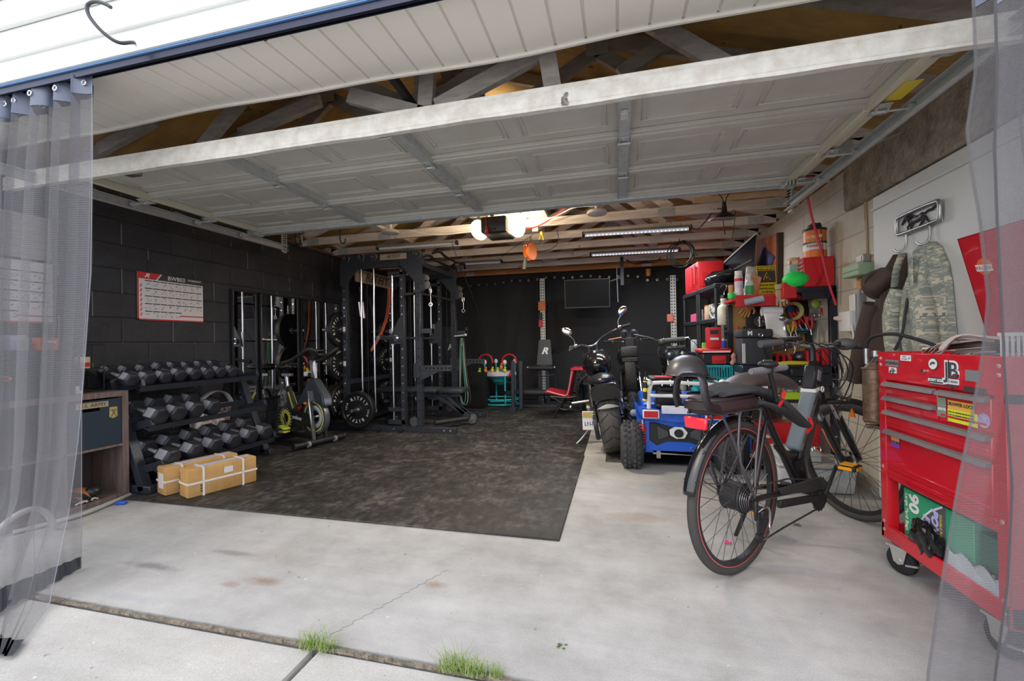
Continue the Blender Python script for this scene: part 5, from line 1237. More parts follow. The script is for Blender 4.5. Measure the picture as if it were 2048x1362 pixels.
def drawer(y0, y1, z0, z1, nm='drawer'):
    b = B(); b.b2((X0-.004,y0,z0),(X0+.02,y1,z1-.012),bev=.003)
    b.b2((X0-.009,y0+.012,z0+.022),(X0-.001,y1-.012,z0+.03),bev=.002)
    d = b.out(nm, CR, t, w=1)
    b = B(); M = frame((X0-.004,y0+.002,z1-.018),(1,0,0),(0,0,1))
    b.prism([(0,.012),(-.014,.006),(-.02,-.008),(-.012,-.006),(0,-.008)],-(y1-y0-.004),M); b.out('drawer_pull', mat('ribbed_grey_trim',(.22,.2,.2),.4,.3,bump=.4,bscale=300), d, w=1)
    return d
YM = 2.035
drawer(YM+.006, Y1-.06, .823, .885); drawer(YM+.006, Y1-.06, .757, .820); drawer(Y0+.055, YM-.006, .757, .885)
drawer(Y0+.055, Y1-.06, .668, .754); drawer(Y0+.055, Y1-.06, .475, .664)
# stickers and plates on the front (u from far end towards viewer)
FM = frame((X0-.0012, Y1, 0), (0,-1,0), (0,0,1))
def stick(nm, u0, u1, z0, z1, m, round_=0, rot=0, lab=None, off=0):
    b = B(); c = ((u0+u1)/2, (z0+z1)/2, -off)
    if round_:
        b.prism([((u1-u0)/2*cos(k*PI/12), (z1-z0)/2*sin(k*PI/12)) for k in range(24)], .001, FM @ Matrix.Translation((c[0],c[1],off)) @ Matrix.Rotation(rot,4,'Z'))
    else:
        w_, h_ = (u1-u0)/2, (z1-z0)/2
        b.prism([(-w_,-h_),(w_,-h_),(w_,h_),(-w_,h_)], .001, FM @ Matrix.Translation((c[0],c[1],off)) @ Matrix.Rotation(rot,4,'Z'))
    o = b.out(nm, m, t, w=1); 
    if lab: o['label'] = lab
    return o
def lett(s, u, z, size, m, off=.0012, rot=0, **k): return text(s, size, m, t, FM @ Matrix.Translation((u, z, off)) @ Matrix.Rotation(rot,4,'Z'), w=1, **k)
SGREY = mat('silver_sticker', (.35,.36,.38), .35, .4)
stick('badge', .065, .16, .952, .982, SGREY); lett('US*GENERAL', .112, .967, .018, INK, bold=.0006)
stick('white_sticker', .09, .145, .922, .948, WHTP); lett('GUNS', .117, .94, .010, INK)
b = B(); 
for p, q, w_ in (((.098,.930),(.138,.934),.006),((.125,.93),(.12,.916),.006),((.105,.929),(.1,.922),.005)): b.bar(FM @ V((p[0],p[1],.0024)), FM @ V((q[0],q[1],.0024)), w_, .001, up=(1,0,0))
b.out('rifle_outline', INK, t, w=1)
stick('white_sticker', .175, .245, .982, 1.006, WHTP); lett('THIS IS', .202, .999, .009, GRY); lett('MY HAPPY', .205, .989, .009, GRY); lett('O', .236, .994, .015, INK)
stick('oval_sticker', .35, .405, .952, 1.002, INK, 1, .2); stick('oval_sticker', .354, .401, .956, .998, WHTP, 1, .2, off=.001)
b = B(); b.prism([(-.014,-.002),(-.006,.008),(.008,.009),(.016,.004),(.01,-.001),(.0,.002),(-.01,-.006)], .001, FM @ Matrix.Translation((.377,.977,.0022))); b.out('bird_silhouette', INK, t, w=1)
stick('black_sticker', .355, .435, .895, .925, INK); lett("DON'T STEAL", .395, .913, .015, WHTP, off=.0015, bold=.0006); lett('THE GOVERNMENT HATES COMPETITION', .395, .901, .004, WHTP, off=.0015)
lett('JB', .475, .955, .085, WHTP, bold=.008, space=.95); lett('JB', .475, .955, .085, mat('sticker_slate',(.06,.07,.09),.5), off=.0026, bold=.0008, space=.95)
stick('white_sticker', .44, .51, .905, .925, WHTP); lett('JUST BEARS', .475, .915, .012, GRY, off=.0022)
b = B(); b.bar(FM @ V((.445,.898,.002)), FM @ V((.505,.900,.002)), .008, .001, up=(1,0,0)); b.bar(FM @ V((.48,.9,.002)), FM @ V((.475,.885,.002)), .008, .001, up=(0,1,0)); b.out('rifle_outline', INK, t, w=1)
stick('grey_sticker', .54, .60, .925, .965, SGREY); stick('dark_tape', .53, .63, .885, .905, mat('dark_tape',(.05,.04,.045),.6))
b = B(); b.cyl(FM @ V((.325,.945,0)), FM @ V((.325,.945,.008)), .009, n=16); b.out('key_lock', CHR, t, w=1)
stick('green_sticker', .405, .45, .775, .85, mat('sage_sticker',(.22,.28,.22),.5), off=.005); lett('CUTTE', .43, .805, .013, WHTP, off=.0065, bold=.0005)
stick('warning_sticker', .46, .585, .80, .845, mat('orange_sticker',(.8,.42,.06),.5), off=.005); lett('DRAWER LOCK', .522, .832, .018, INK, off=.0065, bold=.0004)
stick('warning_sticker', .46, .60, .765, .812, mat('acid_yellow_sticker',(.7,.72,.04),.5), off=.0055)
for k in range(3): lett('LOCK ALL DRAWERS BEFORE MOVING', .525, .802-.011*k, .007, INK, off=.007)
stick('purple_sticker', .60, .65, .77, .82, mat('purple_sticker',(.3,.2,.6),.5,n=(.6,.55,.7),nscale=90), 1, off=.005)
stick('square_sticker', .105, .165, .585, .635, mat('purple_sunset_sticker',(.25,.06,.45),.5), off=.005); stick('square_sticker', .105, .165, .608, .642, mat('orange_sunset_sticker',(.8,.35,.08),.5), off=.0053); lett('BLACK RIFLE', .135, .61, .0125, INK, off=.0068, bold=.0005)
# casters
for (x, y, sw) in ((X0+.03,Y1-.10,.5),(X0+.04,Y0+.08,.2),(X1-.05,Y1-.1,0),(X1-.05,Y0+.08,0)):
    M = TR((x,y,0),rz=sw+PI/2)
    b = B(M); b.lathe([(0,-.018),(.045,-.018),(.058,-.014),(.062,-.006),(.062,.006),(.058,.014),(.045,.018),(0,.018)],28,frame((0,0,.062),(1,0,0),(0,0,1))); c = b.out('caster_wheel', RUB, t, w=1)
    b = B(M); 
    for s in (-1,1): b.prism([(-.035,.12),(.035,.12),(.02,.055),(-.0,.045),(-.02,.055)],.004,frame((.0,s*.026+.002,0),(1,0,0),(0,0,1)))
    b.box((0,0,.125),(.09,.075,.008)); b.cyl((0,-.03,.062),(0,.03,.062),.012); b.box((-.05,0,.06),(.05,.05,.008),ry=.3); b.out('caster_fork', mat('zinc_plate',(.65,.66,.64),.3,.8), t, w=1)
# open red lid
t = thing('chest_lid', 'open red steel lid leaning over the tool chest', 'lid', (1.62, 2.1, 1.02))
b = B(); F = frame((1.655,2.42,1.03),(0,-1,0),(-.115,0,.50)); b.b2((0,0,-.0),(.70,.52,.006)); 
b.b2((0,.0,-.04),(.006,.52,.006)); b.b2((.694,0,-.04),(.70,.52,.006)); b.b2((0,.514,-.04),(.70,.52,.006)); b.bm.transform(F); b.out('lid_panel', CR, t, w=1)
b = B(); b.cyl(F @ V((.10,.37,.006)), F @ V((.10,.37,.009)), .038, n=24); b.out('round_sticker', mat('orange_badge',(.75,.16,.05),.5), t, w=1)
b = B(); b.prism([(.058,.355),(.142,.345),(.142,.375),(.058,.385)],.001,F @ Matrix.Translation((0,0,.0095))); b.out('badge_band', WHTP, t, w=1)
text('BULLDOG', .02, RED2, t, F @ Matrix.Translation((.10,.365,.0108)) @ Matrix.Rotation(-.1,4,'Z'), w=1)
b = B(); b.cyl(F @ V((.50,.14,.006)), F @ V((.50,.14,.009)), .05, n=24); b.out('round_sticker', WHTP, t, w=1)
b = B(); b.cyl(F @ V((.42,.42,.006)), F @ V((.42,.42,.009)), .05, n=24); b.out('round_sticker', mat('grey_badge',(.2,.2,.22),.5), t, w=1)
# things in the tray
SILV = mat('pinkish_webbing', (.5,.42,.4), .7)
b = B()
for k in range(5):
    r = random.Random(k); y = 2.12-.03*k
    b.tube([(1.26,y+.10,1.0),(1.30,y+.06,1.06+.01*k),(1.36,y-.02,1.075),(1.42,y-.10,1.06),(1.44,y-.02,1.03-.005*k),(1.36,y+.06,1.02),(1.29,y+.0,.99)],.013,sm=2,flat=(1,.2),n=8,closed=k%2)
tag(b.out('ratchet_strap', SILV), 'pinkish grey webbing straps heaped on the chest tray', 'strap')
b = B(); b.tube([(1.30,2.25,1.03),(1.36,2.05,1.055),(1.40,1.92,1.07),(1.42,1.80,1.075)],.012); b.tube([(1.30,2.25,1.0),(1.42,1.85,1.02)],.01)
tag(b.out('pry_bar', STL), 'steel bar lying across the chest tray', 'bar')
b = B(); b.tube([(1.40,2.12,1.0),(1.42,1.92,1.06),(1.44,1.80,1.07)],.018); b.tube([(1.36,2.02,.985),(1.46,1.86,1.05)],.014); tag(b.out('bike_pump', BLK2), 'black tube shaped tool on the chest tray behind the straps', 'tool')
b = B(); b.box((1.42,2.1,.96),(.2,.3,.09),rz=.2,bev=.02); tag(b.out('black_tool_case', BLK2), 'black case inside the chest tray under the straps', 'case')
b = B(); b.sph((1.40,1.80,1.04),(.07,.06,.075),n=18); b.sph((1.40,1.80,1.01),(.08,.07,.03)); b.mi=1; b.sph((1.34,1.77,1.03),(.03,.03,.03))
tag(b.out('knitted_hat', [mat('red_knit',(.5,.05,.04),.9,bump=.3,bscale=120), GRY]), 'red cap on the chest tray behind the right curtain', 'cap')
t = thing('mesh_file', 'white and grey slotted panels on the chest tray behind the curtain', 'panel', (1.33,1.78,1.02))
b = B(); M = frame((1.27,1.82,.99),(.2,-1,0),(0,0,1)); 
for k in range(8): b.box((k*.017,.05,0),(.006,.10,.004))
b.box((.06,.10,0),(.14,.012,.006)); b.box((.06,.0,0),(.14,.012,.006)); b.bm.transform(M); b.out('slotted_panel', WHT, t, w=1)
b = B(); b.sph((1.38,1.78,1.0),(.05,.06,.04)); b.out('white_cloth', WHT, t, w=1)
# grease gun hung at chest end
t = thing('grease_gun', 'rusty brown grease gun with black hose hung beside the red chest', 'grease gun', (1.25,2.56,.7))
RST = mat('rusty_brown_metal',(.13,.07,.045),.45,.5,n=(.24,.17,.12),nscale=30)
b = B(); b.cyl((1.255,2.545,.665),(1.255,2.545,.93),.048,n=24); b.torus(.048,.005,TR((1.255,2.545,.93)),n=24,k=6); b.torus(.048,.004,TR((1.255,2.545,.67)),n=24,k=6); b.cyl((1.255,2.545,.655),(1.255,2.545,.665),.045,.048,n=24); b.cyl((1.255,2.545,.93),(1.255,2.545,.96),.045,.02,n=24); b.out('barrel', RST, t, w=1)
b = B(); b.cyl((1.255,2.545,.63),(1.255,2.545,.66),.008); b.tube([(1.23,2.57,.632),(1.255,2.545,.636),(1.29,2.50,.625)],.011); b.out('pull_rod', RST, t, w=1)
b = B(); b.cyl((1.235,2.57,.95),(1.235,2.57,1.03),.012,n=12); b.tube([(1.255,2.545,.96),(1.25,2.50,.985),(1.26,2.45,1.0)],.014,n=10); b.cyl((1.25,2.52,.99),(1.25,2.52,1.02),.018); b.out('pump_head', STL, t, w=1)
b = B(); b.tube([(1.235,2.57,1.03),(1.235,2.56,1.07),(1.24,2.50,1.095),(1.25,2.38,1.105),(1.27,2.26,1.08),(1.30,2.15,1.04)],.008,sm=2,n=10); b.out('hose', RUB, t, w=1)
# bags inside the bottom bay
t = thing('bag_box', 'green and grey box of ninety large yard bags in chest bay', 'box', (1.3,2.15,.151))
BM = frame((1.36,2.35,.40),(0,-1,-.0),(-.04,0,1)) ; BM = frame((1.262,2.345,.152),(0,-1,0),(-.0,0,1))
b = B(); b.b2((0,0,-.12),(.40,.245,0),bev=.003); b.bm.transform(BM); b.out('box_body', mat('green_carton',(.03,.34,.17),.45), t, w=1)
b = B(); pts = [(.085,0.0),(.10,.11),(.16,.19),(.25,.243),(.26,.243),(.26,.0)]; b.prism(pts,.001,BM @ Matrix.Translation((0,0,.0004))); b.out('grey_field', mat('grey_field',(.1,.1,.115),.45), t, w=1)
b = B(); b.tube([BM @ V((x,y,.0015)) for x,y in ((.082,0),(.097,.11),(.157,.19),(.245,.243))],.004,flat=(1,.3),sm=1); b.out('white_curve', WHTP, t, w=1)
text('90', .085, WHTP, t, BM @ Matrix.Translation((.07,.195,.002)) @ Matrix.Rotation(-PI/2,4,'Z'), w=1, bold=.003)
text('Large Yard Bags', .026, WHTP, t, BM @ Matrix.Translation((.025,.14,.002)) @ Matrix.Rotation(-PI/2,4,'Z'), w=1)
text('POWER', .05, mat('pale_violet_print',(.5,.5,.85),.5), t, BM @ Matrix.Translation((.20,.13,.002)) @ Matrix.Rotation(-PI/2,4,'Z'), w=1, shear=.2, bold=.003)
text('FLEX', .05, mat('pale_violet_print',(.5,.5,.85),.5), t, BM @ Matrix.Translation((.15,.12,.002)) @ Matrix.Rotation(-PI/2,4,'Z'), w=1, shear=.2, bold=.003)
text('DOUBLE PULL TOP', .016, YEL, t, BM @ Matrix.Translation((.235,.14,.002)) @ Matrix.Rotation(-PI/2,4,'Z'), w=1)
t = thing('bag_box', 'dark green box with white M marks behind the right curtain', 'box', (1.4,1.85,.151))
BM = frame((1.27,1.93,.152),(0,-1,0),(0,0,1)); b = B(); b.b2((0,0,-.12),(.16,.22,0)); b.bm.transform(BM); b.out('box_body', mat('deep_green_carton',(.02,.14,.08),.45), t, w=1)
b = B(); b.box((.04,.07,.001),(.07,.06,.001)); b.box((.12,.08,.001),(.05,.05,.001)); b.bm.transform(BM); b.out('black_panel', INK, t, w=1)
text('M', .05, WHTP, t, BM @ Matrix.Translation((.045,.07,.002)), w=1, bold=.002); text('M', .035, WHTP, t, BM @ Matrix.Translation((.12,.08,.002)), w=1, bold=.001)
b = B()
def blob(u,v):
    a=u*2*PI; q=PI*v; r=1+.16*sin(3*a+4*q)+.1*sin(7*a-3*q)+.06*sin(13*a+9*q)
    return (1.238+.024*r*sin(q)*cos(a), 2.165+.085*r*sin(q)*sin(a), .232+.068*r*cos(q)*(1 if q<PI/2 else .9))
b.grid(48,24,blob); bmesh.ops.remove_doubles(b.bm,verts=b.bm.verts,dist=1e-4)
tag(b.out('plastic_bag', mat('shiny_black_plastic',(.012,.012,.013),.16), ang=25), 'crumpled shiny black plastic bag on the chest bottom shelf', 'bag')
b = B(); b.grid(16,8,lambda u,v:(1.232+.02*v,2.06-.28*u,.152+.10*v+.02*sin(PI*u)*sin(PI*v)+.012*sin(19*u+9*v))); tag(b.out('plastic_wrap', mat('pale_plastic_wrap',(.6,.65,.7),.2,alpha=.8), solid=.003), 'pale clear plastic wrap on chest shelf beside the black bag', 'wrap')
b = B(); b.box((1.26,1.98,.175),(.03,.11,.02),rz=.1,rx=-.3,bev=.004); tag(b.out('blue_ruler', BLU), 'blue strip sticking out under the pale plastic wrap', 'handle')
# ---------------------------------------------------------------- electric bicycle
bk = thing('electric_bicycle', 'black and grey step through electric bicycle standing before the tool chest', 'bicycle', (.524,2.2,0), R_(46.15))
BF = mat('bike_frame_black', (.012,.012,.015), .3, coat=.3); BG = mat('bike_battery_grey', (.16,.2,.23), .4)
SPK = mat('spoke_steel', (.12,.12,.125), .3, .8); RIM = mat('rim_black', (.03,.03,.032), .35, .4); TYR = mat('bike_tyre', (.05,.047,.045), .8, bump=.4, bscale=220)
def wheel(M, r, n=32, hubr=.02, hubw=.045, stripe=True, par=None, w=1, hubm=None, tw=.021):
    def T(b): b.bm.transform(M); return b
    b = B(); b.torus(r-tw, tw, None, n=64, k=12, sx=1.0, sz=.95); T(b).out('tyre', TYR, par, w=w, ang=60)
    b = B(); b.lathe([(r-.06,-.012),(r-.038,-.014),(r-.034,-.012),(r-.034,.012),(r-.038,.014),(r-.06,.012),(r-.06,-.012)],64); T(b).out('rim', RIM, par, w=w)
    if stripe:
        b = B(); 
        for s in (-1,1): b.torus(r-.040,.002,Matrix.Translation((0,0,s*.0145)),n=64,k=5,sx=1.5,sz=.5)
        T(b).out('red_rim_stripe', mat('faded_red_stripe',(.45,.10,.10),.5), par, w=w)
    for i in range(n):
        a = 2*PI*i/n; s = 1 if i % 2 else -1; da = .55*(1 if (i//2) % 2 else -1)
        b = B(); b.cyl((hubr*cos(a+da),hubr*sin(a+da),s*hubw*.8),((r-.058)*cos(a),(r-.058)*sin(a),0),.0014,n=5); T(b).out('spoke', SPK, par, w=w)
    b = B(); b.cyl((0,0,-hubw),(0,0,hubw),hubr,n=24); b.cyl((0,0,-.075),(0,0,.075),.009,n=12); T(b).out('hub', hubm or BF, par, w=w)
def local(p): return bk.matrix_basis @ V(p)
Mr = bk.matrix_basis @ frame((0,0,.355),(1,0,0),(0,0,1)); wheel(Mr, .355, 32, .055, .04, par=bk)
hf = V((1.35,3.0,.350)); dd = V((.9,.436,0)).normalized(); hd = V((-dd.y,dd.x,0))
Mf = frame(hf, hd, (0,0,1)); wheel(Mf, .350, 32, .022, .035, stripe=False, par=bk)
b = B(); b.lathe([(.055,-.0),(.068,.002),(.068,.006),(.055,.008),(.055,0)],20,Mf @ Matrix.Translation((0,0,-.045))); 
b.out('brake_disc', CHR, bk, w=1)
# motor and cassette (right side is local -y)
b = B(); b.cyl((0,-.045,.355),(0,.045,.355),.065,n=28); b.torus(.062,.008,frame((0,-.04,.355),(1,0,0),(0,0,1)),n=28,k=6); b.torus(.062,.008,frame((0,.04,.355),(1,0,0),(0,0,1)),n=28,k=6); b.cyl((0,.045,.355),(0,.085,.355),.028,.02,n=18); b.out('hub_motor', BLK2, bk)
for k,(r_) in enumerate((.062,.055,.048,.042,.036)):
    b = B(); b.cyl((0,-.05-.006*k,.355),(0,-.0525-.006*k,.355),r_,n=28); b.out('sprocket', STL, bk)
b = B(); b.b2((-.012,-.098,.27),(.012,-.085,.36),bev=.004); b.b2((.0,-.10,.20),(.035,-.09,.30),bev=.004); b.cyl((.02,-.10,.19),(.02,-.085,.19),.024,n=14); b.cyl((.04,-.10,.27),(.04,-.085,.27),.02,n=14); b.b2((.02,-.11,.28),(.07,-.09,.31),bev=.004); b.out('derailleur', BLK2, bk)
b = B(); b.tube([(.0,-.09,.30),(.04,-.11,.33),(.10,-.10,.31),(.12,-.09,.22),(.08,-.1,.18),(.02,-.09,.17)],.004,sm=1); b.out('derailleur_guard', CHR, bk)
b = B(); b.tube([(.02,-.093,.167),(.25,-.085,.145+.03),(.62,-.08,.185),(.69,-.08,.22),(.70,-.08,.27),(.66,-.08,.33),(.60,-.08,.34),(.3,-.08,.40),(.0,-.085,.415),(-.05,-.085,.37)],.0045,sm=0,n=6); b.out('chain', mat('dark_chain',(.1,.095,.09),.4,.8), bk)
# frame
bb = V((.62,0,.265))
def ftube(nm, pts, r, m=BF, flat=None, sm=0, n=14): b = B(); b.tube(pts, r, sm=sm, n=n, flat=flat); return b.out(nm, m, bk)
for s in (-1,1):
    ftube('chain_stay', [(0,s*.075,.355),(.15,s*.07,.345),(.45,s*.045,.30),(.60,s*.03,.275)], .0135, sm=1)
    ftube('seat_stay', [(0,s*.075,.355),(.05,s*.065,.42),(.22,s*.03,.70)], .011)
ftube('seat_tube', [(.60,0,.27),(.44,0,.48),(.33,0,.62),(.22,0,.78)], .02)
ftube('lower_frame', [(.63,0,.275),(.60,0,.40),(.58,0,.45)], .04, flat=(.9,1.5))
b = B(); b.bar((.575,0,.36),(.80,0,.80),.095,.062,up=(0,1,0),bev=.016); b.out('down_tube', BF, bk)
b = B(); b.bar((.545,0,.49),(.765,0,.80),.055,.075,up=(0,1,0),bev=.012); b.out('battery', BG, bk)
b = B(); b.bar((.575,-.0385,.53),(.70,-.0385,.71),.008,.002,up=(0,1,0)); b.bar((.70,-.0385,.72),(.755,-.0385,.775),.018,.002,up=(0,1,0)); b.out('battery_graphic', INK, bk)
text('VELO', .03, INK, bk, frame((.65,-.0392,.60),(.6,0,.8),(-.8,0,.6)), w=0) if 0 else None
b = B(); b.bar((.755,0,.79),(.80,0,.93),.085,.07,up=(0,1,0),bev=.012); b.out('head_block', BF, bk)
b = B(); b.box((.745,-.002,.80),(.05,.076,.018),ry=-.2); b.out('white_band', WHT, bk)
b = B(); b.bar((.765,-.037,.85),(.785,-.037,.905),.03,.002,up=(0,1,0)); b.out('silver_decal', SGREY, bk)
b = B(); b.torus(.014,.004,frame((.80,-.04,.80),(1,0,0),(0,0,1)),n=18,k=6); b.out('key_ring', WHT, bk)
ftube('head_tube', [(.80,0,.95),(.885,0,.72)], .026)
ftube('step_bar', [(.38,0,.54),(.46,0,.47),(.56,0,.46)], .022, flat=(.8,1.2), sm=1)
b = B(); b.prism([(.20,.375),(.60,.36),(.70,.32),(.70,.28),(.5,.30),(.22,.345)],.012,frame((0,-.085,0),(1,0,0),(0,0,1))); bmesh.ops.bevel(b.bm,geom=list(b.bm.edges),offset=.004,segments=1,affect='EDGES'); b.out('chain_guard', mat('satin_black',(.03,.03,.032),.35), bk)
b = B(); b.bar((.2,-.09,.30),(.60,-.09,.25),.035,.02,up=(0,1,0),bev=.004); b.out('lower_guard', BLK2, bk)
b = B(); b.cyl((.62,-.088,.265),(.62,-.094,.265),.085,n=36); 
for k in range(18): a=k*PI/9; b.box((.62+.087*cos(a),-.091,.265+.087*sin(a)),(.008,.004,.008),ry=-a)
b.out('chainring', BLK2, bk)
b = B(); b.bar((.62,-.115,.265),(.745,-.12,.40),.022,.014,up=(0,1,0),bev=.004); b.out('crank_arm', BLK2, bk)
b = B(); b.bar((.62,.10,.265),(.50,.11,.13),.022,.014,up=(0,1,0),bev=.004); b.out('crank_arm', BLK2, bk)
b = B(); b.box((.75,-.175,.405),(.10,.09,.025),bev=.005); b.mi=1; b.box((.75,-.175,.420),(.07,.06,.004)); b.box((.75,-.222,.405),(.07,.003,.016)); b.box((.70,-.175,.405),(.004,.06,.016)); b.out('pedal', [BLK2, mat('amber_reflector',(.8,.35,.02),.3)], bk)
b = B(); b.box((.49,.17,.125),(.10,.09,.025),bev=.005); b.mi=1; b.box((.44,.17,.125),(.004,.06,.016)); b.out('pedal', [BLK2, mat('amber_reflector',(.8,.35,.02),.3)], bk)
b = B(); b.cyl((.62,-.1,.265),(.62,.1,.265),.02,n=16); b.out('bottom_bracket', BLK2, bk)
b = B(); b.bar((.30,.08,.30),(.33,.2,.012),.02,.012); b.out('kickstand', BLK2, bk)
# seat post, long saddle
ftube('seat_post', [(.24,0,.74),(.18,0,.90)], .0155, CHR)
b = B()
def sad(u, v):
    x = -.05+.62*u; wd = .10*(sin(PI*min(1,max(.0,u*.97+.015)))**.35)*(1-.35*u); a = 2*PI*v
    z = .866+.035*sin(PI*u)*(1)-.045*u*u
    hh = .038*(sin(PI*min(.985,max(.02,u)))**.4)
    return (x, wd*cos(a), z+hh*sin(a))
b.grid(28, 20, sad); bmesh.ops.remove_doubles(b.bm,verts=b.bm.verts,dist=2e-4); b.out('long_saddle', mat('brown_grey_vinyl',(.075,.06,.06),.38), bk, ang=70)
b = B(); b.sph((.02,-.03,.86),(.05,.05,.02)); b.box((.18,0,.87),(.2,.05,.02)); b.out('saddle_base', BLK2, bk)
# rear passenger handle
b = B(); b.tube([(.13,-.125,.80),(.10,-.13,.86),(.06,-.13,.945)],.010,n=10); b.cyl((.06,-.13,.935),(.06,-.13,.965),.016); b.out('handle_post', BLK2, bk)
b = B(); b.cyl((-.10,-.135,.948),(.215,-.125,.953),.012,n=12); 
for k in range(26): b.torus(.013,.0025,frame((-.09+.3*k/25,-.135+.01*k/25,.948+.005*k/25),(0,1,0),(0,0,1)),n=12,k=4)
b.out('rear_grip', mat('ribbed_grey_grip',(.13,.13,.14),.6), bk)
b = B(); b.sph((.04,-.135,.975),(.05,.04,.018),n=16); b.mi=1; b.sph((.04,-.135,.99),(.025,.02,.006),n=12); b.out('bell', [BLK2, CHR], bk)
# rear rack, cushion, hoop, reflector, fender
b = B()
for s in (-1,1): b.tube([(-.27,s*.055,.765),(.0,s*.06,.765),(.20,s*.05,.765)],.006)
for x in (-.25,-.1,.05,.18): b.tube([(x,-.055,.765),(x,.055,.765)],.005)
for s in (-1,1):
    b.tube([(-.20,s*.06,.765),(-.10,s*.07,.6),(-.08,s*.08,.5),(0,s*.085,.37)],.006,sm=1); b.tube([(.12,s*.06,.765),(.04,s*.075,.55),(.0,s*.085,.37)],.006); b.tube([(-.06,s*.06,.765),(-.12,s*.08,.58),(-.02,s*.085,.42)],.006,sm=1)
b.out('rear_rack', mat('rack_steel',(.10,.10,.11),.35,.6), bk)
b = B(); pts=[(-.30,0),(-.29,-.06),(-.22,-.085),(.04,-.085),(.10,-.06),(.11,0),(.10,.06),(.04,.085),(-.22,.085),(-.29,.06)]
b.prism(pts,.062,TR((0,0,.773))); bmesh.ops.bevel(b.bm,geom=[e for e in b.bm.edges if abs(e.verts[0].co.z-e.verts[1].co.z)<1e-4],offset=.014,segments=3,affect='EDGES'); b.out('passenger_cushion', mat('brown_black_leather',(.035,.026,.027),.3), bk, ang=50)
b = B(); b.tube([(-.24,-.075,.79),(-.31,-.075,.80),(-.335,-.07,.86),(-.325,-.06,.935),(-.32,0,.945),(-.325,.06,.935),(-.335,.07,.86),(-.31,.075,.80)],.017,sm=2,flat=(.6,1.3)); b.out('backrest_hoop', BF, bk)
b = B(); b.prism([(-.05,-.0),(.05,0),(.055,.05),(-.055,.05)],.02,frame((-.285,0,.705),(0,-1,0),(0,0,1))); bmesh.ops.bevel(b.bm,geom=list(b.bm.edges),offset=.005,segments=1,affect='EDGES'); b.out('rear_reflector', mat('red_reflector',(.75,.02,.04),.2,coat=.6), bk)
def fender(M, r, a0, a1, w_, m, nm):
    b = B(); N = 36
    def f(u, v):
        a = a0+(a1-a0)*u; q = (v-.5)*2; rr = r-.012*q*q*1.4
        return (rr*cos(a), rr*sin(a), q*w_)
    b.grid(N, 8, f); b.bm.transform(M); return b.out(nm, m, bk, w=1, solid=.002, ang=80)
fender(Mr, .378, R_(60), R_(168), .03, mat('gloss_black_fender',(.01,.01,.012),.12,coat=.5), 'rear_fender')
fender(Mf, .372, R_(80), R_(200), .028, mat('gloss_black_fender',(.01,.01,.012),.12,coat=.5), 'front_fender')
b = B()
for s in (-1,1): b.tube([(0,s*.085,.355),(-.20,s*.05,.46),(-.345,s*.03,.49)],.0025); b.tube([(0,s*.085,.355),(-.2,s*.05,.58),(-.29,s*.03,.615)],.0025)
b.out('fender_stay', SPK, bk)
# front fork
crown = local((.885,0,.72)); 
b = B()
b.bar(crown-dd*.08,crown+dd*.08,.04,.035,bev=.006); b.out('fork_crown', BF, bk, w=1)
for s in (-1,1):
    p0 = crown+dd*s*.062; p1 = hf+dd*s*.062; m_ = p0.lerp(p1,.28)
    b = B(); b.cyl(p0, m_, .015, n=14); b.out('fork_stanchion', CHR, bk, w=1)
    b = B(); b.tube([m_, p0.lerp(p1,.6), p1],[.022,.021,.018],n=14); b.out('fork_lower', BF, bk, w=1)
    if s < 0:
        b = B(); b.bar(p0.lerp(p1,.45)-dd*.024, p0.lerp(p1,.85)-dd*.02,.016,.004,up=(0,0,1)); b.out('fork_decal', mat('orange_decal',(.85,.2,.05),.45), bk, w=1)
    else:
        b = B(); b.bar(p0.lerp(p1,.45)-hd*.0225, p0.lerp(p1,.62)-hd*.022,.03,.003,up=tuple(dd)); b.out('fork_decal', BG, bk, w=1)
b = B(); b.box(crown+V((.1,-.02,.0)),(.17,.02,.02),rz=.1,bev=.006); b.out('front_light_arm', BLK2, bk, w=1)
b = B(); b.prism([(-.02,-.03),(.02,-.03),(.0,.02)],.01,Mf @ Matrix.Translation((-.06,.30,-.06))); b.out('side_reflector', ORG, bk, w=1)
# stem and handlebar
st = local((.785,0,.96)); hb = st+V((-.01,0,.09))
b = B(); b.tube([st,st+V((0,0,.06)),hb],.018,n=14,sm=1); b.out('stem', BF, bk, w=1)
b = B(); b.tube([hb-dd*.30+V((0,0,.02)),hb-dd*.14+V((0,0,.02)),hb-dd*.05-V((0,0,.01)),hb+dd*.05-V((0,0,.01)),hb+dd*.14+V((0,0,.0)),hb+dd*.30+V((0,0,-.01))],.0125,sm=2,n=12); b.out('handlebar', CHR, bk, w=1)
for s in (-1,1):
    b = B(); e0 = hb+dd*s*.19+V((0,0,.018 if s<0 else .0)); e1 = hb+dd*s*.33+V((0,0,.01 if s<0 else -.01)); b.tube([e0,e0.lerp(e1,.5),e1],[.017,.02,.021],n=14); b.out('grip', mat('grey_rubber_grip',(.09,.09,.095),.55), bk, w=1)
    b = B(); q = hb+dd*s*.17; b.tube([q,q-hd*.04+V((0,0,-.01)),q-hd*.05+dd*s*.08+V((0,0,-.02)),q-hd*.05+dd*s*.16+V((0,0,-.03))],.006,sm=1); b.box(q-hd*.02,(.04,.03,.03),rz=.4,bev=.006); b.out('brake_lever', BLK2, bk, w=1)
b = B(); b.box(hb-dd*.13+V((0,0,.035)),(.11,.06,.022),rz=.45,bev=.008,seg=2); b.mi=1; b.box(hb-dd*.15+V((0,-.0,.047)),(.03,.02,.002),rz=.45); b.box(hb-dd*.11+V((0,0,.047)),(.02,.012,.002),rz=.45); b.out('display', [BLK2, WHT], bk, w=1)
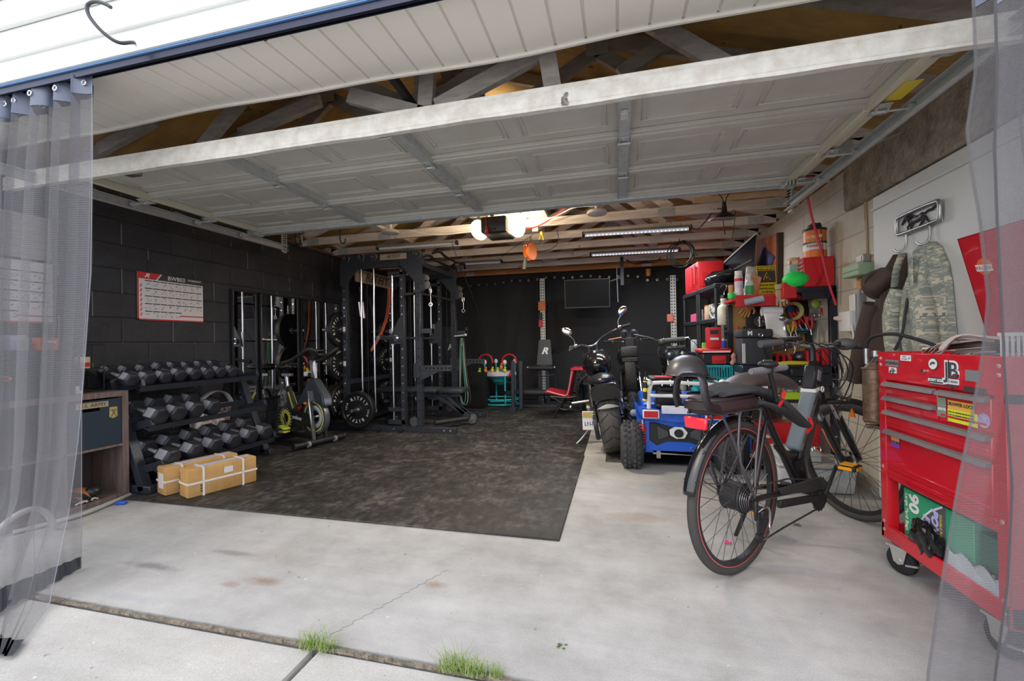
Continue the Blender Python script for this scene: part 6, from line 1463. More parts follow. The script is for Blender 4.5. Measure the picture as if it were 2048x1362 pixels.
b = B(); b.sph(hb+dd*.22-hd*.02+V((0,0,.0)),(.055,.045,.035),n=18); b.out('motor_grip_cover', mat('grey_rubber_grip',(.09,.09,.095),.55), bk, w=1)
b = B()
for k in range(4):
    q0 = hb+dd*(-.08+.06*k); b.tube([q0, q0-hd*.07+V((0,0,.03-.01*k)), crown-hd*.08+V((.03*k,0,.16)), crown-hd*.04+V((.01,0,.02))],.0035,sm=2)
b.tube([hb+dd*.05,hb+dd*.18-hd*.1+V((0,0,-.08)),crown+dd*.16-hd*.05+V((0,0,.12)),crown+dd*.14+V((0,0,-.02)),crown+dd*.08+V((0,0,-.06))],.0035,sm=2)
b.out('control_cables', BLK2, bk, w=1)
b = B(); c0 = crown+dd*.12-hd*.02+V((0,0,.07))
for k in range(4): b.tube([c0+V((-.05,0,.05-.0*k)),c0+V((-.04+.01*k,-.03,-.04)),c0+V((.03,-.03,-.05-.01*k)),c0+V((.06,0,.03+.01*k))],.003,sm=2)
b.tube([c0+V((-.06,0,.055)),c0+V((-.0,-.05,.055)),c0+V((.06,0,.055)),c0+V((0,.05,.055))],.003,closed=True,sm=1)
b.out('light_cage', SPK, bk, w=1)
# grey garment with red trim lying over the rear seat
GAR = mat('charcoal_fabric', (.04,.042,.046), .85, bump=.2, bscale=150)
t = thing('rain_jacket', 'charcoal jacket with red trim draped over the bicycle cushion', 'jacket', tuple(local((0,0,.84))), R_(46.15))
def WL(pts): return [local(p) for p in pts]
b = B(); b.tube(WL([(-.20,0,.850),(-.10,-.01,.862),(.02,-.02,.86),(.12,-.05,.845),(.19,-.07,.80)]),[.02,.035,.04,.035,.02],sm=2,n=14,flat=(1.6,.7)); b.tube(WL([(-.16,.03,.855),(-.02,.03,.875),(.10,.0,.86)]),[.02,.035,.02],sm=2,n=12,flat=(1.5,.6)); b.tube(WL([(-.18,-.05,.848),(-.04,-.06,.86),(.10,-.06,.85)]),[.018,.03,.02],sm=2,n=12,flat=(1.5,.6)); b.out('folded_body', GAR, t, w=1, ang=80)
b = B(); b.tube(WL([(.12,-.07,.84),(.22,-.09,.78),(.33,-.10,.71),(.42,-.11,.655)]),[.03,.045,.04,.03],sm=2,n=12,flat=(1.3,.5)); b.tube(WL([(.05,-.09,.80),(.18,-.10,.765),(.28,-.10,.73)]),[.02,.03,.02],sm=1,n=10,flat=(1.2,.5)); b.out('hanging_sleeve', GAR, t, w=1, ang=80)
b = B(); b.tube(WL([(.19,-.115,.81),(.22,-.12,.85),(.17,-.125,.79),(.14,-.125,.775)]),.008,sm=1); b.out('red_trim', RED2, t, w=1); b = B(); b.tube(WL([(.45,-.12,.69),(.46,-.13,.65),(.40,-.13,.625)]),.009,sm=1); b.out('red_trim', RED2, t, w=1)

# ---------------------------------------------------------------- small item helpers
def P3(p, dx=0, dy=0, dz=0): return (p[0]+dx, p[1]+dy, p[2]+dz)
def mbox(name, c, d, m, label, cat, grp=None, rz=0, rx=0, ry=0, bev=.004, extra=None):
    b = B(); b.box(c, d, rx, ry, rz, bev=bev)
    ms = [m]
    if extra:
        for (ec, ed, em) in extra:
            ms.append(em); b.mi = len(ms)-1; b.box(P3(c, *ec), ed, rx, ry, rz)
    return tag(b.out(name, ms), label, cat, grp)
def mcan(name, c, r, h, m, label, cat, grp=None, cap=None, bands=(), n=20, tilt=(0,0), neck=0):
    """standing can: c = centre of base"""
    b = B(TR(c, tilt[0], tilt[1])); pr = [(0,0),(r*.93,0),(r,.01*r/.03),(r,h*.93)]
    if neck: pr = [(0,0),(r*.95,0),(r,r*.1),(r,h*.68),(r*.75,h*.78),(neck,h*.84),(neck,h),(0,h)]
    else: pr += [(r*.92,h),(0,h)]
    b.lathe(pr, n); ms = [m]
    if cap: ms.append(cap[2]); b.mi = len(ms)-1; b.cyl((0,0,h*.98),(0,0,h*.98+cap[1]),cap[0],n=n)
    for (z0,z1,mm) in bands: ms.append(mm); b.mi = len(ms)-1; b.lathe([(r*1.012,z0),(r*1.012,z1)], n)
    return tag(b.out(name, ms, recalc=not bands), label, cat, grp)
# ---------------------------------------------------------------- small rubber mat and toy utility vehicle
b = B(); b.b2((-.13,3.95,.0005),(.98,5.7,.012),bev=.003); tag(b.out('rubber_mat', MATTING), 'black rubber gym mat under the blue toy vehicle and motorcycles', 'mat', 'rubber gym mats')
BLU2 = mat('ride_on_blue', (.012,.10,.55), .3, coat=.3)
at = thing('ride_on_utility_vehicle', 'blue electric ride on toy utility vehicle seen from behind', 'toy vehicle', (.44, 4.3, 0))
AT = RUB
def atvwheel(x, y, s):
    b = B(); M = frame((x,y,.19),(0,1,0),(0,0,1))
    b.lathe([(.09,-.085),(.15,-.088),(.178,-.07),(.19,-.03),(.192,0),(.19,.03),(.178,.07),(.15,.088),(.09,.085)],40,M)
    for k in range(22):
        a = 2*PI*k/22
        for q,(off) in enumerate((-.05,-.02,.02,.05)):
            aa = a+(.07 if q%2 else -.03); c = M @ V((.192*cos(aa),.192*sin(aa),off)); b.box(c,(.026,.014,.03),rx=-aa if 0 else 0, ry=0, rz=.4*(1 if q%2 else -1), bev=.003)
    o = b.out('tyre', mat('knobbly_tyre',(.045,.045,.048),.7,bump=.3,bscale=120), at, w=1, ang=45)
    b = B(); b.lathe([(0,-.06),(.09,-.07),(.095,-.085),(.1,-.07),(.1,.07),(.095,.085),(.09,.07),(0,.06)],28,M); b.out('rim', GRY, at, w=1)
for x, y, s in ((.10,3.86,-1),(.80,3.86,1),(.10,4.95,-1),(.80,4.95,1)): atvwheel(x, y, s)
b = B(); b.cyl((.15,3.86,.185),(.75,3.86,.185),.018,n=12); b.cyl((.17,3.86,.185),(.26,3.86,.185),.036,n=18); b.cyl((.64,3.86,.185),(.73,3.86,.185),.036,n=18); b.b2((.26,3.80,.13),(.66,3.9,.16)); b.box((.30,3.80,.13),(.03,.03,.06)); b.out('rear_axle', STL, at, w=1)
def ply(pts, y0, d, m, nm, bev=.008): 
    b = B(); b.prism(pts, d, frame((0,y0,0),(1,0,0),(0,0,1)), -d); 
    if bev: bmesh.ops.bevel(b.bm,geom=list(b.bm.edges),offset=bev,segments=1,affect='EDGES')
    return b.out(nm, m, at, w=1)
ply([(.20,.14),(.68,.12),(.70,.40),(.66,.46),(.24,.46),(.19,.40)], 3.80, .10, BLU2, 'tailgate')
ply([(.125,.565),(.17,.52),(.30,.50),(.44,.485),(.60,.485),(.74,.50),(.80,.53),(.80,.44),(.70,.40),(.44,.41),(.20,.42),(.165,.46)], 3.76, .10, BLU2, 'rear_bumper')
ply([(.13,.56),(.155,.44),(.20,.42),(.23,.15),(.20,.12),(.165,.20),(.15,.36)], 3.83, .9, BLU2, 'side_body_left')
ply([(.79,.54),(.75,.44),(.71,.42),(.68,.15),(.71,.12),(.745,.20),(.76,.36)], 3.83, .9, BLU2, 'side_body_right')
b = B(); b.b2((.2,3.9,.14),(.70,5.1,.30),bev=.02); b.b2((.20,4.15,.3),(.86,5.1,.52),bev=.02); b.out('hood', BLU2, at, w=1)
ply([(.235,.395),(.27,.40),(.40,.36),(.47,.36),(.62,.40),(.67,.395),(.66,.25),(.60,.215),(.52,.25),(.36,.25),(.29,.205),(.235,.25)], 3.787, .02, BLK2, 'grille', .006)
ply([(.29,.375),(.37,.33),(.37,.29),(.30,.26)], 3.768, .006, mat('grille_mesh_grey',(.06,.06,.065),.6,bump=.8,bscale=90), 'grille_mesh', 0)
ply([(.61,.375),(.53,.33),(.53,.29),(.60,.26)], 3.768, .006, mat('grille_mesh_grey',(.06,.06,.065),.6), 'grille_mesh', 0)
ply([(.38,.345),(.42,.37),(.48,.368),(.515,.325),(.49,.275),(.43,.27),(.385,.30)], 3.765, .012, WHT, 'white_emblem', .004)
b = B(); b.torus(.028,.006,frame((.447,3.752,.32),(1,0,0),(0,0,1)),n=20,k=6); b.cyl((.447,3.754,.32),(.447,3.750,.32),.024,n=18); b.out('emblem_lens', BLK2, at, w=1)
for x0 in (.18,.62):
    b = B(); b.b2((x0,3.648,.455),(x0+.12,3.662,.525),bev=.004); b.mi=1; b.b2((x0+.01,3.643,.463),(x0+.11,3.65,.515)); b.out('tail_light',[WHT,mat('red_lens',(.5,.015,.02),.15)],at,w=1)
for x in (.185,.70):
    b = B(); 
    for k in range(7): b.torus(.024,.006,TR((x,3.80,.24+k*.022)),n=16,k=6)
    b.mi=1; b.cyl((x,3.80,.20),(x,3.80,.42),.012); b.out('shock_spring',[RED2,CHR],at,w=1)
WT = WHT
b = B(); zt,zl=.735,.625
b.tube([(.235,3.80,.50),(.235,3.80,zl),(.25,3.80,zt-.02),(.27,3.80,zt),(.50,3.78,zt),(.75,3.80,zt-.02),(.765,3.80,zt-.06),(.77,3.80,.50)],.017,sm=2,n=10)
b.tube([(.24,3.79,zl),(.50,3.77,zl),(.765,3.79,zl-.01)],.016,n=10,sm=1)
b.tube([(.235,3.80,zt-.01),(.235,4.2,zt),(.24,4.5,.55)],.015,n=10); b.tube([(.765,3.80,zt-.03),(.765,4.2,zt),(.76,4.5,.55)],.015,n=10)
b.out('white_roll_bar', WT, at, w=1)
for x in (.232,.768):
    b = B(); b.sph((x,3.79,zt),(.03,.03,.03)); b.cyl((x,3.76,zt),(x,3.75,zt),.015); b.out('bar_end_cap', WT, at, w=1)
b = B(); b.b2((.30,3.95,.50),(.50,4.05,.66),bev=.03,seg=2); b.b2((.30,3.95,.48),(.50,4.3,.54),bev=.02); b.sph((.40,3.97,.66),(.09,.03,.03)); b.out('seat', BLK2, at, w=1)
b = B(); b.b2((.54,3.95,.50),(.70,4.05,.64),bev=.03,seg=2); b.b2((.54,3.95,.48),(.70,4.3,.54),bev=.02); b.out('seat', BLK2, at, w=1)
b = B(); b.b2((.32,3.69,.49),(.60,3.70,.555),bev=.002); b.out('white_label', mat('lilac_label',(.6,.6,.75),.5,n=(.75,.75,.8),nscale=40), at, w=1)
b = B(); b.b2((.25,3.85,zt+.018),(.74,4.15,zt+.032),bev=.004); b.out('rack_board', BLK2, at, w=1)
b = B(); b.b2((.30,3.84,zt+.034),(.44,3.95,zt+.045)); tag(b.out('red_book', RED2), 'thin red booklet lying on the toy vehicle rack', 'booklet')
b = B(); b.cyl((.205,3.75,.60),(.21,3.76,.76),.016); b.mi=1; b.cyl((.206,3.75,.66),(.208,3.755,.69),.018); b.cyl((.2,3.75,.585),(.205,3.75,.60),.018); b.cyl((.209,3.757,.74),(.2095,3.758,.75),.018); b.mi=0; b.cyl((.21,3.76,.76),(.213,3.762,.83),.005)
b.out('bar_tool', [BLK2, YEL], at, w=1)
at.matrix_basis = TR((.465,4.3,0)) @ Matrix.Diagonal((1.08,1,1,1))
# helmet
t = thing('bike_helmet', 'grey domed helmet resting on the toy vehicle rack', 'helmet', (.575,3.98,.77))
b = B(); b.lathe([(0,.175),(.04,.172),(.085,.155),(.125,.12),(.152,.07),(.163,.02),(.165,0),(.155,-.002),(.14,.05),(0,.15)],36,Matrix.Translation((.575,3.98,.785)) @ Matrix.Diagonal((1.05,.95,1,1))); b.out('shell', mat('helmet_grey',(.14,.14,.155),.35,.3), t, w=1)
b = B(); b.torus(.164,.008,Matrix.Translation((.575,3.98,.788)) @ Matrix.Diagonal((1.05,.95,1,1)),n=36,k=6); b.out('rim', mat('helmet_rim',(.08,.08,.085),.4), t, w=1)
# ---------------------------------------------------------------- motorcycles
def moto(label, loc, rz, lean, style):
    t = thing('motorcycle', label, 'motorcycle', (loc[0],loc[1],0), rz)
    t.matrix_basis = t.matrix_basis @ Matrix.Rotation(lean, 4, 'X')
    GB = mat('gloss_black_paint', (.008,.008,.009), .15, coat=.6); ENG = mat('engine_metal', (.16,.16,.17), .35, .8, n=(.05,.05,.055), nscale=30)
    def o(b, nm, m, **k): return b.out(nm, m, t, **k)
    R, W = (.325,.10) if style == 1 else (.31,.065)
    for x, w_ in ((0,W),(1.52,.05)):
        b = B(); M = frame((x,0,R),(1,0,0),(0,0,1)); 
        b.lathe([(R*.62,-w_*.7),(R*.8,-w_),(R*.93,-w_*.85),(R*.985,-w_*.5),(R,0),(R*.985,w_*.5),(R*.93,w_*.85),(R*.8,w_),(R*.62,w_*.7)],48,M)
        o(b,'tyre',mat('road_tyre',(.10,.09,.08),.6,n=(.065,.06,.055),nscale=20), ang=60)
        b = B()
        for k in range(18):
            a = 2*PI*k/18
            for s in (-1,1):
                pts = [M @ V((R*rr*cos(a+da), R*rr*sin(a+da), s*zz)) for rr,da,zz in ((1.0015,0,.008),(.993,.09,w_*.4),(.965,.15,w_*.7),(.93,.24,w_*.88))]
                b.tube(pts,.003,n=4,cap=False)
        o(b,'tread_groove',mat('groove_black',(.006,.006,.006),.9))
        b = B(); b.lathe([(.05,-.03),(R*.58,-.03),(R*.64,-w_*.6),(R*.64,w_*.6),(R*.58,.03),(.05,.03)],36,M); b.cyl((x,-.1,R),(x,.1,R),.035); o(b,'wheel_rim',ENG)
    # belt pulley and swingarm
    b = B(); b.torus(.15,.02,frame((0,.135,R-.02),(1,0,0),(0,0,1)),n=36,k=6,sx=.5,sz=1.2); 
    for k in range(36): a=k*PI/18; b.box((.158*cos(a),.135,R-.02+.158*sin(a)),(.01,.03,.01),ry=-a)
    o(b,'belt_pulley',mat('satin_black',(.03,.03,.032),.35))
    for s in (-1,1):
        b = B(); b.bar((-.03,s*.12,R),(.55,s*.11,R+.04),.03,.06,up=(0,1,0),bev=.006); o(b,'swingarm',BLK2)
        b = B(); b.cyl((.03,s*.13,R+.02),(.25,s*.12,R+.33),.025); b.cyl((.1,s*.127,R+.1),(.2,s*.122,R+.26),.035,n=14); o(b,'rear_shock',CHR if s<0 else BLK2)
    # fender
    b = B()
    def fd(u,v):
        a = R_(20)+R_(118)*u; q=(v-.5)*2; rr=R+.035-.02*q*q
        return (rr*cos(a), q*(W+.028), R+rr*sin(a)-abs(q)**3*.06)
    b.grid(24,10,fd); o(b,'rear_fender',GB,solid=.004,ang=80)
    if style == 1:
        b = B(); b.grid(10,6,lambda u,v:(-.325-.03*sin(PI*u), (u-.5)*.20, .50+.035*sin(PI*u)*(v) - .01)); o(b,'tail_light',mat('clear_tail_lens',(.5,.48,.45),.15),solid=.015)
    # seat
    b = B(); b.sph((-.02,0,.725),(.20,.11,.065),n=20); b.sph((.30,0,.70),(.26,.14,.06),n=20); o(b,'seat',mat('motorcycle_seat',(.02,.021,.028),.25))
    if style == 1:
        b = B(); b.prism([(-.125,.0),(.125,0),(.14,.10),(.10,.16),(-.10,.16),(-.14,.10)],.05,frame((-.24,0,.56),(0,-1,0),(-.25,0,1))); bmesh.ops.bevel(b.bm,geom=list(b.bm.edges),offset=.015,segments=2,affect='EDGES'); o(b,'rear_cowl',GB)
    # tank
    b = B(); b.sph((.68,0,.84),(.34,.17,.15),n=24); o(b,'fuel_tank',GB)
    b = B(); b.cyl((.62,0,.98),(.62,0,1.0),.04,n=20); b.sph((.75,0,.985),(.07,.06,.02)); o(b,'tank_console',CHR)
    # engine
    b = B(); b.b2((.42,-.16,.24),(.88,.16,.44),bev=.04,seg=2); 
    for s,a in ((0,.35),(1,-.35)):
        for k in range(7):
            c = V((.60+.10*s,0,.46))+V((-.045 if s==0 else .045,0,.04))*k*.8; b.box(c,(.15,.20,.012),ry=-a if s==0 else -a,bev=.003)
    b.cyl((.55,-.20,.34),(.55,-.15,.34),.10,n=24); b.cyl((.78,-.19,.36),(.78,-.15,.36),.07,n=24); b.cyl((.55,.20,.34),(.55,.15,.34),.10,n=24); o(b,'engine',ENG)
    b = B(); b.tube([(.80,-.17,.5),(.86,-.2,.40),(.75,-.22,.28),(.4,-.22,.25),(-.1,-.22,.27)],[.022,.025,.03,.04,.045],sm=1,n=12); b.tube([(.80,-.20,.36),(.3,-.24,.33),(-.05,-.24,.36)],[.02,.03,.035],n=12); o(b,'exhaust',CHR)
    for s in (-1,1):
        b = B(); b.cyl((1.17,s*.10,.98),(1.38,s*.10,.52),.022); o(b,'fork_tube',CHR)
        b = B(); b.cyl((1.38,s*.10,.52),(1.50,s*.10,R),.03); o(b,'fork_slider',BLK2)
    b = B(); b.bar((.92,0,.80),(1.17,0,.92),.06,.05); b.bar((.5,0,.25),(.9,0,.24),.05,.05); b.bar((.92,0,.8),(.92,0,.3),.05,.05); b.box((1.17,0,.95),(.06,.28,.04)); o(b,'frame',BLK2)
    b = B(); pts = [(.80,-.42,1.13),(.86,-.30,1.15),(1.05,-.14,1.12),(1.12,-.05,1.05),(1.12,.05,1.05),(1.05,.14,1.12),(.86,.30,1.15),(.80,.42,1.13)] if style==1 else [(1.0,-.36,1.10),(1.05,-.22,1.10),(1.13,-.05,1.08),(1.13,.05,1.08),(1.05,.22,1.10),(1.0,.36,1.10)]
    if style == 3: pts = [(p[0],p[1]*.52,p[2]) for p in pts]
    if style == 1: S_ = Matrix.Translation((1.1,0,1.08)) @ Matrix.Rotation(R_(20),4,'Z') @ Matrix.Rotation(R_(-13),4,'X') @ Matrix.Translation((-1.1,0,-1.08)); pts = [tuple(S_ @ V(p)) for p in pts]
    b.tube(pts,.0135,sm=2,n=10); b.cyl((1.12,-.05,1.05),(1.15,-.05,.95),.012); b.cyl((1.12,.05,1.05),(1.15,.05,.95),.012); o(b,'handlebar',CHR)
    for s in (-1,1):
        e = V(pts[0] if s<0 else pts[-1]); q = V(pts[1] if s<0 else pts[-2])
        b = B(); b.tube([e, e.lerp(q,.9)],.018,n=12); o(b,'grip',RUB)
        b = B(); b.box(q+V((.0,0,.0)),(.06,.05,.045),rz=.3,bev=.01); b.tube([q+V((.04,0,.01)),q+V((.07,s*.06,.01)),e+V((.06,0,-.01))],.006); o(b,'control_pod',CHR)
        if style == 1:
            b = B(); b.tube([q+V((.0,0,.02)),q+V((.0,0,.08)),q+V((-.02,s*.05,.14))],.006,sm=1); o(b,'mirror_stem',CHR)
            b = B(); c = q+V((-.02,s*.07,.19)); b.sph(c,(.02,.07,.045),n=18,M=Matrix.Rotation(s*.6,4,'X')); b.mi=1; b.sph(c-V((.012,0,0)),(.012,.062,.038),n=18,M=Matrix.Rotation(s*.6,4,'X')); o(b,'mirror',[CHR,MIR])
    return t, o
m1, o1 = moto('black cruiser motorcycle with wide rear tyre and two chrome mirrors', (-.05,4.32), R_(95), R_(-9), 1)
# side mounted licence plate and rear details (left of the machine)
b = B(); b.box((-.10,.20,.36),(.006,.11,.18),rx=.15,bev=.003); pl = b.out('licence_plate', mat('plate_white',(.75,.72,.7),.5), m1)
b = B(); b.box((-.104,.193,.415),(.004,.10,.055),rx=.15); b.out('plate_artwork', mat('plate_orange_art',(.75,.25,.05),.5,n=(.2,.5,.2),nscale=30), m1)
text('2H7K', .038, mat('plate_navy',(.05,.06,.2),.5), m1, frame((-.0045,.305,.335),(0,-1,.15),(0,.15,1)), bold=.001) if 0 else None
b = B(); 
for k in range(4): b.box((-.104,.235-.024*k,.335-.003*k),(.003,.006,.04),rx=.15); b.box((-.104,.230-.024*k,.32+.02*(k%2)),(.003,.014,.006),rx=.15)
b.out('plate_characters', mat('plate_navy',(.05,.06,.2),.5), m1)
b = B(); b.tube([(.05,.14,.40),(.02,.18,.42),(-.09,.20,.44)],.008); b.tube([(.35,.18,.22),(.3,.32,.10),(.28,.42,.03)],.01); b.cyl((.25,.16,.50),(.25,.34,.50),.014); b.sph((.22,.36,.47),(.05,.02,.02)); b.out('side_stand', STL, m1)
m2, o2 = moto('tall dark motorcycle with quilted seat behind the cruiser', (.185,5.95), R_(90), R_(-3), 2)
b = B(); b.b2((-.30,-.11,.88),(-.18,.11,1.02),bev=.03,seg=2); b.b2((-.3,-.10,.82),(-.16,.10,.88),bev=.01); b.b2((-.30,-.075,.45),(-.2,.075,.83),bev=.03,seg=2); b.out('quilted_tail_seat', mat('quilted_leather',(.025,.023,.022),.45,bump=.5,bscale=60), m2)
for s in (-1,1):
    b = B(); b.cyl((-.05,s*.06-.02,1.17),(.02,s*.06-.02,1.2),.05,n=24); b.torus(.048,.006,frame((-.052,s*.06-.02,1.168),(0,1,0),(0,0,1)),n=24,k=6); b.out('gauge', mat('engine_metal', (.16,.16,.17), .35, .8), m2)
b = B(); b.tube([(-.08,.08,1.14),(-.06,.25,1.12)],.012); b.out('copper_lever', mat('copper_tube',(.3,.14,.07),.4,.8), m2)
b = B(); b.b2((-.06,-.09,.85),(.12,.05,1.14),bev=.02); b.out('instrument_bracket', BLK2, m2)
m3, o3 = moto('dark motorcycle with twin round lamps facing the door', (.80,6.85), R_(-92), R_(4), 3)
for s in (-1,1):
    b = B(); b.lathe([(0,.0),(.046,.0),(.052,-.008),(.056,.0),(.055,.05),(.03,.08),(0,.08)],24,frame((1.28,s*.075,.92),(0,1,0),(0,0,1))@Matrix.Rotation(PI,4,'X')); b.out('round_lamp', mat('lamp_rim_black',(.05,.05,.05),.3,.5), m3)
    b = B(); b.sph((1.285,s*.075,.92),(.012,.032,.032)); b.out('lamp_lens', mat('clear_chrome', (.35,.35,.37), .1, .9), m3)
b = B(); b.b2((1.16,-.13,.86),(1.28,.13,.98),bev=.02,seg=2); b.b2((1.2,-.10,.80),(1.30,.10,.85),bev=.006); 
for k in range(7): b.cyl((1.27,-.09+.03*k,1.0),(1.3,-.09+.03*k,1.01),.018)
b.out('lamp_bracket', mat('engine_metal', (.16,.16,.17), .35, .8), m3)
b = B(); b.cyl((1.2,-.12,1.09),(1.2,.12,1.09),.035,n=18); b.sph((1.2,-.15,1.08),.045); b.out('instrument_roll', mat('olive_dark',(.05,.05,.035),.5), m3)
b = B(); b.tube([(1.12,-.18,1.08),(1.1,-.26,1.12),(1.08,-.45,1.17)] if 0 else [(1.12,-.20,1.10),(1.1,-.28,1.15),(1.05,-.48,1.21)],.008,sm=1); b.out('clutch_lever', CHR, m3)
b = B()
for k in range(4): b.tube([(1.12,.2-.1*k,1.08),(1.25,.26-.16*k,1.0),(1.28,.22-.14*k,.86),(1.2,.1-.05*k,.75)],.005,sm=2)
b.out('control_cables', BLK2, m3)
b = B(); b.cyl((-.02,-.16,.35),(-.02,.16,.35),.05); m3_ = b.out('rear_hub', BLK2, m3)
# small dark fire extinguisher style can on the floor behind the toy vehicle omitted: nothing visible
# ---------------------------------------------------------------- black resin shelves
SH = mat('shelf_black_resin', (.016,.017,.02), .5)
def shelf_unit(label, o, ang, L_, D, zs, posts=True):
    t = thing('shelving_unit', label, 'shelving', (o[0],o[1],0), ang)
    for z in zs:
        b = B(); b.b2((0,0,z-.05),(L_,D,z),bev=.006); b.mi=1
        for k in range(9): b.b2((.03+k*(L_-.06)/9,-.001,z-.04),(.03+k*(L_-.06)/9+.012,.0,z-.01)); 
        b.out('shelf_deck', [SH, BLK2], t)
    for x in (.02,L_-.02):
        for y in (.02,D-.02):
            for z0,z1 in zip([0]+zs[:-1],[z-.05 for z in zs]):
                b = B(); b.cyl((x,y,z0),(x,y,z1),.019,n=12); b.out('post', SH, t)
    return t
SX = [0.03, .52, .93, 1.32, 1.70]
A0 = R_(96.6)
def SU(x, y, z=0): # local shelf coordinates -> world (x along the unit, y toward the wall... )
    return Matrix.Rotation(A0,4,'Z') @ V((x,y,z)) + V((1.37,5.0,0))
SHL = [.12,.52,.93,1.32,1.69]
s1 = shelf_unit('black resin shelving unit, nearer one, beside the workbench', tuple(SU(0,0)), A0, .62, .36, SHL)
s2 = shelf_unit('black resin shelving unit standing farther back than its twin', tuple(SU(.66,0)), A0, .62, .36, SHL)
def on(x, y, z): p = SU(x, y); return (p.x, p.y, z+.0006)
# top of shelves
t = thing('storage_case', 'big red plastic case lying on top of the black shelves', 'case', on(.95,.18,1.69))
b = B(TR(on(.95,.19,1.69),rz=A0)); b.b2((-.30,-.16,0),(.28,.15,.36),bev=.025,seg=2); b.out('case_body', RED2, t, w=1)
b = B(TR(on(.95,.19,1.69),rz=A0)); b.tube([(-.25,-.0+.17,.30),(-.25,.175,.08)],.012); b.tube([(-.12,.172,.30),(-.12,.175,.06)],.012); b.b2((-.31,-.12,.05),(-.30,.10,.22)); b.out('case_rib', RED2, t, w=1)
t = thing('bag_heap', 'heap of shiny black bags beside the red case', 'bags', on(.42,.2,1.69))
for k in range(6):
    r = random.Random(k+3); b = B()
    c = on(.55-.09*k,.17,1.69+.10); ph = r.uniform(0,6)
    b.grid(20,12,lambda u,v:(c[0]+(.11+.03*sin(5*u*2*PI+ph))*sin(PI*v)*cos(2*PI*u), c[1]+.11*sin(PI*v)*sin(2*PI*u), c[2]+(.10+.03*r.random()*0+.012*sin(9*u*2*PI+7*v+ph))*cos(PI*v)*(1-.09*k)))
    b.out('black_bag', mat('shiny_black_plastic',(.012,.012,.013),.16), t, w=1, ang=50)
t = thing('dark_banner', 'long black banner slanting from the shelves up to the joists', 'banner', (1.35,5.6,1.8))
b = B(); b.poly([(1.271,5.9,2.018),(1.518,5.3,2.26),(1.445,5.2,1.735),(1.261,5.5,1.715)]); b.out('cloth', mat('black_banner_cloth',(.01,.01,.014),.7), t, w=1, solid=.006)
b = B(); b.tube([(1.254,5.88,2.003),(1.517,5.28,2.266)],.008); b.out('pale_edge', WHT, t, w=1)
b = B(); b.tube([(1.225,5.4,1.843),(1.421,5.1,1.938)],.014); tag(b.out('wooden_stick', mat('dark_stained_stick',(.08,.045,.03),.6)), 'dark brown stick leaning across the top shelf bags', 'stick')
t = thing('wooden_sign', 'reddish wooden plank sign with dark blue diamond on the wall', 'sign', (1.62,4.9,1.5))
p0, p1, p2, p3 = [V(p) for p in ((1.6,5.853,1.582), (1.6,5.65,2.249), (1.64,5.047,2.199), (1.64,5.098,1.551))]
def quadpt(u, v, off=0):
    a = p0.lerp(p3, u); c = p1.lerp(p2, u); n = (p3-p0).cross(p1-p0).normalized(); n = n if n.x < 0 else -n
    return a.lerp(c, v)+n*off
b = B()
for k in range(5):
    q = [quadpt(k/5+.004,0), quadpt((k+1)/5-.004,0), quadpt((k+1)/5-.004,1), quadpt(k/5+.004,1)]; r = [quadpt(k/5+.004,0,-.02), quadpt((k+1)/5-.004,0,-.02), quadpt((k+1)/5-.004,1,-.02), quadpt(k/5+.004,1,-.02)]
    vs = [b.bm.verts.new(x) for x in q+r]
    for f in ((0,1,2,3),(7,6,5,4),(0,4,5,1),(1,5,6,2),(2,6,7,3),(3,7,4,0)): b.bm.faces.new([vs[i] for i in f])
b.out('planks', wood('red_cedar_planks',(.20,.045,.015),(.36,.10,.03),(1,9,1.5),.5), t, w=1)
b = B(); b.poly([quadpt(.06,.40,.006),quadpt(.52,.24,.006),quadpt(.97,.62,.006),quadpt(.5,.84,.006)]); b.out('diamond', mat('sign_navy',(.03,.028,.09),.6), t, w=1, solid=.004)
b = B(); b.bar(quadpt(1.0,0,-.03),quadpt(1.0,1,-.03),.05,.06); b.out('side_board', mat('weathered_edge',(.05,.035,.025),.8), t, w=1)
# hanging items at the near end of shelves
mcan('plastic_jug', (1.072,4.85,1.237), .062, .26, mat('translucent_jug',(.52,.53,.42),.3,n=(.62,.62,.5),nscale=6), 'white translucent jug hanging from the near shelf post', 'jug', neck=.028, cap=(.03,.02,WHT))
b = B(); p = V((1.078,4.85,1.612)); b.tube([p+V((-.03,0,.02)),p+V((-.02,0,.05)),p+V((.03,0,.04)),p+V((.02,0,0)),p+V((0,0,-.03)),p+V((0,0,-.06))],.005,sm=2); tag(b.out('s_hook', CHR), 'silver hook above the translucent jug', 'hook')
t = thing('tool_hanger', 'set of silver and teal spray nozzles hanging under the top shelf', 'hanger', (1.216,4.8,1.564))
b = B(); 
for k in range(4): p = V((1.156,4.82,1.569))+V((.035*k,0,0)); b.tube([p,p+V((.01,0,-.05)),p+V((-.01,0,-.09)),p+V((.0,0,-.13))],.009,sm=1)
b.out('silver_tools', CHR, t, w=1)
b = B(); p = V((1.228,4.84,1.635)); b.box(p,(.20,.02,.02)); b.box(V((1.254,4.86,1.501)),(.18,.02,.14),bev=.01); b.out('teal_backing', mat('dark_teal',(.01,.08,.08),.5), t, w=1)
mbox('price_card', (1.26,4.79,1.535), (.06,.004,.12), WHTP, 'white and blue card hanging among the tools', 'card', extra=(((.0,-.003,-.0),(.04,.002,.03),BLU),), rz=.1)
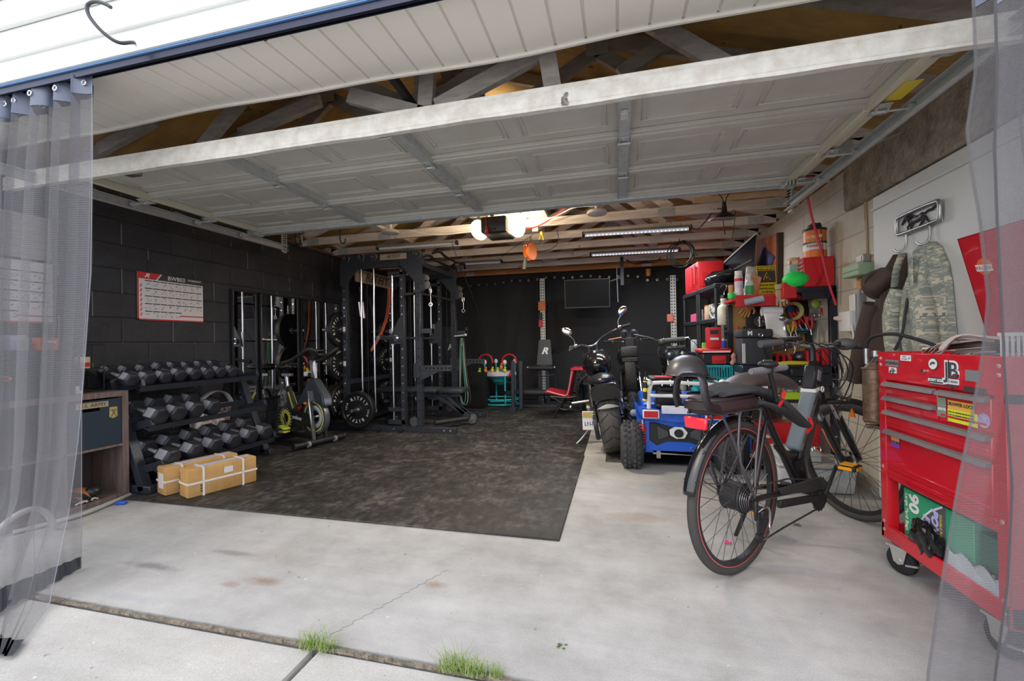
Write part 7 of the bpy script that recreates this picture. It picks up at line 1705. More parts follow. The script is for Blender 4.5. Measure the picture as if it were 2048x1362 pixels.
# metal parts cabinet / stacked tool drawers at right of shelves
t = thing('parts_rack', 'dark rack of long narrow trays above the work bag', 'rack', (1.174,4.75,1.181))
for k in range(6):
    p = V((1.192,4.75,1.392)); b = B(); b.box((p.x,p.y,p.z-.045*k),(.24,.2,.016),ry=.06); b.out('tray', mat('worn_steel_tray',(.15,.14,.12),.45,.6,n=(.05,.05,.05),nscale=20), t, w=1)
for p in ((1.098,4.7,1.231), (1.271,4.7,1.227)):
    b = B(); p = V(p); b.box((p.x,p.y,p.z-.02),(.014,.014,.42)); b.out('side_rail', BLK, t, w=1)
# shelf contents: (x along unit, y depth, shelf index, shape...)
CON = []
def put(kind, x, y, lv, size, m, name, label, cat, grp=None, **k):
    z = SHL[lv]
    p = on(x, y, z)
    if kind == 'b': mbox(name, (p[0],p[1],z+.0006+size[2]/2), size, m, label, cat, grp, rz=A0+k.pop('a',0), **k)
    else: mcan(name, p, size[0], size[1], m, label, cat, grp, **k)
put('b', .95,.24,3,(.30,.14,.10), mat('pink_plastic',(.75,.10,.22),.45), 'pink_basket', 'bright pink basket on the upper shelf, far unit', 'basket')
put('c', .72,.28,3,(.02,.14),WHT,'tube','white tube standing on the shelf by the pink basket','tube')
put('b', .30,.22,3,(.20,.16,.17), mat('black_white_pattern',(.7,.7,.68),.5,n=(.03,.03,.03),nscale=22,nmix=.1),'patterned_box','black and white patterned tin box on the upper shelf','box')
put('c', .44,.30,3,(.035,.15),mat('clear_jar_orange',(.55,.4,.25),.25),'jar','clear jar with orange lid before the patterned box','jar', cap=(.03,.02,ORG))
put('b', .95,.30,2,(.12,.08,.16), WHT,'white_carton','white carton on the middle shelf, far unit','box')
put('b', .62,.28,2,(.12,.1,.12), mat('green_yellow_pack',(.2,.5,.05),.5,n=(.7,.6,.05),nscale=18,nmix=.08),'green_pack','green and yellow pack on the middle shelf','package')
put('b', .52,.31,2,(.08,.08,.04), mat('dark_tin',(.06,.05,.04),.4),'flat_tin','small dark tin lying before the green pack','tin')
put('b', .26,.30,2,(.12,.09,.10), CARD,'small_carton','small tan carton on the middle shelf, near unit','box')
put('c', .12,.31,2,(.022,.20),RED2,'tube','red tube of sealant near the shelf end','tube', cap=(.012,.05,WHT))
put('c', .06,.26,2,(.03,.14),BLU,'bottle','blue bottle beside the red sealant tube','bottle', cap=(.015,.03,WHT))
put('b', .34,.16,2,(.10,.10,.16), mat('tan_bottle',(.5,.35,.18),.5),'tan_box','tan box behind the small carton on the shelf','box')
put('c', .2,.14,2,(.03,.19),mat('orange_brown',(.6,.22,.06),.5),'bottle','orange brown bottle behind the tan carton','bottle')
put('b', .2,.25,1,(.25,.2,.22), BLK2,'black_bin','black bin low on the near shelving unit','bin')
put('b', .9,.2,1,(.3,.2,.2), mat('dark_grey_bin',(.05,.05,.055),.5),'grey_bin','dark grey bin low on the far shelving unit','bin')
for k,(px,py,m,lab) in enumerate(((1467,655,mat('blue_pack',(.08,.25,.45),.5),'pale blue pack between shelf post and red charger'),(1468,672,mat('red_pack',(.5,.05,.03),.5),'red pack under the pale blue one'))):
    mbox('small_pack', (1.235,5.10,1.1712) if k==0 else (1.235,5.10,1.0306), (.09,.08,.078 if k==0 else .20), m, lab, 'package', rz=.2)
b = B(); p = V((1.23,5.06,1.245)); b.tube([p+V((-.06,0,-.04)),p,p+V((.05,0,.03))],.012); b.tube([p+V((-.05,0,-.02)),p+V((.0,0,.02)),p+V((.05,0,.05))],.01); tag(b.out('pruning_pliers', mat('salmon_plastic',(.75,.2,.12),.5)), 'salmon handled pliers resting over the blue pack', 'pliers')
# ---------------------------------------------------------------- workbench
NB = mat('navy_black_steel', (.012,.016,.028), .35, coat=.2)
t = wb = thing('workbench', 'black steel workbench with pegboard and red top shelf against the right wall', 'workbench', (1.2,4.1,0))
YB0, YB1 = 3.92, 4.42
XB0, XB1 = 1.0, 1.69
b = B(); b.b2((XB0,YB0,.80),(XB1,YB1,.865),bev=.004); b.out('worktop', NB, t, w=1)
for x in (XB0,XB1-.045):
    for y in (YB0,YB1-.045):
        b = B(); b.b2((x,y,0),(x+.045,y+.045,1.50 if x > 1.1 else .80),bev=.003); b.mi=1
        for k in range(3 if x > 1.1 else 1): b.cyl((x+.022,y+.001,.3+k*.55),(x+.022,y-.003,.3+k*.55),.008,n=8)
        b.out('leg', [NB,BOLT], t, w=1)
b = B(); b.b2((1.0,YB1-.045,.866),(1.04,YB1,1.41),bev=.003); b.out('back_post', NB, t, w=1)
b = B(); b.b2((XB0+.02,YB0+.02,.56),(XB1-.02,YB1,.585)); b.out('middle_shelf', NB, t, w=1)
b = B(); b.b2((XB0+.02,YB0-.0,.70),(XB1,YB0+.03,.80),bev=.003); b.mi=1
for k in range(3): b.cyl((1.33+.045*k,YB0-.001,.74),(1.33+.045*k,YB0-.004,.74),.006,n=8)
b.out('drawer_front', [NB,WHT], t, w=1)
b = B(); b.b2((XB0+.02,YB0+.02,.10),(XB1-.02,YB1,.135)); b.out('bottom_board', mat('raw_brown_board',(.42,.30,.22),.8), t, w=1)
b = B(); b.b2((XB0,YB0+.01,.03),(XB1-.04,YB0+.04,.10)); b.out('bottom_rail', NB, t, w=1)
b = B(); b.b2((1.02,YB1-.012,.88),(XB1-.02,YB1,1.44)); b.out('pegboard', mat('pegboard_tan',(.45,.24,.07),.7,n=(.52,.30,.10),nscale=8), t, w=1)
b = B(); b.b2((.98,YB0+.18,1.42),(XB1,YB1,1.445),bev=.003); b.out('top_shelf', RED2, t, w=1)
b = B(); b.b2((1.42,YB0,1.46),(XB1,YB1,1.50),bev=.003); b.b2((1.45,YB0,1.40),(XB1,YB0+.02,1.46)); b.out('upper_tray', NB, t, w=1)
b = B(); b.b2((1.0,YB0+.16,1.37),(1.42,YB0+.18,1.47),bev=.002); b.out('shelf_lip', RED2, t, w=1)
b = B(); b.b2((1.05,YB1-.09,1.13),(XB1-.05,YB1-.012,1.145),bev=.003); 
for k in range(16): b.box((1.08+k*.035,YB1-.088,1.145),(.008,.006,.03))
b.out('tool_rail', mat('teal_blue_rail',(.03,.16,.22),.5), t, w=1)
ZW, ZT = .8656, 1.4456
# items on top
t = thing('red_tool_case', 'tall red metal case with louvred side on the bench top shelf', 'case', (1.682,4,1.585))
b = B(); b.b2((1.47,3.93,1.5006),(1.685,4.16,1.74),bev=.006); b.out('case_body', RED, t, w=1)
b = B()
for k in range(6): b.b2((1.461,3.94,1.53+k*.033),(1.47,4.15,1.545+k*.033))
b.out('louvre', mat('grey_pink_louvre',(.4,.22,.2),.5), t, w=1)
t = thing('towel_tub', 'round orange and white tub of scrubbing towels on the red case', 'tub', (1.585,4.02,1.741))
Mt = TR((1.585,4.02,1.741))
b = B(Mt); b.lathe([(0,0),(.078,0),(.082,.004),(.08,.225),(0,.225)],36); b.out('tub_body', mat('tub_orange',(.8,.2,.03),.4), t, w=1)
b = B(Mt); b.lathe([(.0815,.02),(.0815,.115)],36); b.out('white_label', WHTP, t, w=1)
b = B(Mt); b.lathe([(.0818,.112),(.0818,.13)],36); b.lathe([(.0818,.016),(.0818,.021)],36); b.out('black_band', INK, t, w=1)
b = B(Mt); b.lathe([(0,.226),(.084,.222),(.085,.235),(.08,.24),(.05,.243),(.05,.27),(.045,.275),(0,.275)],36); b.box((0,-.01,.275),(.07,.06,.02),bev=.005); b.out('lid', BLK2, t, w=1)
FT = frame((1.585-.0336,4.02-.0755,1.741),(.914,-.407,0),(0,0,1))
text('SCRUBS', .03, WHTP, t, FT @ Matrix.Translation((0,.165,.004)), w=1, shear=.2, bold=.001)
text('CLEANING', .018, WHTP, t, FT @ Matrix.Translation((0,.121,.006)), w=1); text('TOWELS', .027, RED2, t, FT @ Matrix.Translation((0,.09,.006)), w=1, bold=.0008)
text('IN A BUCKET', .011, INK, t, FT @ Matrix.Translation((0,.06,.006)), w=1)
b = B(); b.tube([(1.60,3.937,1.96),(1.60,3.92,1.88),(1.605,3.92,1.75),(1.61,3.918,1.62),(1.57,3.918,1.53),(1.55,3.916,1.51)],.003,sm=2); tag(b.out('earphone_cord', mat('thin_dark_cord',(.1,.02,.02),.5)), 'thin cord dangling over the towel tub and red case', 'cable')
mbox('tall_carton', (1.445,4.07,1.50+.135), (.075,.05,.26), mat('mint_carton',(.25,.5,.42),.5,n=(.4,.6,.5),nscale=14), 'tall narrow mint and cream carton beside the red case', 'box', extra=(((0,-.001,.10),(.077,.052,.06),mat('cream_red_top',(.75,.68,.5),.5,n=(.6,.1,.05),nscale=30,nmix=.1)),))
b = B(); b.sph((1.43,3.99,1.5006+.068),(.095,.095,.068),n=28); 
for k in range(9): zz = (-.8+.2*k); b.torus(.095*math.sqrt(max(.05,1-zz*zz)),.003,TR((1.43,3.99,1.5686+.068*zz)),n=28,k=5)
tag(b.out('line_spool', mat('neon_green',(.02,.75,.12),.45)), 'neon green spool of trimmer line on the bench corner', 'spool')
t = thing('warning_sign', 'yellow and black WARNING security sign standing on the bench shelf', 'sign', (1.564,4.35,1.701))
FS = frame((1.245,4.33,1.447),(1,.15,0),(.12,.1,1)); b = B(); b.b2((0,0,0),(.17,.31,.003)); b.bm.transform(FS); b.out('sign_panel', mat('sign_yellow',(.78,.62,.02),.45), t, w=1)
b = B(); b.b2((.008,.155,.0032),(.162,.265,.0042)); b.b2((.008,.27,.0032),(.162,.302,.0042)); b.bm.transform(FS); b.out('black_field', INK, t, w=1)
text('WARNING', .03, mat('sign_yellow',(.78,.62,.02),.45), t, FS @ Matrix.Translation((.085,.286,.005)), w=1, bold=.001)
b = B(); b.tube([FS @ V((.055,.175,.006)),FS @ V((.115,.175,.006)),FS @ V((.085,.245,.006))],.004,closed=True); b.box(FS @ V((.085,.2,.006)),(.006,.003,.025)); b.out('alert_triangle', mat('sign_yellow',(.78,.62,.02),.45), t, w=1)
for k,s in enumerate(('24 HOUR VIDEO','SURVEILLANCE','IN USE ON','THIS AREA')): text(s, .019, INK, t, FS @ Matrix.Translation((.085,.13-.032*k,.0045)), w=1, bold=.0006)
mbox('orange_pouch', (1.195,4.30,1.447+.11), (.11,.04,.22), mat('orange_pouch_film',(.85,.22,.03),.35,n=(.7,.5,.4),nscale=16), 'orange foil pouch left of the warning sign', 'pouch', rz=.2, ry=.25, bev=.012)
mbox('white_bag', (1.20,4.37,1.447+.16), (.10,.03,.30), mat('white_film',(.65,.62,.6),.4,n=(.1,.1,.1),nscale=10), 'white and black bag behind the orange pouch', 'bag', ry=.1, bev=.01)
mcan('green_bottle', (1.13,4.16,ZT+.001), .034, .2, mat('white_bottle',(.7,.7,.68),.4), 'white bottle with green label on the red bench shelf', 'bottle', neck=.014, bands=((.03,.11,mat('green_label',(.05,.4,.12),.5)),), cap=(.016,.02,WHT))
mcan('spray_can', (1.04,4.14,ZT+.001), .034, .20, mat('lilac_can',(.55,.45,.62),.3,n=(.75,.72,.75),nscale=14), 'lilac and white spray can with red band on the shelf end', 'spray can', cap=(.03,.045,WHT), bands=((.15,.175,RED2),))
mcan('orange_can', (.995,4.22,ZT+.001), .02, .13, mat('orange_brown',(.6,.22,.06),.5), 'slim orange can behind the lilac spray can', 'can')
mcan('green_pot', (.975,4.13,ZT+.001), .028, .05, mat('neon_green',(.02,.75,.12),.45), 'small neon green cap on the shelf end', 'cap')
b = B(); b.cyl((1.06,4.05,1.40),(1.20,4.02,1.43),.028,n=20); tag(b.out('sanding_cylinder', mat('pale_blue_grey',(.33,.38,.45),.5)), 'pale blue grey cylinder lying before the red shelf', 'cylinder')
def glove(c, m, label, s=1, rot=0, sag=.0):
    t = thing('work_glove', label, 'glove', c)
    M = TR(c, ry=rot)
    b = B(M); b.sph((0,0,-.04),(.04*s,.014,.05*s),n=16); b.cyl((0,0,0),(0,0,.04),.034*s,.038*s)
    for k,(x,l,a) in enumerate(((-.03,.06,-.15),(-.01,.075,-.03),(.011,.07,.05),(.03,.055,.15))): b.tube([(x*s,0,-.075),(x*s+a*.03,-.004,-.075-l*.5),(x*s+a*.06,0,-.075-l)],[.011,.0105,.009],n=8)
    b.tube([(.035*s,0,-.03),(.062*s,-.005,-.055),(.066*s,-.004,-.085)],[.012,.011,.009],n=8)
    b.out('glove_body', m, t, w=1)
    return t
glove((1.179,4.3,1.419), mat('tan_orange_leather',(.42,.2,.07),.7), 'tan orange work glove hanging at the left end of the red shelf', rot=.5)
glove((1.324,4.02,1.502), mat('beige_leather',(.4,.33,.2),.75), 'beige leather work glove draped on the red shelf lip', rot=-.1)
b = B(); p = V((1.343,4,1.47)); b.tube([p+V((-.04,0,.05)),p+V((.0,0,.04)),p+V((.012,0,0)),p+V((.008,0,-.05)),p+V((-.005,0,-.075)),p+V((-.02,0,-.06))],.009,sm=2); tag(b.out('cream_hook', mat('cream_rubber',(.62,.52,.42),.5)), 'cream rubber hook hanging over the shelf lip', 'hook')
mbox('red_bin', (1.375,4.02,ZT+.001+.035), (.10,.14,.13), RED2, 'red open parts bin at the right end of the red shelf', 'bin')
b = B(); 
for k in range(4): b.torus(.018,.005,frame((1.315+.004*k,4.03,1.50-.03*k),(1,.3*k,0),(0,0,1)),n=12,k=5)
tag(b.out('chain_piece', STL), 'short piece of steel chain hanging before the red bin', 'chain')
# pegboard and rail items
t = thing('towel_holder', 'white paper towel roll with sheet hanging on the pegboard', 'paper towels', (1.348,4.2,1.316))
c0 = V((1.305,4.15,1.328)); b = B(); b.cyl(c0+V((-.085,0,0)),c0+V((.07,-.0,0)),.042,n=24); b.out('roll', WHTP, t, w=1)
b = B(); b.grid(8,10,lambda u,v:(c0.x-.085+.15*u+.03*v, c0.y-.043-.01*sin(5*v+3*u), c0.z-.02-.20*v-.03*u*v)); b.out('hanging_sheet', WHTP, t, w=1, solid=.002)
b = B(); c0 = V((1.244,4.28,1.244)); b.lathe([(0,.0),(.02,0),(.025,.004),(.035,.004),(.038,.0),(.047,.0),(.05,.008),(.05,-.01),(0,-.01)],28,frame(c0,(1,0,0),(0,0,1))); b.box(c0+V((0,-.01,0)),(.01,.006,.09)); tag(b.out('round_lamp', CHR), 'round chrome lamp front on the black pegboard edge', 'lamp')
mbox('dark_board', (1.259,4.36,1.261), (.22,.02,.36), BLK2, 'matte black panel behind the chrome lamp front', 'panel')
b = B(); c0 = V((1.481,4.2,1.325)); 
for k in range(3): b.torus(.075-.006*k,.007,frame(c0+V((0,.012*k,0)),(.8,-.5,0),(.1,0,1)),n=26,k=6)
tag(b.out('yellow_hose_coil', mat('olive_yellow',(.42,.40,.10),.4)), 'olive yellow coil of tubing on the pegboard', 'coil')
b = B(); c0 = V((1.408,4.15,1.246)); b.sph(c0,(.05,.035,.04)); b.tube([c0,c0+V((-.03,-.03,-.06)),c0+V((.0,-.02,-.16))],.018,sm=1); b.sph(c0+V((-.04,-.03,.02)),(.035,.03,.03)); tag(b.out('grey_clamp', STL), 'grey metal clamp hanging before the paper sheet', 'clamp')
mbox('blue_tin', (1.485,4.3,1.363), (.04,.03,.10), BLU, 'blue tin behind the yellow coil', 'tin')
mbox('dark_red_tool', (1.42,4.32,1.38), (.05,.03,.12), RED, 'dark red tool behind the paper roll', 'tool', ry=.3)
for k,(px,py,m,rr,lab) in enumerate(((1598,640,RED2,.5,'left red handled pliers on the pegboard'),(1610,640,RED2,.35,'middle red handled pliers on the pegboard'),(1621,648,RED2,.1,'right red handled pliers above the tool rail'),(1590,652,ORG,.3,'orange handled pliers above the tool rail'),(1581,655,YEL,.0,'yellow handled tool above the tool rail'))):
    c0 = V(((1.54,4.24,1.256),(1.586,4.24,1.263),(1.628,4.24,1.214),(1.501,4.22,1.203),(1.466,4.22,1.187))[k])
    b = B(); 
    for s in (-1,1): b.tube([c0+V((s*.006-rr*.0,0,-.05)),c0+V((s*.02-rr*.05,0,0)),c0+V((s*.016-rr*.12,0,.06))],[.006,.012,.011],n=8,sm=1)
    b.mi=1; b.tube([c0+V((0,0,-.05)),c0+V((rr*.05,0,-.10))],.008)
    tag(b.out('pliers', [m, STL]), lab, 'pliers', 'hand tools on the pegboard')
t = thing('headlamp_card', 'grey carded headlamp pack with lime lens on the pegboard', 'lamp', (1.676,4.25,1.33))
b = B(); b.box((1.691,4.28,1.341),(.13,.01,.20)); b.out('card', mat('grey_card',(.2,.2,.19),.4,n=(.4,.4,.4),nscale=30), t, w=1)
b = B(); b.sph((1.661,4.22,1.385),(.035,.02,.042)); b.out('lime_lens', mat('lime_lens_mat',(.45,.6,.08),.3), t, w=1)
b = B(); p = V((1.696,4.22,1.431)); b.cyl(p+V((-.03,0,.01)),p+V((.06,0,-.01)),.024); b.out('lamp_head', WHT, t, w=1)
b = B(); p = V((1.667,4.22,1.285))
for k in range(3): b.torus(.016,.005,frame(p+V((-.03+.035*k,0,0)),(1,0,0),(0,0,1)),n=12,k=5)
b.out('screw_hooks', STL, t, w=1)
t = thing('cordless_tool', 'red and white cordless tool at the right of the pegboard', 'power tool', (1.761,4.2,1.345))
b = B(); p = V((1.761,4.2,1.375)); b.cyl(p+V((-.06,0,.0)),p+V((.06,-.0,-.01)),.032,n=18); b.out('barrel', WHT, t, w=1)
b = B(); b.box(p+V((-.02,0,-.05)),(.09,.05,.06),bev=.01,ry=.2); b.box(p+V((.04,0,-.09)),(.09,.05,.05),bev=.01,ry=-.2); b.tube([p+V((-.06,0,-.03)),p+V((-.05,-.02,-.11)),p+V((.02,-.02,-.12))],.012,sm=1); b.out('red_body', RED2, t, w=1)
b = B(); p = V((1.599,4.3,1.372)); b.sph(p+V((0,0,-.05)),(.07,.03,.15)); tag(b.out('black_pouch', BLK2), 'black pouch hanging on the pegboard behind the pliers', 'pouch')
for k in range(12):
    x = 1.09+.045*k; r = random.Random(k*5); m = (CHR, STL, RED2, CHR, WHT, YEL, STL, CHR)[k % 8]
    b = B(); c0 = V((x,4.36,1.13)); s = r.uniform(-.06,.06)
    b.cyl(c0+V((0,0,.0)),c0+V((s,-.01,-.13-r.uniform(0,.05))),.0055,n=8); b.mi=1; b.cyl(c0+V((0,0,.0)),c0+V((-s*.3,0,.075)),.012,.010,n=10)
    tag(b.out('screwdriver', [STL if m in (RED2,YEL,WHT) else m, (RED2,BLK2,ORG,BLK2,mat('teal_blue_rail',(.03,.16,.22),.5),YEL)[k % 6]]), 'small hand driver standing in the teal rail of the workbench', 'screwdriver', 'drivers in the tool rail')
b = B(); b.b2((1.50,4.30,1.15),(1.66,4.36,1.20),bev=.006); b.tube([(1.42,4.3,1.2),(1.5,4.28,1.16),(1.56,4.3,1.22)],.014,sm=1); tag(b.out('blue_grips', mat('teal_blue_tool',(.05,.2,.28),.5)), 'teal blue clamp grips lying at the right of the rail', 'clamp')
# worktop items
t = thing('cooler_bag', 'tall charcoal cooler bag with zip lid on the workbench', 'bag', (1.13,3.98,0.806))
b = B(); b.b2((1.015,3.96,ZW),(1.245,4.20,1.10),bev=.02,seg=2); b.b2((1.005,3.95,1.10),(1.25,4.21,1.17),bev=.02,seg=2); b.out('bag_body', mat('charcoal_canvas',(.035,.037,.045),.8,bump=.2,bscale=200), t, w=1)
b = B(); b.b2((1.013,3.955,ZW+.02),(1.035,3.968,1.05)); b.out('pale_side_panel', mat('pale_panel',(.5,.5,.5),.6), t, w=1)
b = B(); b.tube([(1.15,3.95,1.12),(1.17,3.93,1.0),(1.21,3.94,.88),(1.23,3.90,.76)],.014,sm=1,flat=(1,.25)); b.out('strap', BLK2, t, w=1)
text('M', .045, WHTP, t, frame((1.07,3.948,1.135),(1,0,0),(0,0,1)), w=1, bold=.003, name='logo')
b = B(); b.torus(.014,.004,frame((1.15,3.945,1.12),(1,0,0),(0,0,1)),n=14,k=5); b.out('buckle', CHR, t, w=1); b = B(); b.torus(.014,.004,frame((1.15,3.945,1.06),(1,0,0),(0,0,1)),n=14,k=5); b.out('buckle', CHR, t, w=1)
t = thing('tool_organiser', 'red topped black tool organiser case left of the cooler bag', 'case', (.87,4.36,.8572))
DZ = .8572
b = B(); b.b2((.75,4.24,DZ),(.99,4.5,.965),bev=.012); b.out('case_body', BLK2, t, w=1)
b = B(); b.b2((.73,4.22,.966),(1.0,4.52,1.005),bev=.012); b.out('case_lid', RED2, t, w=1)
b = B(); b.b2((.75,4.214,.97),(.98,4.221,.985)); b.out('pale_band', WHT, t, w=1)
b = B(); b.b2((.83,4.228,.865),(.95,4.242,.945),bev=.006); b.b2((.85,4.218,.89),(.93,4.235,.92),bev=.004); b.out('front_latch', RED2, t, w=1)
t = thing('battery_charger', 'red battery charger standing on the organiser case', 'charger', (.86,4.32,1.0056))
b = B(); b.b2((.80,4.27,1.0056),(.92,4.37,1.20),bev=.012,seg=2); b.mi=1; b.b2((.825,4.262,1.14),(.895,4.27,1.175)); b.mi=2; b.b2((.825,4.26,1.085),(.895,4.27,1.105)); b.out('charger_body', [RED2,BLK2,WHTP], t, w=1)
b = B(); b.tube([(.985,4.19,.87),(1.0,4.17,.90),(.985,4.16,.96),(1.0,4.16,.94)],.02,sm=1); tag(b.out('striped_glove', mat('red_white_knit',(.6,.5,.45),.8,n=(.5,.05,.03),nscale=60)), 'red and white knitted glove tucked beside the cooler bag', 'glove')
b = B(); b.tube([(1.25,3.98,.875),(1.36,3.97,.885),(1.50,3.98,.88),(1.55,3.98,.875)],[.018,.03,.026,.012],sm=1,n=12,flat=(1.2,.7)); tag(b.out('yellow_level', YEL), 'long yellow tool case lying on the front of the worktop', 'tool')
mbox('red_bin', (1.54,4.02,ZW+.06), (.09,.10,.12), RED2, 'red plastic bin on the worktop, left of the pair', 'bin')
mbox('red_bin', (1.64,4.02,ZW+.07), (.07,.10,.14), RED2, 'red plastic bin on the worktop beside the right post', 'bin')
b = B(); b.b2((1.22,4.15,ZW),(1.42,4.3,.93),bev=.01); b.mi=1; b.b2((1.21,4.14,.93),(1.43,4.31,.95),bev=.005); tag(b.out('small_case', [BLK2, RED2]), 'small black case with red lid behind the yellow tool', 'case')
b = B(); 
for k in range(5): b.tube([(1.24+.05*k,4.05,ZW+.012),(1.27+.05*k,4.08,ZW+.05),(1.26+.05*k,4.12,ZW+.09)],.012,sm=1)
tag(b.out('wrench_heap', RED2), 'heap of red handled wrenches on the worktop', 'tools')
b = B(); b.sph((1.47,4.05,.93),(.05,.05,.05)); b.tube([(1.47,4.05,.93),(1.55,4.02,1.0),(1.50,3.99,.90)],.012,sm=1); b.cyl((1.46,4.1,.87),(1.46,4.1,.95),.04); b.cyl((1.40,4.1,ZW),(1.40,4.1,.89),.04); tag(b.out('bench_vice', mat('engine_metal', (.16,.16,.17), .35, .8)), 'small grey bench vice amid the worktop clutter', 'vice')
mbox('black_transformer', (1.394,3.89,0.812), (.10,.04,.06), BLK2, 'black transformer box fixed under the worktop edge', 'transformer', bev=.008)
# middle shelf items
def charger(x, label):
    t = thing('lime_charger', label, 'charger', (x,4.0,.586), group=None)
    b = B(); b.prism([(-.085,0),(.085,0),(.085,.045),(.04,.05),(.01,.065),(-.07,.06)],.11,frame((x,4.05,.5856),(1,0,0),(0,0,1))); bmesh.ops.bevel(b.bm,geom=list(b.bm.edges),offset=.006,segments=1,affect='EDGES'); b.out('base', mat('charger_lime',(.42,.62,.03),.4), t, w=1)
    b = B(); b.cyl((x-.03,3.99,.65),(x-.03,3.99,.735),.042,.036,n=8); b.out('battery', mat('clear_grey_case',(.33,.35,.33),.2,n=(.15,.16,.15),nscale=30), t, w=1)
    b = B(); b.b2((x-.06,3.938,.68),(x-.005,3.944,.71)); b.out('label_plate', WHTP, t, w=1)
charger(1.20, 'lime green battery charger on the bench middle shelf, left one'); charger(1.40, 'lime green battery charger partly behind the bicycle head tube')
for k,(x,yy_,lab) in enumerate(((1.055,4.25,'blue can at the left end of the bench middle shelf'),(1.12,4.16,'blue can on the bench middle shelf beside the charger'))): mcan('blue_can', (x,yy_,.5856), .045, .16, mat('translucent_blue',(.05,.16,.6),.2), lab, 'can')
mbox('red_cabinet', (1.36,4.15,.256), (.5,.2,.24), RED, 'red metal cabinet on the bench bottom board', 'cabinet', bev=.005)
mbox('blue_folder', (1.06,4.05,.27), (.02,.2,.26), BLU, 'blue folder standing left of the red cabinet', 'folder')
t = thing('red_tub', 'red tub with yellow label on the bottom board', 'tub', (1.19,3.975,.136))
b = B(); b.b2((1.13,3.945,.1356),(1.24,4.0,.26),bev=.01); b.mi=1; b.b2((1.145,3.941,.15),(1.225,3.946,.22)); b.mi=2; b.b2((1.13,3.945,.262),(1.24,4.0,.29),bev=.006); b.out('tub_body',[RED2,mat('yellow_orange_label',(.85,.5,.05),.5,n=(.85,.7,.3),nscale=40),mat('clear_bits',(.6,.55,.55),.3)],t,w=1)
mcan('green_spray', (1.52,4.0,.5856), .025, .14, mat('neon_green',(.02,.75,.12),.45), 'slim neon green can at the right of the middle shelf', 'can')
mbox('white_carton', (1.47,4.02,.62), (.05,.06,.07), WHT, 'little white carton beside the neon green can', 'box')
# crates left of the bench
def crate(name, c, d, m, label):
    t = thing(name, label, 'crate', (c[0],c[1],c[2]))
    b = B(); x,y,z = c; w_,l,h = d
    b.b2((x-w_/2,y-l/2,z),(x+w_/2,y+l/2,z+.01)); b.b2((x-w_/2,y-l/2,z+h-.02),(x+w_/2,y-l/2+.012,z+h)); b.b2((x-w_/2,y+l/2-.012,z+h-.02),(x+w_/2,y+l/2,z+h)); b.b2((x-w_/2,y-l/2,z+h-.02),(x-w_/2+.012,y+l/2,z+h)); b.b2((x+w_/2-.012,y-l/2,z+h-.02),(x+w_/2,y+l/2,z+h)); b.out('rim', m, t, w=1)
    b = B()
    n = int(w_/.022)
    for k in range(n+1): xx = x-w_/2+w_*k/n; b.box((xx,y-l/2+.005,z+h/2),(.008,.006,h)); b.box((xx,y+l/2-.005,z+h/2),(.008,.006,h))
    n = int(l/.022)
    for k in range(n+1): yy = y-l/2+l*k/n; b.box((x-w_/2+.005,yy,z+h/2),(.006,.008,h)); b.box((x+w_/2-.005,yy,z+h/2),(.006,.008,h))
    b.box((x,y-l/2+.004,z+h*.5),(w_,.006,.012)); b.out('lattice', m, t, w=1)
crate('teal_crate', (.84,4.36,.5206), (.30,.30,.10), TEAL, 'lower teal plastic crate behind the toy vehicle bars')
crate('teal_crate', (.85,4.36,.6212), (.29,.29,.235), TEAL, 'upper teal plastic crate carrying the red topped organiser')
b = B(); b.sph((.80,4.30,.67),(.05,.04,.035)); tag(b.out('yellow_ball', YEL), 'yellow toy inside the upper teal crate', 'toy')
# clear tote and tray on the floor right
t = thing('clear_tote', 'clear plastic tote with grey lid on the floor behind the front wheel', 'storage tote', (1.33,3.55,0))
b = B(); b.box((1.33,3.58,.09),(.46,.34,.17),bev=.02,seg=2,taper=1.06); b.out('tub', mat('cloudy_clear_plastic',(.33,.38,.45),.2,n=(.55,.55,.52),nscale=7,spec=.6), t, w=1)
b = B(); b.b2((1.085,3.395,.176),(1.575,3.765,.20),bev=.008); b.out('lid', mat('grey_tote_lid',(.4,.41,.41),.4), t, w=1)
mbox('grey_tray', (1.26,3.58,.2406), (.26,.2,.08), mat('pale_grey_box',(.5,.5,.5),.4), 'pale grey box standing on the clear tote', 'box', bev=.006)
b = B()
for k in range(9): b.torus(.02,.004,frame((1.14+.03*k,3.5+.01*(k%3),.285+.004*(k%2)),(1,.4*(k%2),0),(0,.3,1)),n=12,k=5)
tag(b.out('chain', CHR), 'bright steel chain heaped on the pale grey box', 'chain')
b = B(); 
for k in range(5): b.cyl((1.14+.035*k,3.475,.21),(1.14+.035*k,3.475,.28),.003,n=6)
for k in range(3): b.cyl((1.13,3.475,.22+.025*k),(1.29,3.475,.22+.025*k),.003,n=6)
tag(b.out('wire_rack', WHT), 'small white wire rack leaning on the pale grey box', 'rack')
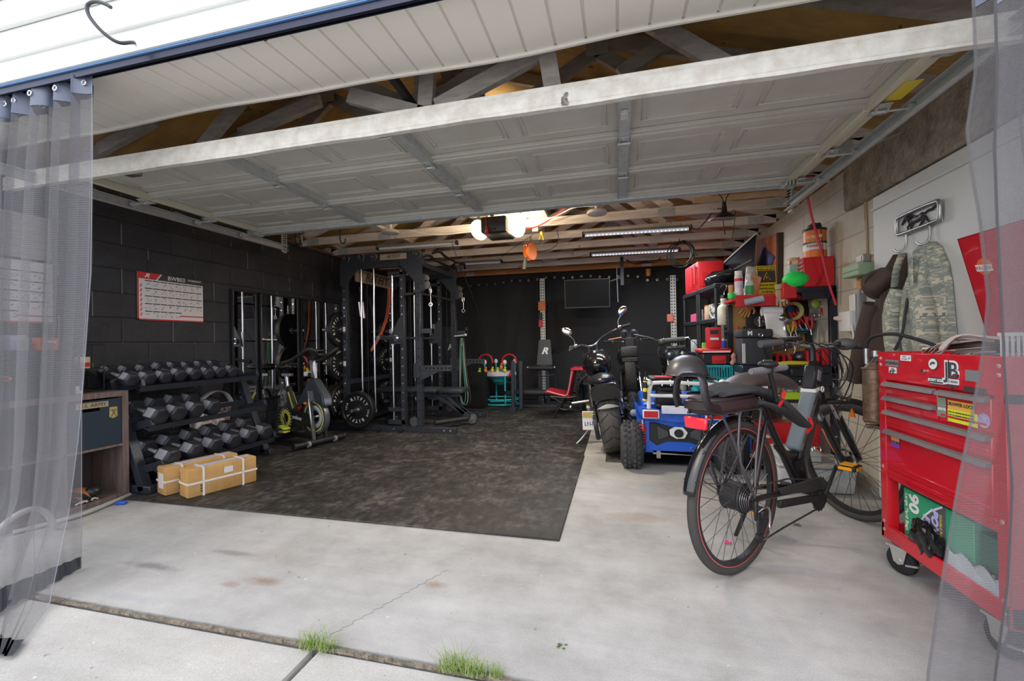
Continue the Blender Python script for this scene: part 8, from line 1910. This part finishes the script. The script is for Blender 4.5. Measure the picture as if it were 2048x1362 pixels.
# ---------------------------------------------------------------- right wall fittings
t = thing('green_control_box', 'small pale green timer box on the block wall', 'control box', (1.66,3.46,1.53))
b = B(); b.b2((1.60,3.40,1.515),(1.699,3.62,1.60),bev=.006); b.mi=1; b.b2((1.598,3.40,1.55),(1.6,3.62,1.555)); b.out('box_body',[mat('pale_green_enamel',(.28,.38,.24),.5), mat('dark_green_line',(.1,.15,.09),.5)],t,w=1)
mbox('outlet_box', (1.675,3.50,1.635), (.045,.10,.055), mat('steel_outlet',(.35,.33,.32),.4,.5), 'steel outlet box above the pale green box', 'outlet', extra=(((-.024,-.0,0),(.003,.06,.035),mat('pinkish_outlet',(.65,.5,.48),.4)),))
mbox('wooden_block', (1.685,3.53,1.47), (.025,.12,.08), mat('orange_wood_block',(.5,.27,.08),.7), 'orange wooden block under the pale green box', 'block')
t = thing('power_inlet', 'white plastic power box with plugs on the block wall', 'electrical box', (1.66,3.66,1.2))
b = B(); b.b2((1.62,3.58,1.13),(1.699,3.74,1.28),bev=.01,seg=2); b.b2((1.655,3.58,1.27),(1.699,3.66,1.40),bev=.006); b.out('white_housing', WHT, t, w=1)
b = B(); b.b2((1.66,3.52,1.14),(1.699,3.60,1.40),bev=.004); b.out('grey_housing', GRY, t, w=1)
b = B(); b.tube([(1.64,3.68,1.22),(1.61,3.70,1.23),(1.60,3.74,1.235)],[.016,.02,.014],sm=1); b.out('plug', mat('pinkish_outlet',(.65,.5,.48),.4), t, w=1)
b = B(); b.tube([(1.67,3.55,1.43),(1.665,3.54,1.30),(1.66,3.56,1.1),(1.665,3.70,.85),(1.67,3.78,.78)],.012,sm=2); b.out('flex_conduit', mat('grey_conduit',(.3,.3,.29),.5,.3), t, w=1)
def wc(name, pts, r, m, lab): b = B(); b.tube(pts, r, sm=2, n=8); return tag(b.out(name, m), lab, 'cable')
wc('wall_wire', [(1.69,3.48,2.345),(1.693,3.50,2.2),(1.693,3.49,2.0),(1.693,3.48,1.8),(1.693,3.485,1.67)],.007,mat('ochre_wire',(.4,.3,.17),.6),'ochre wire running down the block wall to the outlet')
wc('wall_wire', [(1.69,3.56,2.345),(1.693,3.52,2.25),(1.693,3.505,2.05),(1.693,3.50,1.9)],.006,mat('ochre_wire',(.4,.3,.17),.6),'second short ochre wire joining the first from the ceiling')
wc('white_cable', [(1.64,3.60,1.22),(1.63,3.55,1.1),(1.65,3.54,.95),(1.66,3.56,.9)],.006,WHT,'white cord curling below the power box')
wc('red_pull_cord', [(1.428,3.75,2.238),(1.477,3.8,2.047),(1.555,3.85,1.818),(1.609,3.87,1.542),(1.668,3.88,1.344)],.009,mat('crimson_cord',(.6,.03,.06),.5),'crimson cord hanging from the door track down to the bench')
wc('thin_cable', [(1.625,3.86,1.148),(1.679,3.86,0.912),(1.71,3.86,0.756),(1.72,3.8,0.991)],.005,BLK2,'black cord hanging beside the workbench right post')
# coat hook rack
t = thing('coat_rack', 'chrome coat hook plate with galloping horse emblem on white door', 'coat rack', (1.66,2.9,1.7))
HM = frame((1.665,3.078,1.688),(0,-1,-.0),(0,0,1))
b = B(); b.tube([(.02,.01,.012),(.34,.01,.012),(.355,.02,.012),(.355,.105,.012),(.34,.118,.012),(.02,.118,.012),(.0,.105,.012),(.0,.02,.012)],.011,closed=True,sm=1,n=10); b.bm.transform(HM); b.out('frame', mat('satin_chrome',(.4,.42,.42),.3,.8), t, w=1)
b = B(); b.b2((.005,.005,-.004),(.35,.118,.0)); b.bm.transform(HM); b.out('back_plate', WBOARD, t, w=1)
b = B()
def hv(u, v, w_=.008): return HM @ V((u,v,w_))
HR = HM.to_3x3().to_4x4()
b.sph(hv(.165,.066),(.058,.021,.009),n=18,M=HR); b.sph(hv(.128,.066),(.028,.022,.010),n=16,M=HR); b.sph(hv(.212,.070),(.028,.022,.010),n=16,M=HR)
def limb(pts, r): b.tube([hv(*p) for p in pts], r, n=8, sm=1)
limb([(.122,.070),(.098,.090),(.078,.096)],[.017,.013,.010]); limb([(.084,.097),(.062,.084),(.046,.070),(.040,.064)],[.010,.0085,.006,.005])
for k in range(5): limb([(.082+.011*k,.101-.003*k),(.096+.011*k,.110-.003*k),(.108+.011*k,.108-.004*k)],[.004,.003,.001])
limb([(.118,.060),(.102,.042),(.086,.040),(.092,.026)],[.010,.006,.005,.004]); limb([(.134,.056),(.128,.034),(.112,.024),(.124,.014)],[.009,.006,.0045,.004])
limb([(.214,.062),(.222,.040),(.200,.028),(.184,.018)],[.013,.008,.005,.004]); limb([(.224,.066),(.246,.050),(.258,.032),(.276,.022)],[.012,.007,.005,.004])
limb([(.234,.080),(.262,.088),(.292,.084),(.320,.096),(.340,.098)],[.004,.007,.008,.006,.002])
b.out('horse_emblem', mat('smoked_chrome',(.07,.065,.075),.4,.6), t, w=1)
for u in (.075,.27):
    b = B(); b.tube([HM @ V((u,.0,.008)),HM @ V((u,-.06,.008)),HM @ V((u,-.09,.02)),HM @ V((u-.01,-.10,.05)),HM @ V((u-.02,-.08,.062))],.006,sm=1); b.out('hook', mat('satin_chrome',(.4,.42,.42),.3,.8), t, w=1)
# jackets: lofted cloth hanging on the wall
def garment(name, label, cat, m, rows, seed, amp, freq):
    """rows: (z, y_left, y_right, bulge) from top to bottom, hanging near x=1.66"""
    t = thing(name, label, cat, (1.64,(rows[0][1]+rows[0][2])/2,rows[0][0]))
    b = B(); n = 40; r = random.Random(seed); ph = [r.uniform(0,6) for _ in range(4)]
    m_ = (len(rows)-1)*6
    def f(u, v):
        k = min(v*(len(rows)-1), len(rows)-1.0001); i = int(k); q = k-i; q = q*q*(3-2*q)
        a, c = rows[i], rows[i+1]; z, yl, yr, bl = [a[j]+(c[j]-a[j])*q for j in range(4)]
        ang = 2*PI*u
        prof = abs(sin(PI*min(u*2,1)))**.6 if u < .5 else 0
        if u <= .5:
            s = u*2; y = yl+(yr-yl)*s; x = 1.668-bl*prof-amp*sin(freq*s*2*PI+ph[0]+v*2.2)*prof*(.3+.7*v)-.5*amp*sin(freq*2.3*s*2*PI+ph[1]-v*5)*prof
        else:
            s = (1-u)*2; y = yl+(yr-yl)*s; x = 1.672
        return (x, y, z+.01*sin(5*s+ph[2])*v)
    b.grid(n*2, m_, f); b.out('cloth_body', m, t, w=1, ang=75)
    return t
cam_m, nt_, p_, L_ = nodes('digital_camouflage')
vor = mk(nt_, 'ShaderNodeTexVoronoi', Scale=1.0); vor.distance = 'CHEBYCHEV'
tc_ = nt_.nodes.new('ShaderNodeTexCoord'); mp_ = nt_.nodes.new('ShaderNodeMapping'); mp_.inputs['Scale'].default_value = (1,1,1); L_(tc_.outputs['Object'], mp_.inputs['Vector'])
sn_ = nt_.nodes.new('ShaderNodeVectorMath'); sn_.operation = 'SNAP'; sn_.inputs[1].default_value = (.3,.007,.007); L_(mp_.outputs['Vector'], sn_.inputs[0])
nn_ = mk(nt_, 'ShaderNodeTexNoise', Scale=24., Detail=4., Roughness=.7); L_(sn_.outputs['Vector'], nn_.inputs['Vector'])
rr_ = nt_.nodes.new('ShaderNodeValToRGB'); rr_.color_ramp.interpolation = 'CONSTANT'; e_ = rr_.color_ramp.elements
e_[0].position = 0; e_[0].color = (.22,.25,.22,1); e_[1].position = .43; e_[1].color = (.38,.38,.30,1)
q_ = e_.new(.50); q_.color = (.26,.29,.26,1); q_ = e_.new(.57); q_.color = (.56,.52,.40,1); q_ = e_.new(.66); q_.color = (.16,.19,.17,1)
L_(nn_.outputs['Fac'], rr_.inputs['Fac']); L_(rr_.outputs['Color'], p_.inputs['Base Color']); p_.inputs['Roughness'].default_value = .9
nt_.nodes.remove(vor)
g = garment('camouflage_jacket', 'grey green digital camouflage jacket hanging from the horse hook rack', 'jacket', cam_m, [(1.60,2.86,2.79,.03),(1.56,2.88,2.74,.07),(1.46,2.92,2.69,.09),(1.36,2.96,2.67,.11),(1.24,3.00,2.66,.11),(1.12,3.01,2.65,.11),(1.03,3.0,2.64,.10),(.93,2.98,2.63,.10),(.80,2.97,2.63,.08)], 4, .016, 2.2)
b = B(); b.tube([(1.57,2.88,1.56),(1.56,2.92,1.48),(1.57,2.96,1.38)],.022,sm=1,flat=(1,.3)); b.out('collar', cam_m, g, w=1)
b = B(); b.tube([(1.565,2.80,1.52),(1.55,2.78,1.42),(1.545,2.76,1.32)],.018,sm=1,flat=(1,.3)); b.out('lapel', cam_m, g, w=1)
b = B(); b.tube([(1.545,2.80,1.30),(1.54,2.82,1.20),(1.54,2.84,1.10),(1.55,2.95,.99)],.007,sm=2); b.out('zip_seam', mat('dark_camo_zip',(.05,.06,.06),.8), g, w=1)  # dark line along the zip seam
b = B(); b.tube([(1.58,2.76,1.36),(1.57,2.72,1.2),(1.57,2.70,1.0),(1.58,2.69,.82)],[.05,.055,.055,.05],sm=1,n=14); b.out('sleeve', cam_m, g, w=1, ang=80)
b = B(); b.tube([(1.58,2.94,1.36),(1.56,2.97,1.25),(1.56,2.97,1.1),(1.57,2.95,.9)],[.04,.045,.045,.04],sm=1,n=14); b.out('sleeve', cam_m, g, w=1, ang=80)
BRN = mat('brown_duck_canvas', (.065,.042,.034), .85, bump=.15, bscale=160)
g = garment('brown_jacket', 'dark brown hooded work jacket hanging left of the camouflage one', 'jacket', BRN, [(1.585,3.12,3.03,.03),(1.52,3.16,3.02,.06),(1.36,3.24,3.03,.08),(1.2,3.27,3.05,.09),(1.02,3.34,3.05,.09),(.86,3.44,3.08,.08),(.76,3.50,3.12,.07)], 9, .014, 1.6)
b = B(); b.grid(36,18,lambda u,v:(1.60-.075*sin(PI*v)*abs(cos(PI*u*2))*(1+.12*sin(9*u+5*v)), 3.14+.17*sin(PI*v)**.8*sin(2*PI*u)*(1-.25*v)+.05*v, 1.52-.20*v+.03*sin(6*u*PI)*sin(PI*v))); b.out('hood', BRN, g, w=1, ang=80)
b = B(); b.tube([(1.58,3.20,1.30),(1.57,3.28,1.1),(1.57,3.36,.92),(1.58,3.43,.79)],[.05,.055,.05,.045],sm=1,n=14); b.out('sleeve', BRN, g, w=1, ang=80)
# ---------------------------------------------------------------- grass, leaves and bits on the concrete
def tuft(name, c, n, h, spread, label, m, seed):
    r = random.Random(seed); b = B()
    for k in range(n):
        a = r.uniform(0,2*PI); l = h*r.uniform(.5,1.1); sp = spread*r.uniform(.2,1); x = c[0]+r.uniform(-.5,.5)*spread*1.6; y = c[1]+r.uniform(-.25,.25)*spread; w_ = .0018
        p = [V((x,y,0)), V((x+sp*.4*cos(a),y+sp*.3*sin(a),l*.55)), V((x+sp*cos(a),y+sp*.8*sin(a),l*r.uniform(.3,.9)))]
        for i in range(2):
            d = V((-sin(a),cos(a),0))*w_*(1-.6*i)
            q = [b.bm.verts.new(v) for v in (p[i]-d,p[i]+d,p[i+1]+d*.4,p[i+1]-d*.4)]; b.bm.faces.new(q)
    o = b.out(name, m, recalc=False); tag(o, label, 'grass', kind='stuff'); return o
GR = mat('grass_green', (.10,.22,.04), .7, n=(.3,.36,.1), nscale=30)
tuft('grass_tuft', (-1.07,1.33), 110, .08, .09, 'green grass tuft growing where the driveway joints meet', GR, 1)
tuft('grass_tuft', (-.53,1.345), 150, .075, .09, 'wider grass tuft growing in the slab seam at the right', GR, 2)
tuft('grass_tuft', (-.42,1.345), 50, .06, .05, 'thin end of the wider grass tuft in the seam', GR, 4)
def litter(c, s, m, lab, name='dry_leaf', n=7):
    r = random.Random(int(c[0]*1000)); b = B()
    for k in range(n):
        x = c[0]+r.uniform(-s,s); y = c[1]+r.uniform(-s,s)*.6; a = r.uniform(0,6); q = s*.35
        b.poly([(x+q*cos(a+t_),y+q*.5*sin(a+t_),.0015+.004*r.random()) for t_ in (0,1.5,3,4.6)])
    tag(b.out(name, m, solid=.0008), lab, 'debris', kind='stuff')
OL = mat('dry_green_leaf', (.13,.13,.05), .9)
litter((1.545,3.577,0), .05, OL, 'crumbled dry green leaves right of the bicycle'); litter((0.982,2.82,0), .03, OL, 'few dry leaf crumbs right of the rear wheel'); litter((-0.209,1.53,0), .02, mat('small_weed',(.06,.12,.03),.9), 'tiny weed clump on the slab near the seam')
b = B(); b.sph((0.539,2.488,0.01),(.014,.01,.009),n=10); b.sph((0.558,2.486,0.01),(.008,.008,.008),n=10); tag(b.out('pink_toy', mat('hot_pink',(.8,.1,.3),.5)), 'tiny pink plastic toy on the concrete inside the rear wheel', 'toy')
wc('outer_hose', [(-3.3,1.75,.016),(-3.0,1.95,.016),(-2.7,2.0,.016)],.01,mat('grey_hose',(.4,.4,.37),.5),'grey hose lying on concrete left of the mat') if 0 else None

# ---------------------------------------------------------------- sub-parts: hang small pieces under the part they sit on
SUBS = {
 'weight_plate': {'lettering': ['disc'], 'hub_ring': ['disc']},
 'power_rack': {'pulley': ['header_plate'], 'lettering': ['name_plate', 'side_sign', 'spotter_arm'], 'rod_collar': ['guide_rod'], 'horn_label': ['plate_horn'], 'trolley_pulley': ['trolley_frame'], 'carabiner': ['trolley_frame'], 'bar_sleeve': ['smith_bar'], 'carriage_bearing': ['carriage_plate']},
 'electric_bicycle': {'spoke': ['rim'], 'red_rim_stripe': ['rim'], 'hub': ['rim'], 'grip': ['handlebar'], 'brake_lever': ['handlebar'], 'display': ['handlebar'], 'motor_grip_cover': ['handlebar'], 'battery_graphic': ['battery'], 'fork_decal': ['fork_lower'], 'sprocket': ['hub_motor'], 'bell': ['handle_post'], 'rear_grip': ['handle_post'], 'key_ring': ['head_block'], 'silver_decal': ['head_block'], 'white_band': ['head_block'], 'fender_stay': ['rear_fender'], 'saddle_base': ['long_saddle'], 'pedal': ['crank_arm'], 'derailleur_guard': ['derailleur']},
 'motorcycle': {'tread_groove': ['tyre'], 'wheel_rim': ['tyre'], 'grip': ['handlebar'], 'control_pod': ['handlebar'], 'mirror_stem': ['handlebar'], 'mirror': ['handlebar'], 'plate_artwork': ['licence_plate'], 'plate_characters': ['licence_plate'], 'lamp_lens': ['round_lamp'], 'tank_console': ['fuel_tank']},
 'exercise_bike': {'end_cap': ['front_stabiliser'], 'transport_wheel': ['front_stabiliser'], 'yellow_ring': ['flywheel'], 'flywheel_print': ['flywheel'], 'axle': ['flywheel'], 'crank_ring': ['crank_cover'], 'crank_print': ['crank_cover'], 'console': ['handlebar'], 'lettering': ['chain_guard'], 'pedal': ['crank_arm'], 'seat_slider': ['seat_post'], 'yellow_stripe': ['frame'], 'label_plate': ['frame']},
 'door_1': {'hinge': ['section_panel'], 'roller_hinge': ['section_panel'], 'centre_stile': ['section_panel'], 'end_stile': ['section_panel'], 'torn_foam': ['bottom_edge'], 'bottom_seal': ['bottom_edge'], 'top_roller_bracket': ['strut']},
 'tool_chest': {'caster_wheel': ['caster_fork'], 'lettering': ['badge', 'white_sticker', 'oval_sticker', 'black_sticker', 'green_sticker', 'warning_sticker', 'square_sticker']},
 'exercise_chart': {'lettering': ['header'], 'logo': ['red_band']},
 'mesh_curtain': {'grommet': ['top_hem']},
 'backdrop_cloth': {},
 'ride_on_utility_vehicle': {'rim': ['tyre'], 'emblem_lens': ['white_emblem'], 'bar_end_cap': ['white_roll_bar'], 'white_label': ['rear_bumper'], 'tail_light': ['rear_bumper']},
 'workbench': {'shelf_lip': ['top_shelf']},
 'towel_tub': {'lettering': ['white_label']}, 'warning_sign': {'alert_triangle': ['black_field'], 'lettering': ['sign_panel']},
 'cube_cabinet': {}, 'cooler_bag': {'buckle': ['strap'], 'logo': ['bag_body']}, 'storage_box': {'lettering': ['name_patch']},
 'bag_box': {'lettering': ['box_body'], 'white_curve': ['grey_field']}, 'chest_lid': {'lettering': ['badge_band']},
 'leg_extension_bench': {'logo': ['back_pad'], 'end_cap': ['foam_roller'], 'post_foot': ['leg_post']}, 'folded_bench': {'logo': ['pad']},
 'tube_light': {'diodes': ['tube']}, 'cardboard_carton': {'printed_marks': ['carton_body'], 'end_label': ['carton_body']},
}
def stem(n): return n.split('.')[0]
def ctr(o):
    bb_ = [V(c) for c in o.bound_box]; return sum(bb_, V())/8
bpy.context.view_layer.update()
for root in [o for o in COL.objects if o.parent is None and stem(o.name) in SUBS]:
    rules = SUBS[stem(root.name)]; kids = list(root.children)
    for c in kids:
        hosts = rules.get(stem(c.name))
        if not hosts: continue
        hs = [h for h in kids if stem(h.name) in hosts and h is not c]
        if hs:
            cc = ctr(c); c.parent = min(hs, key=lambda h: (ctr(h)-cc).length)
sc.cycles.max_bounces = 9; sc.cycles.caustics_reflective = False; sc.cycles.caustics_refractive = False
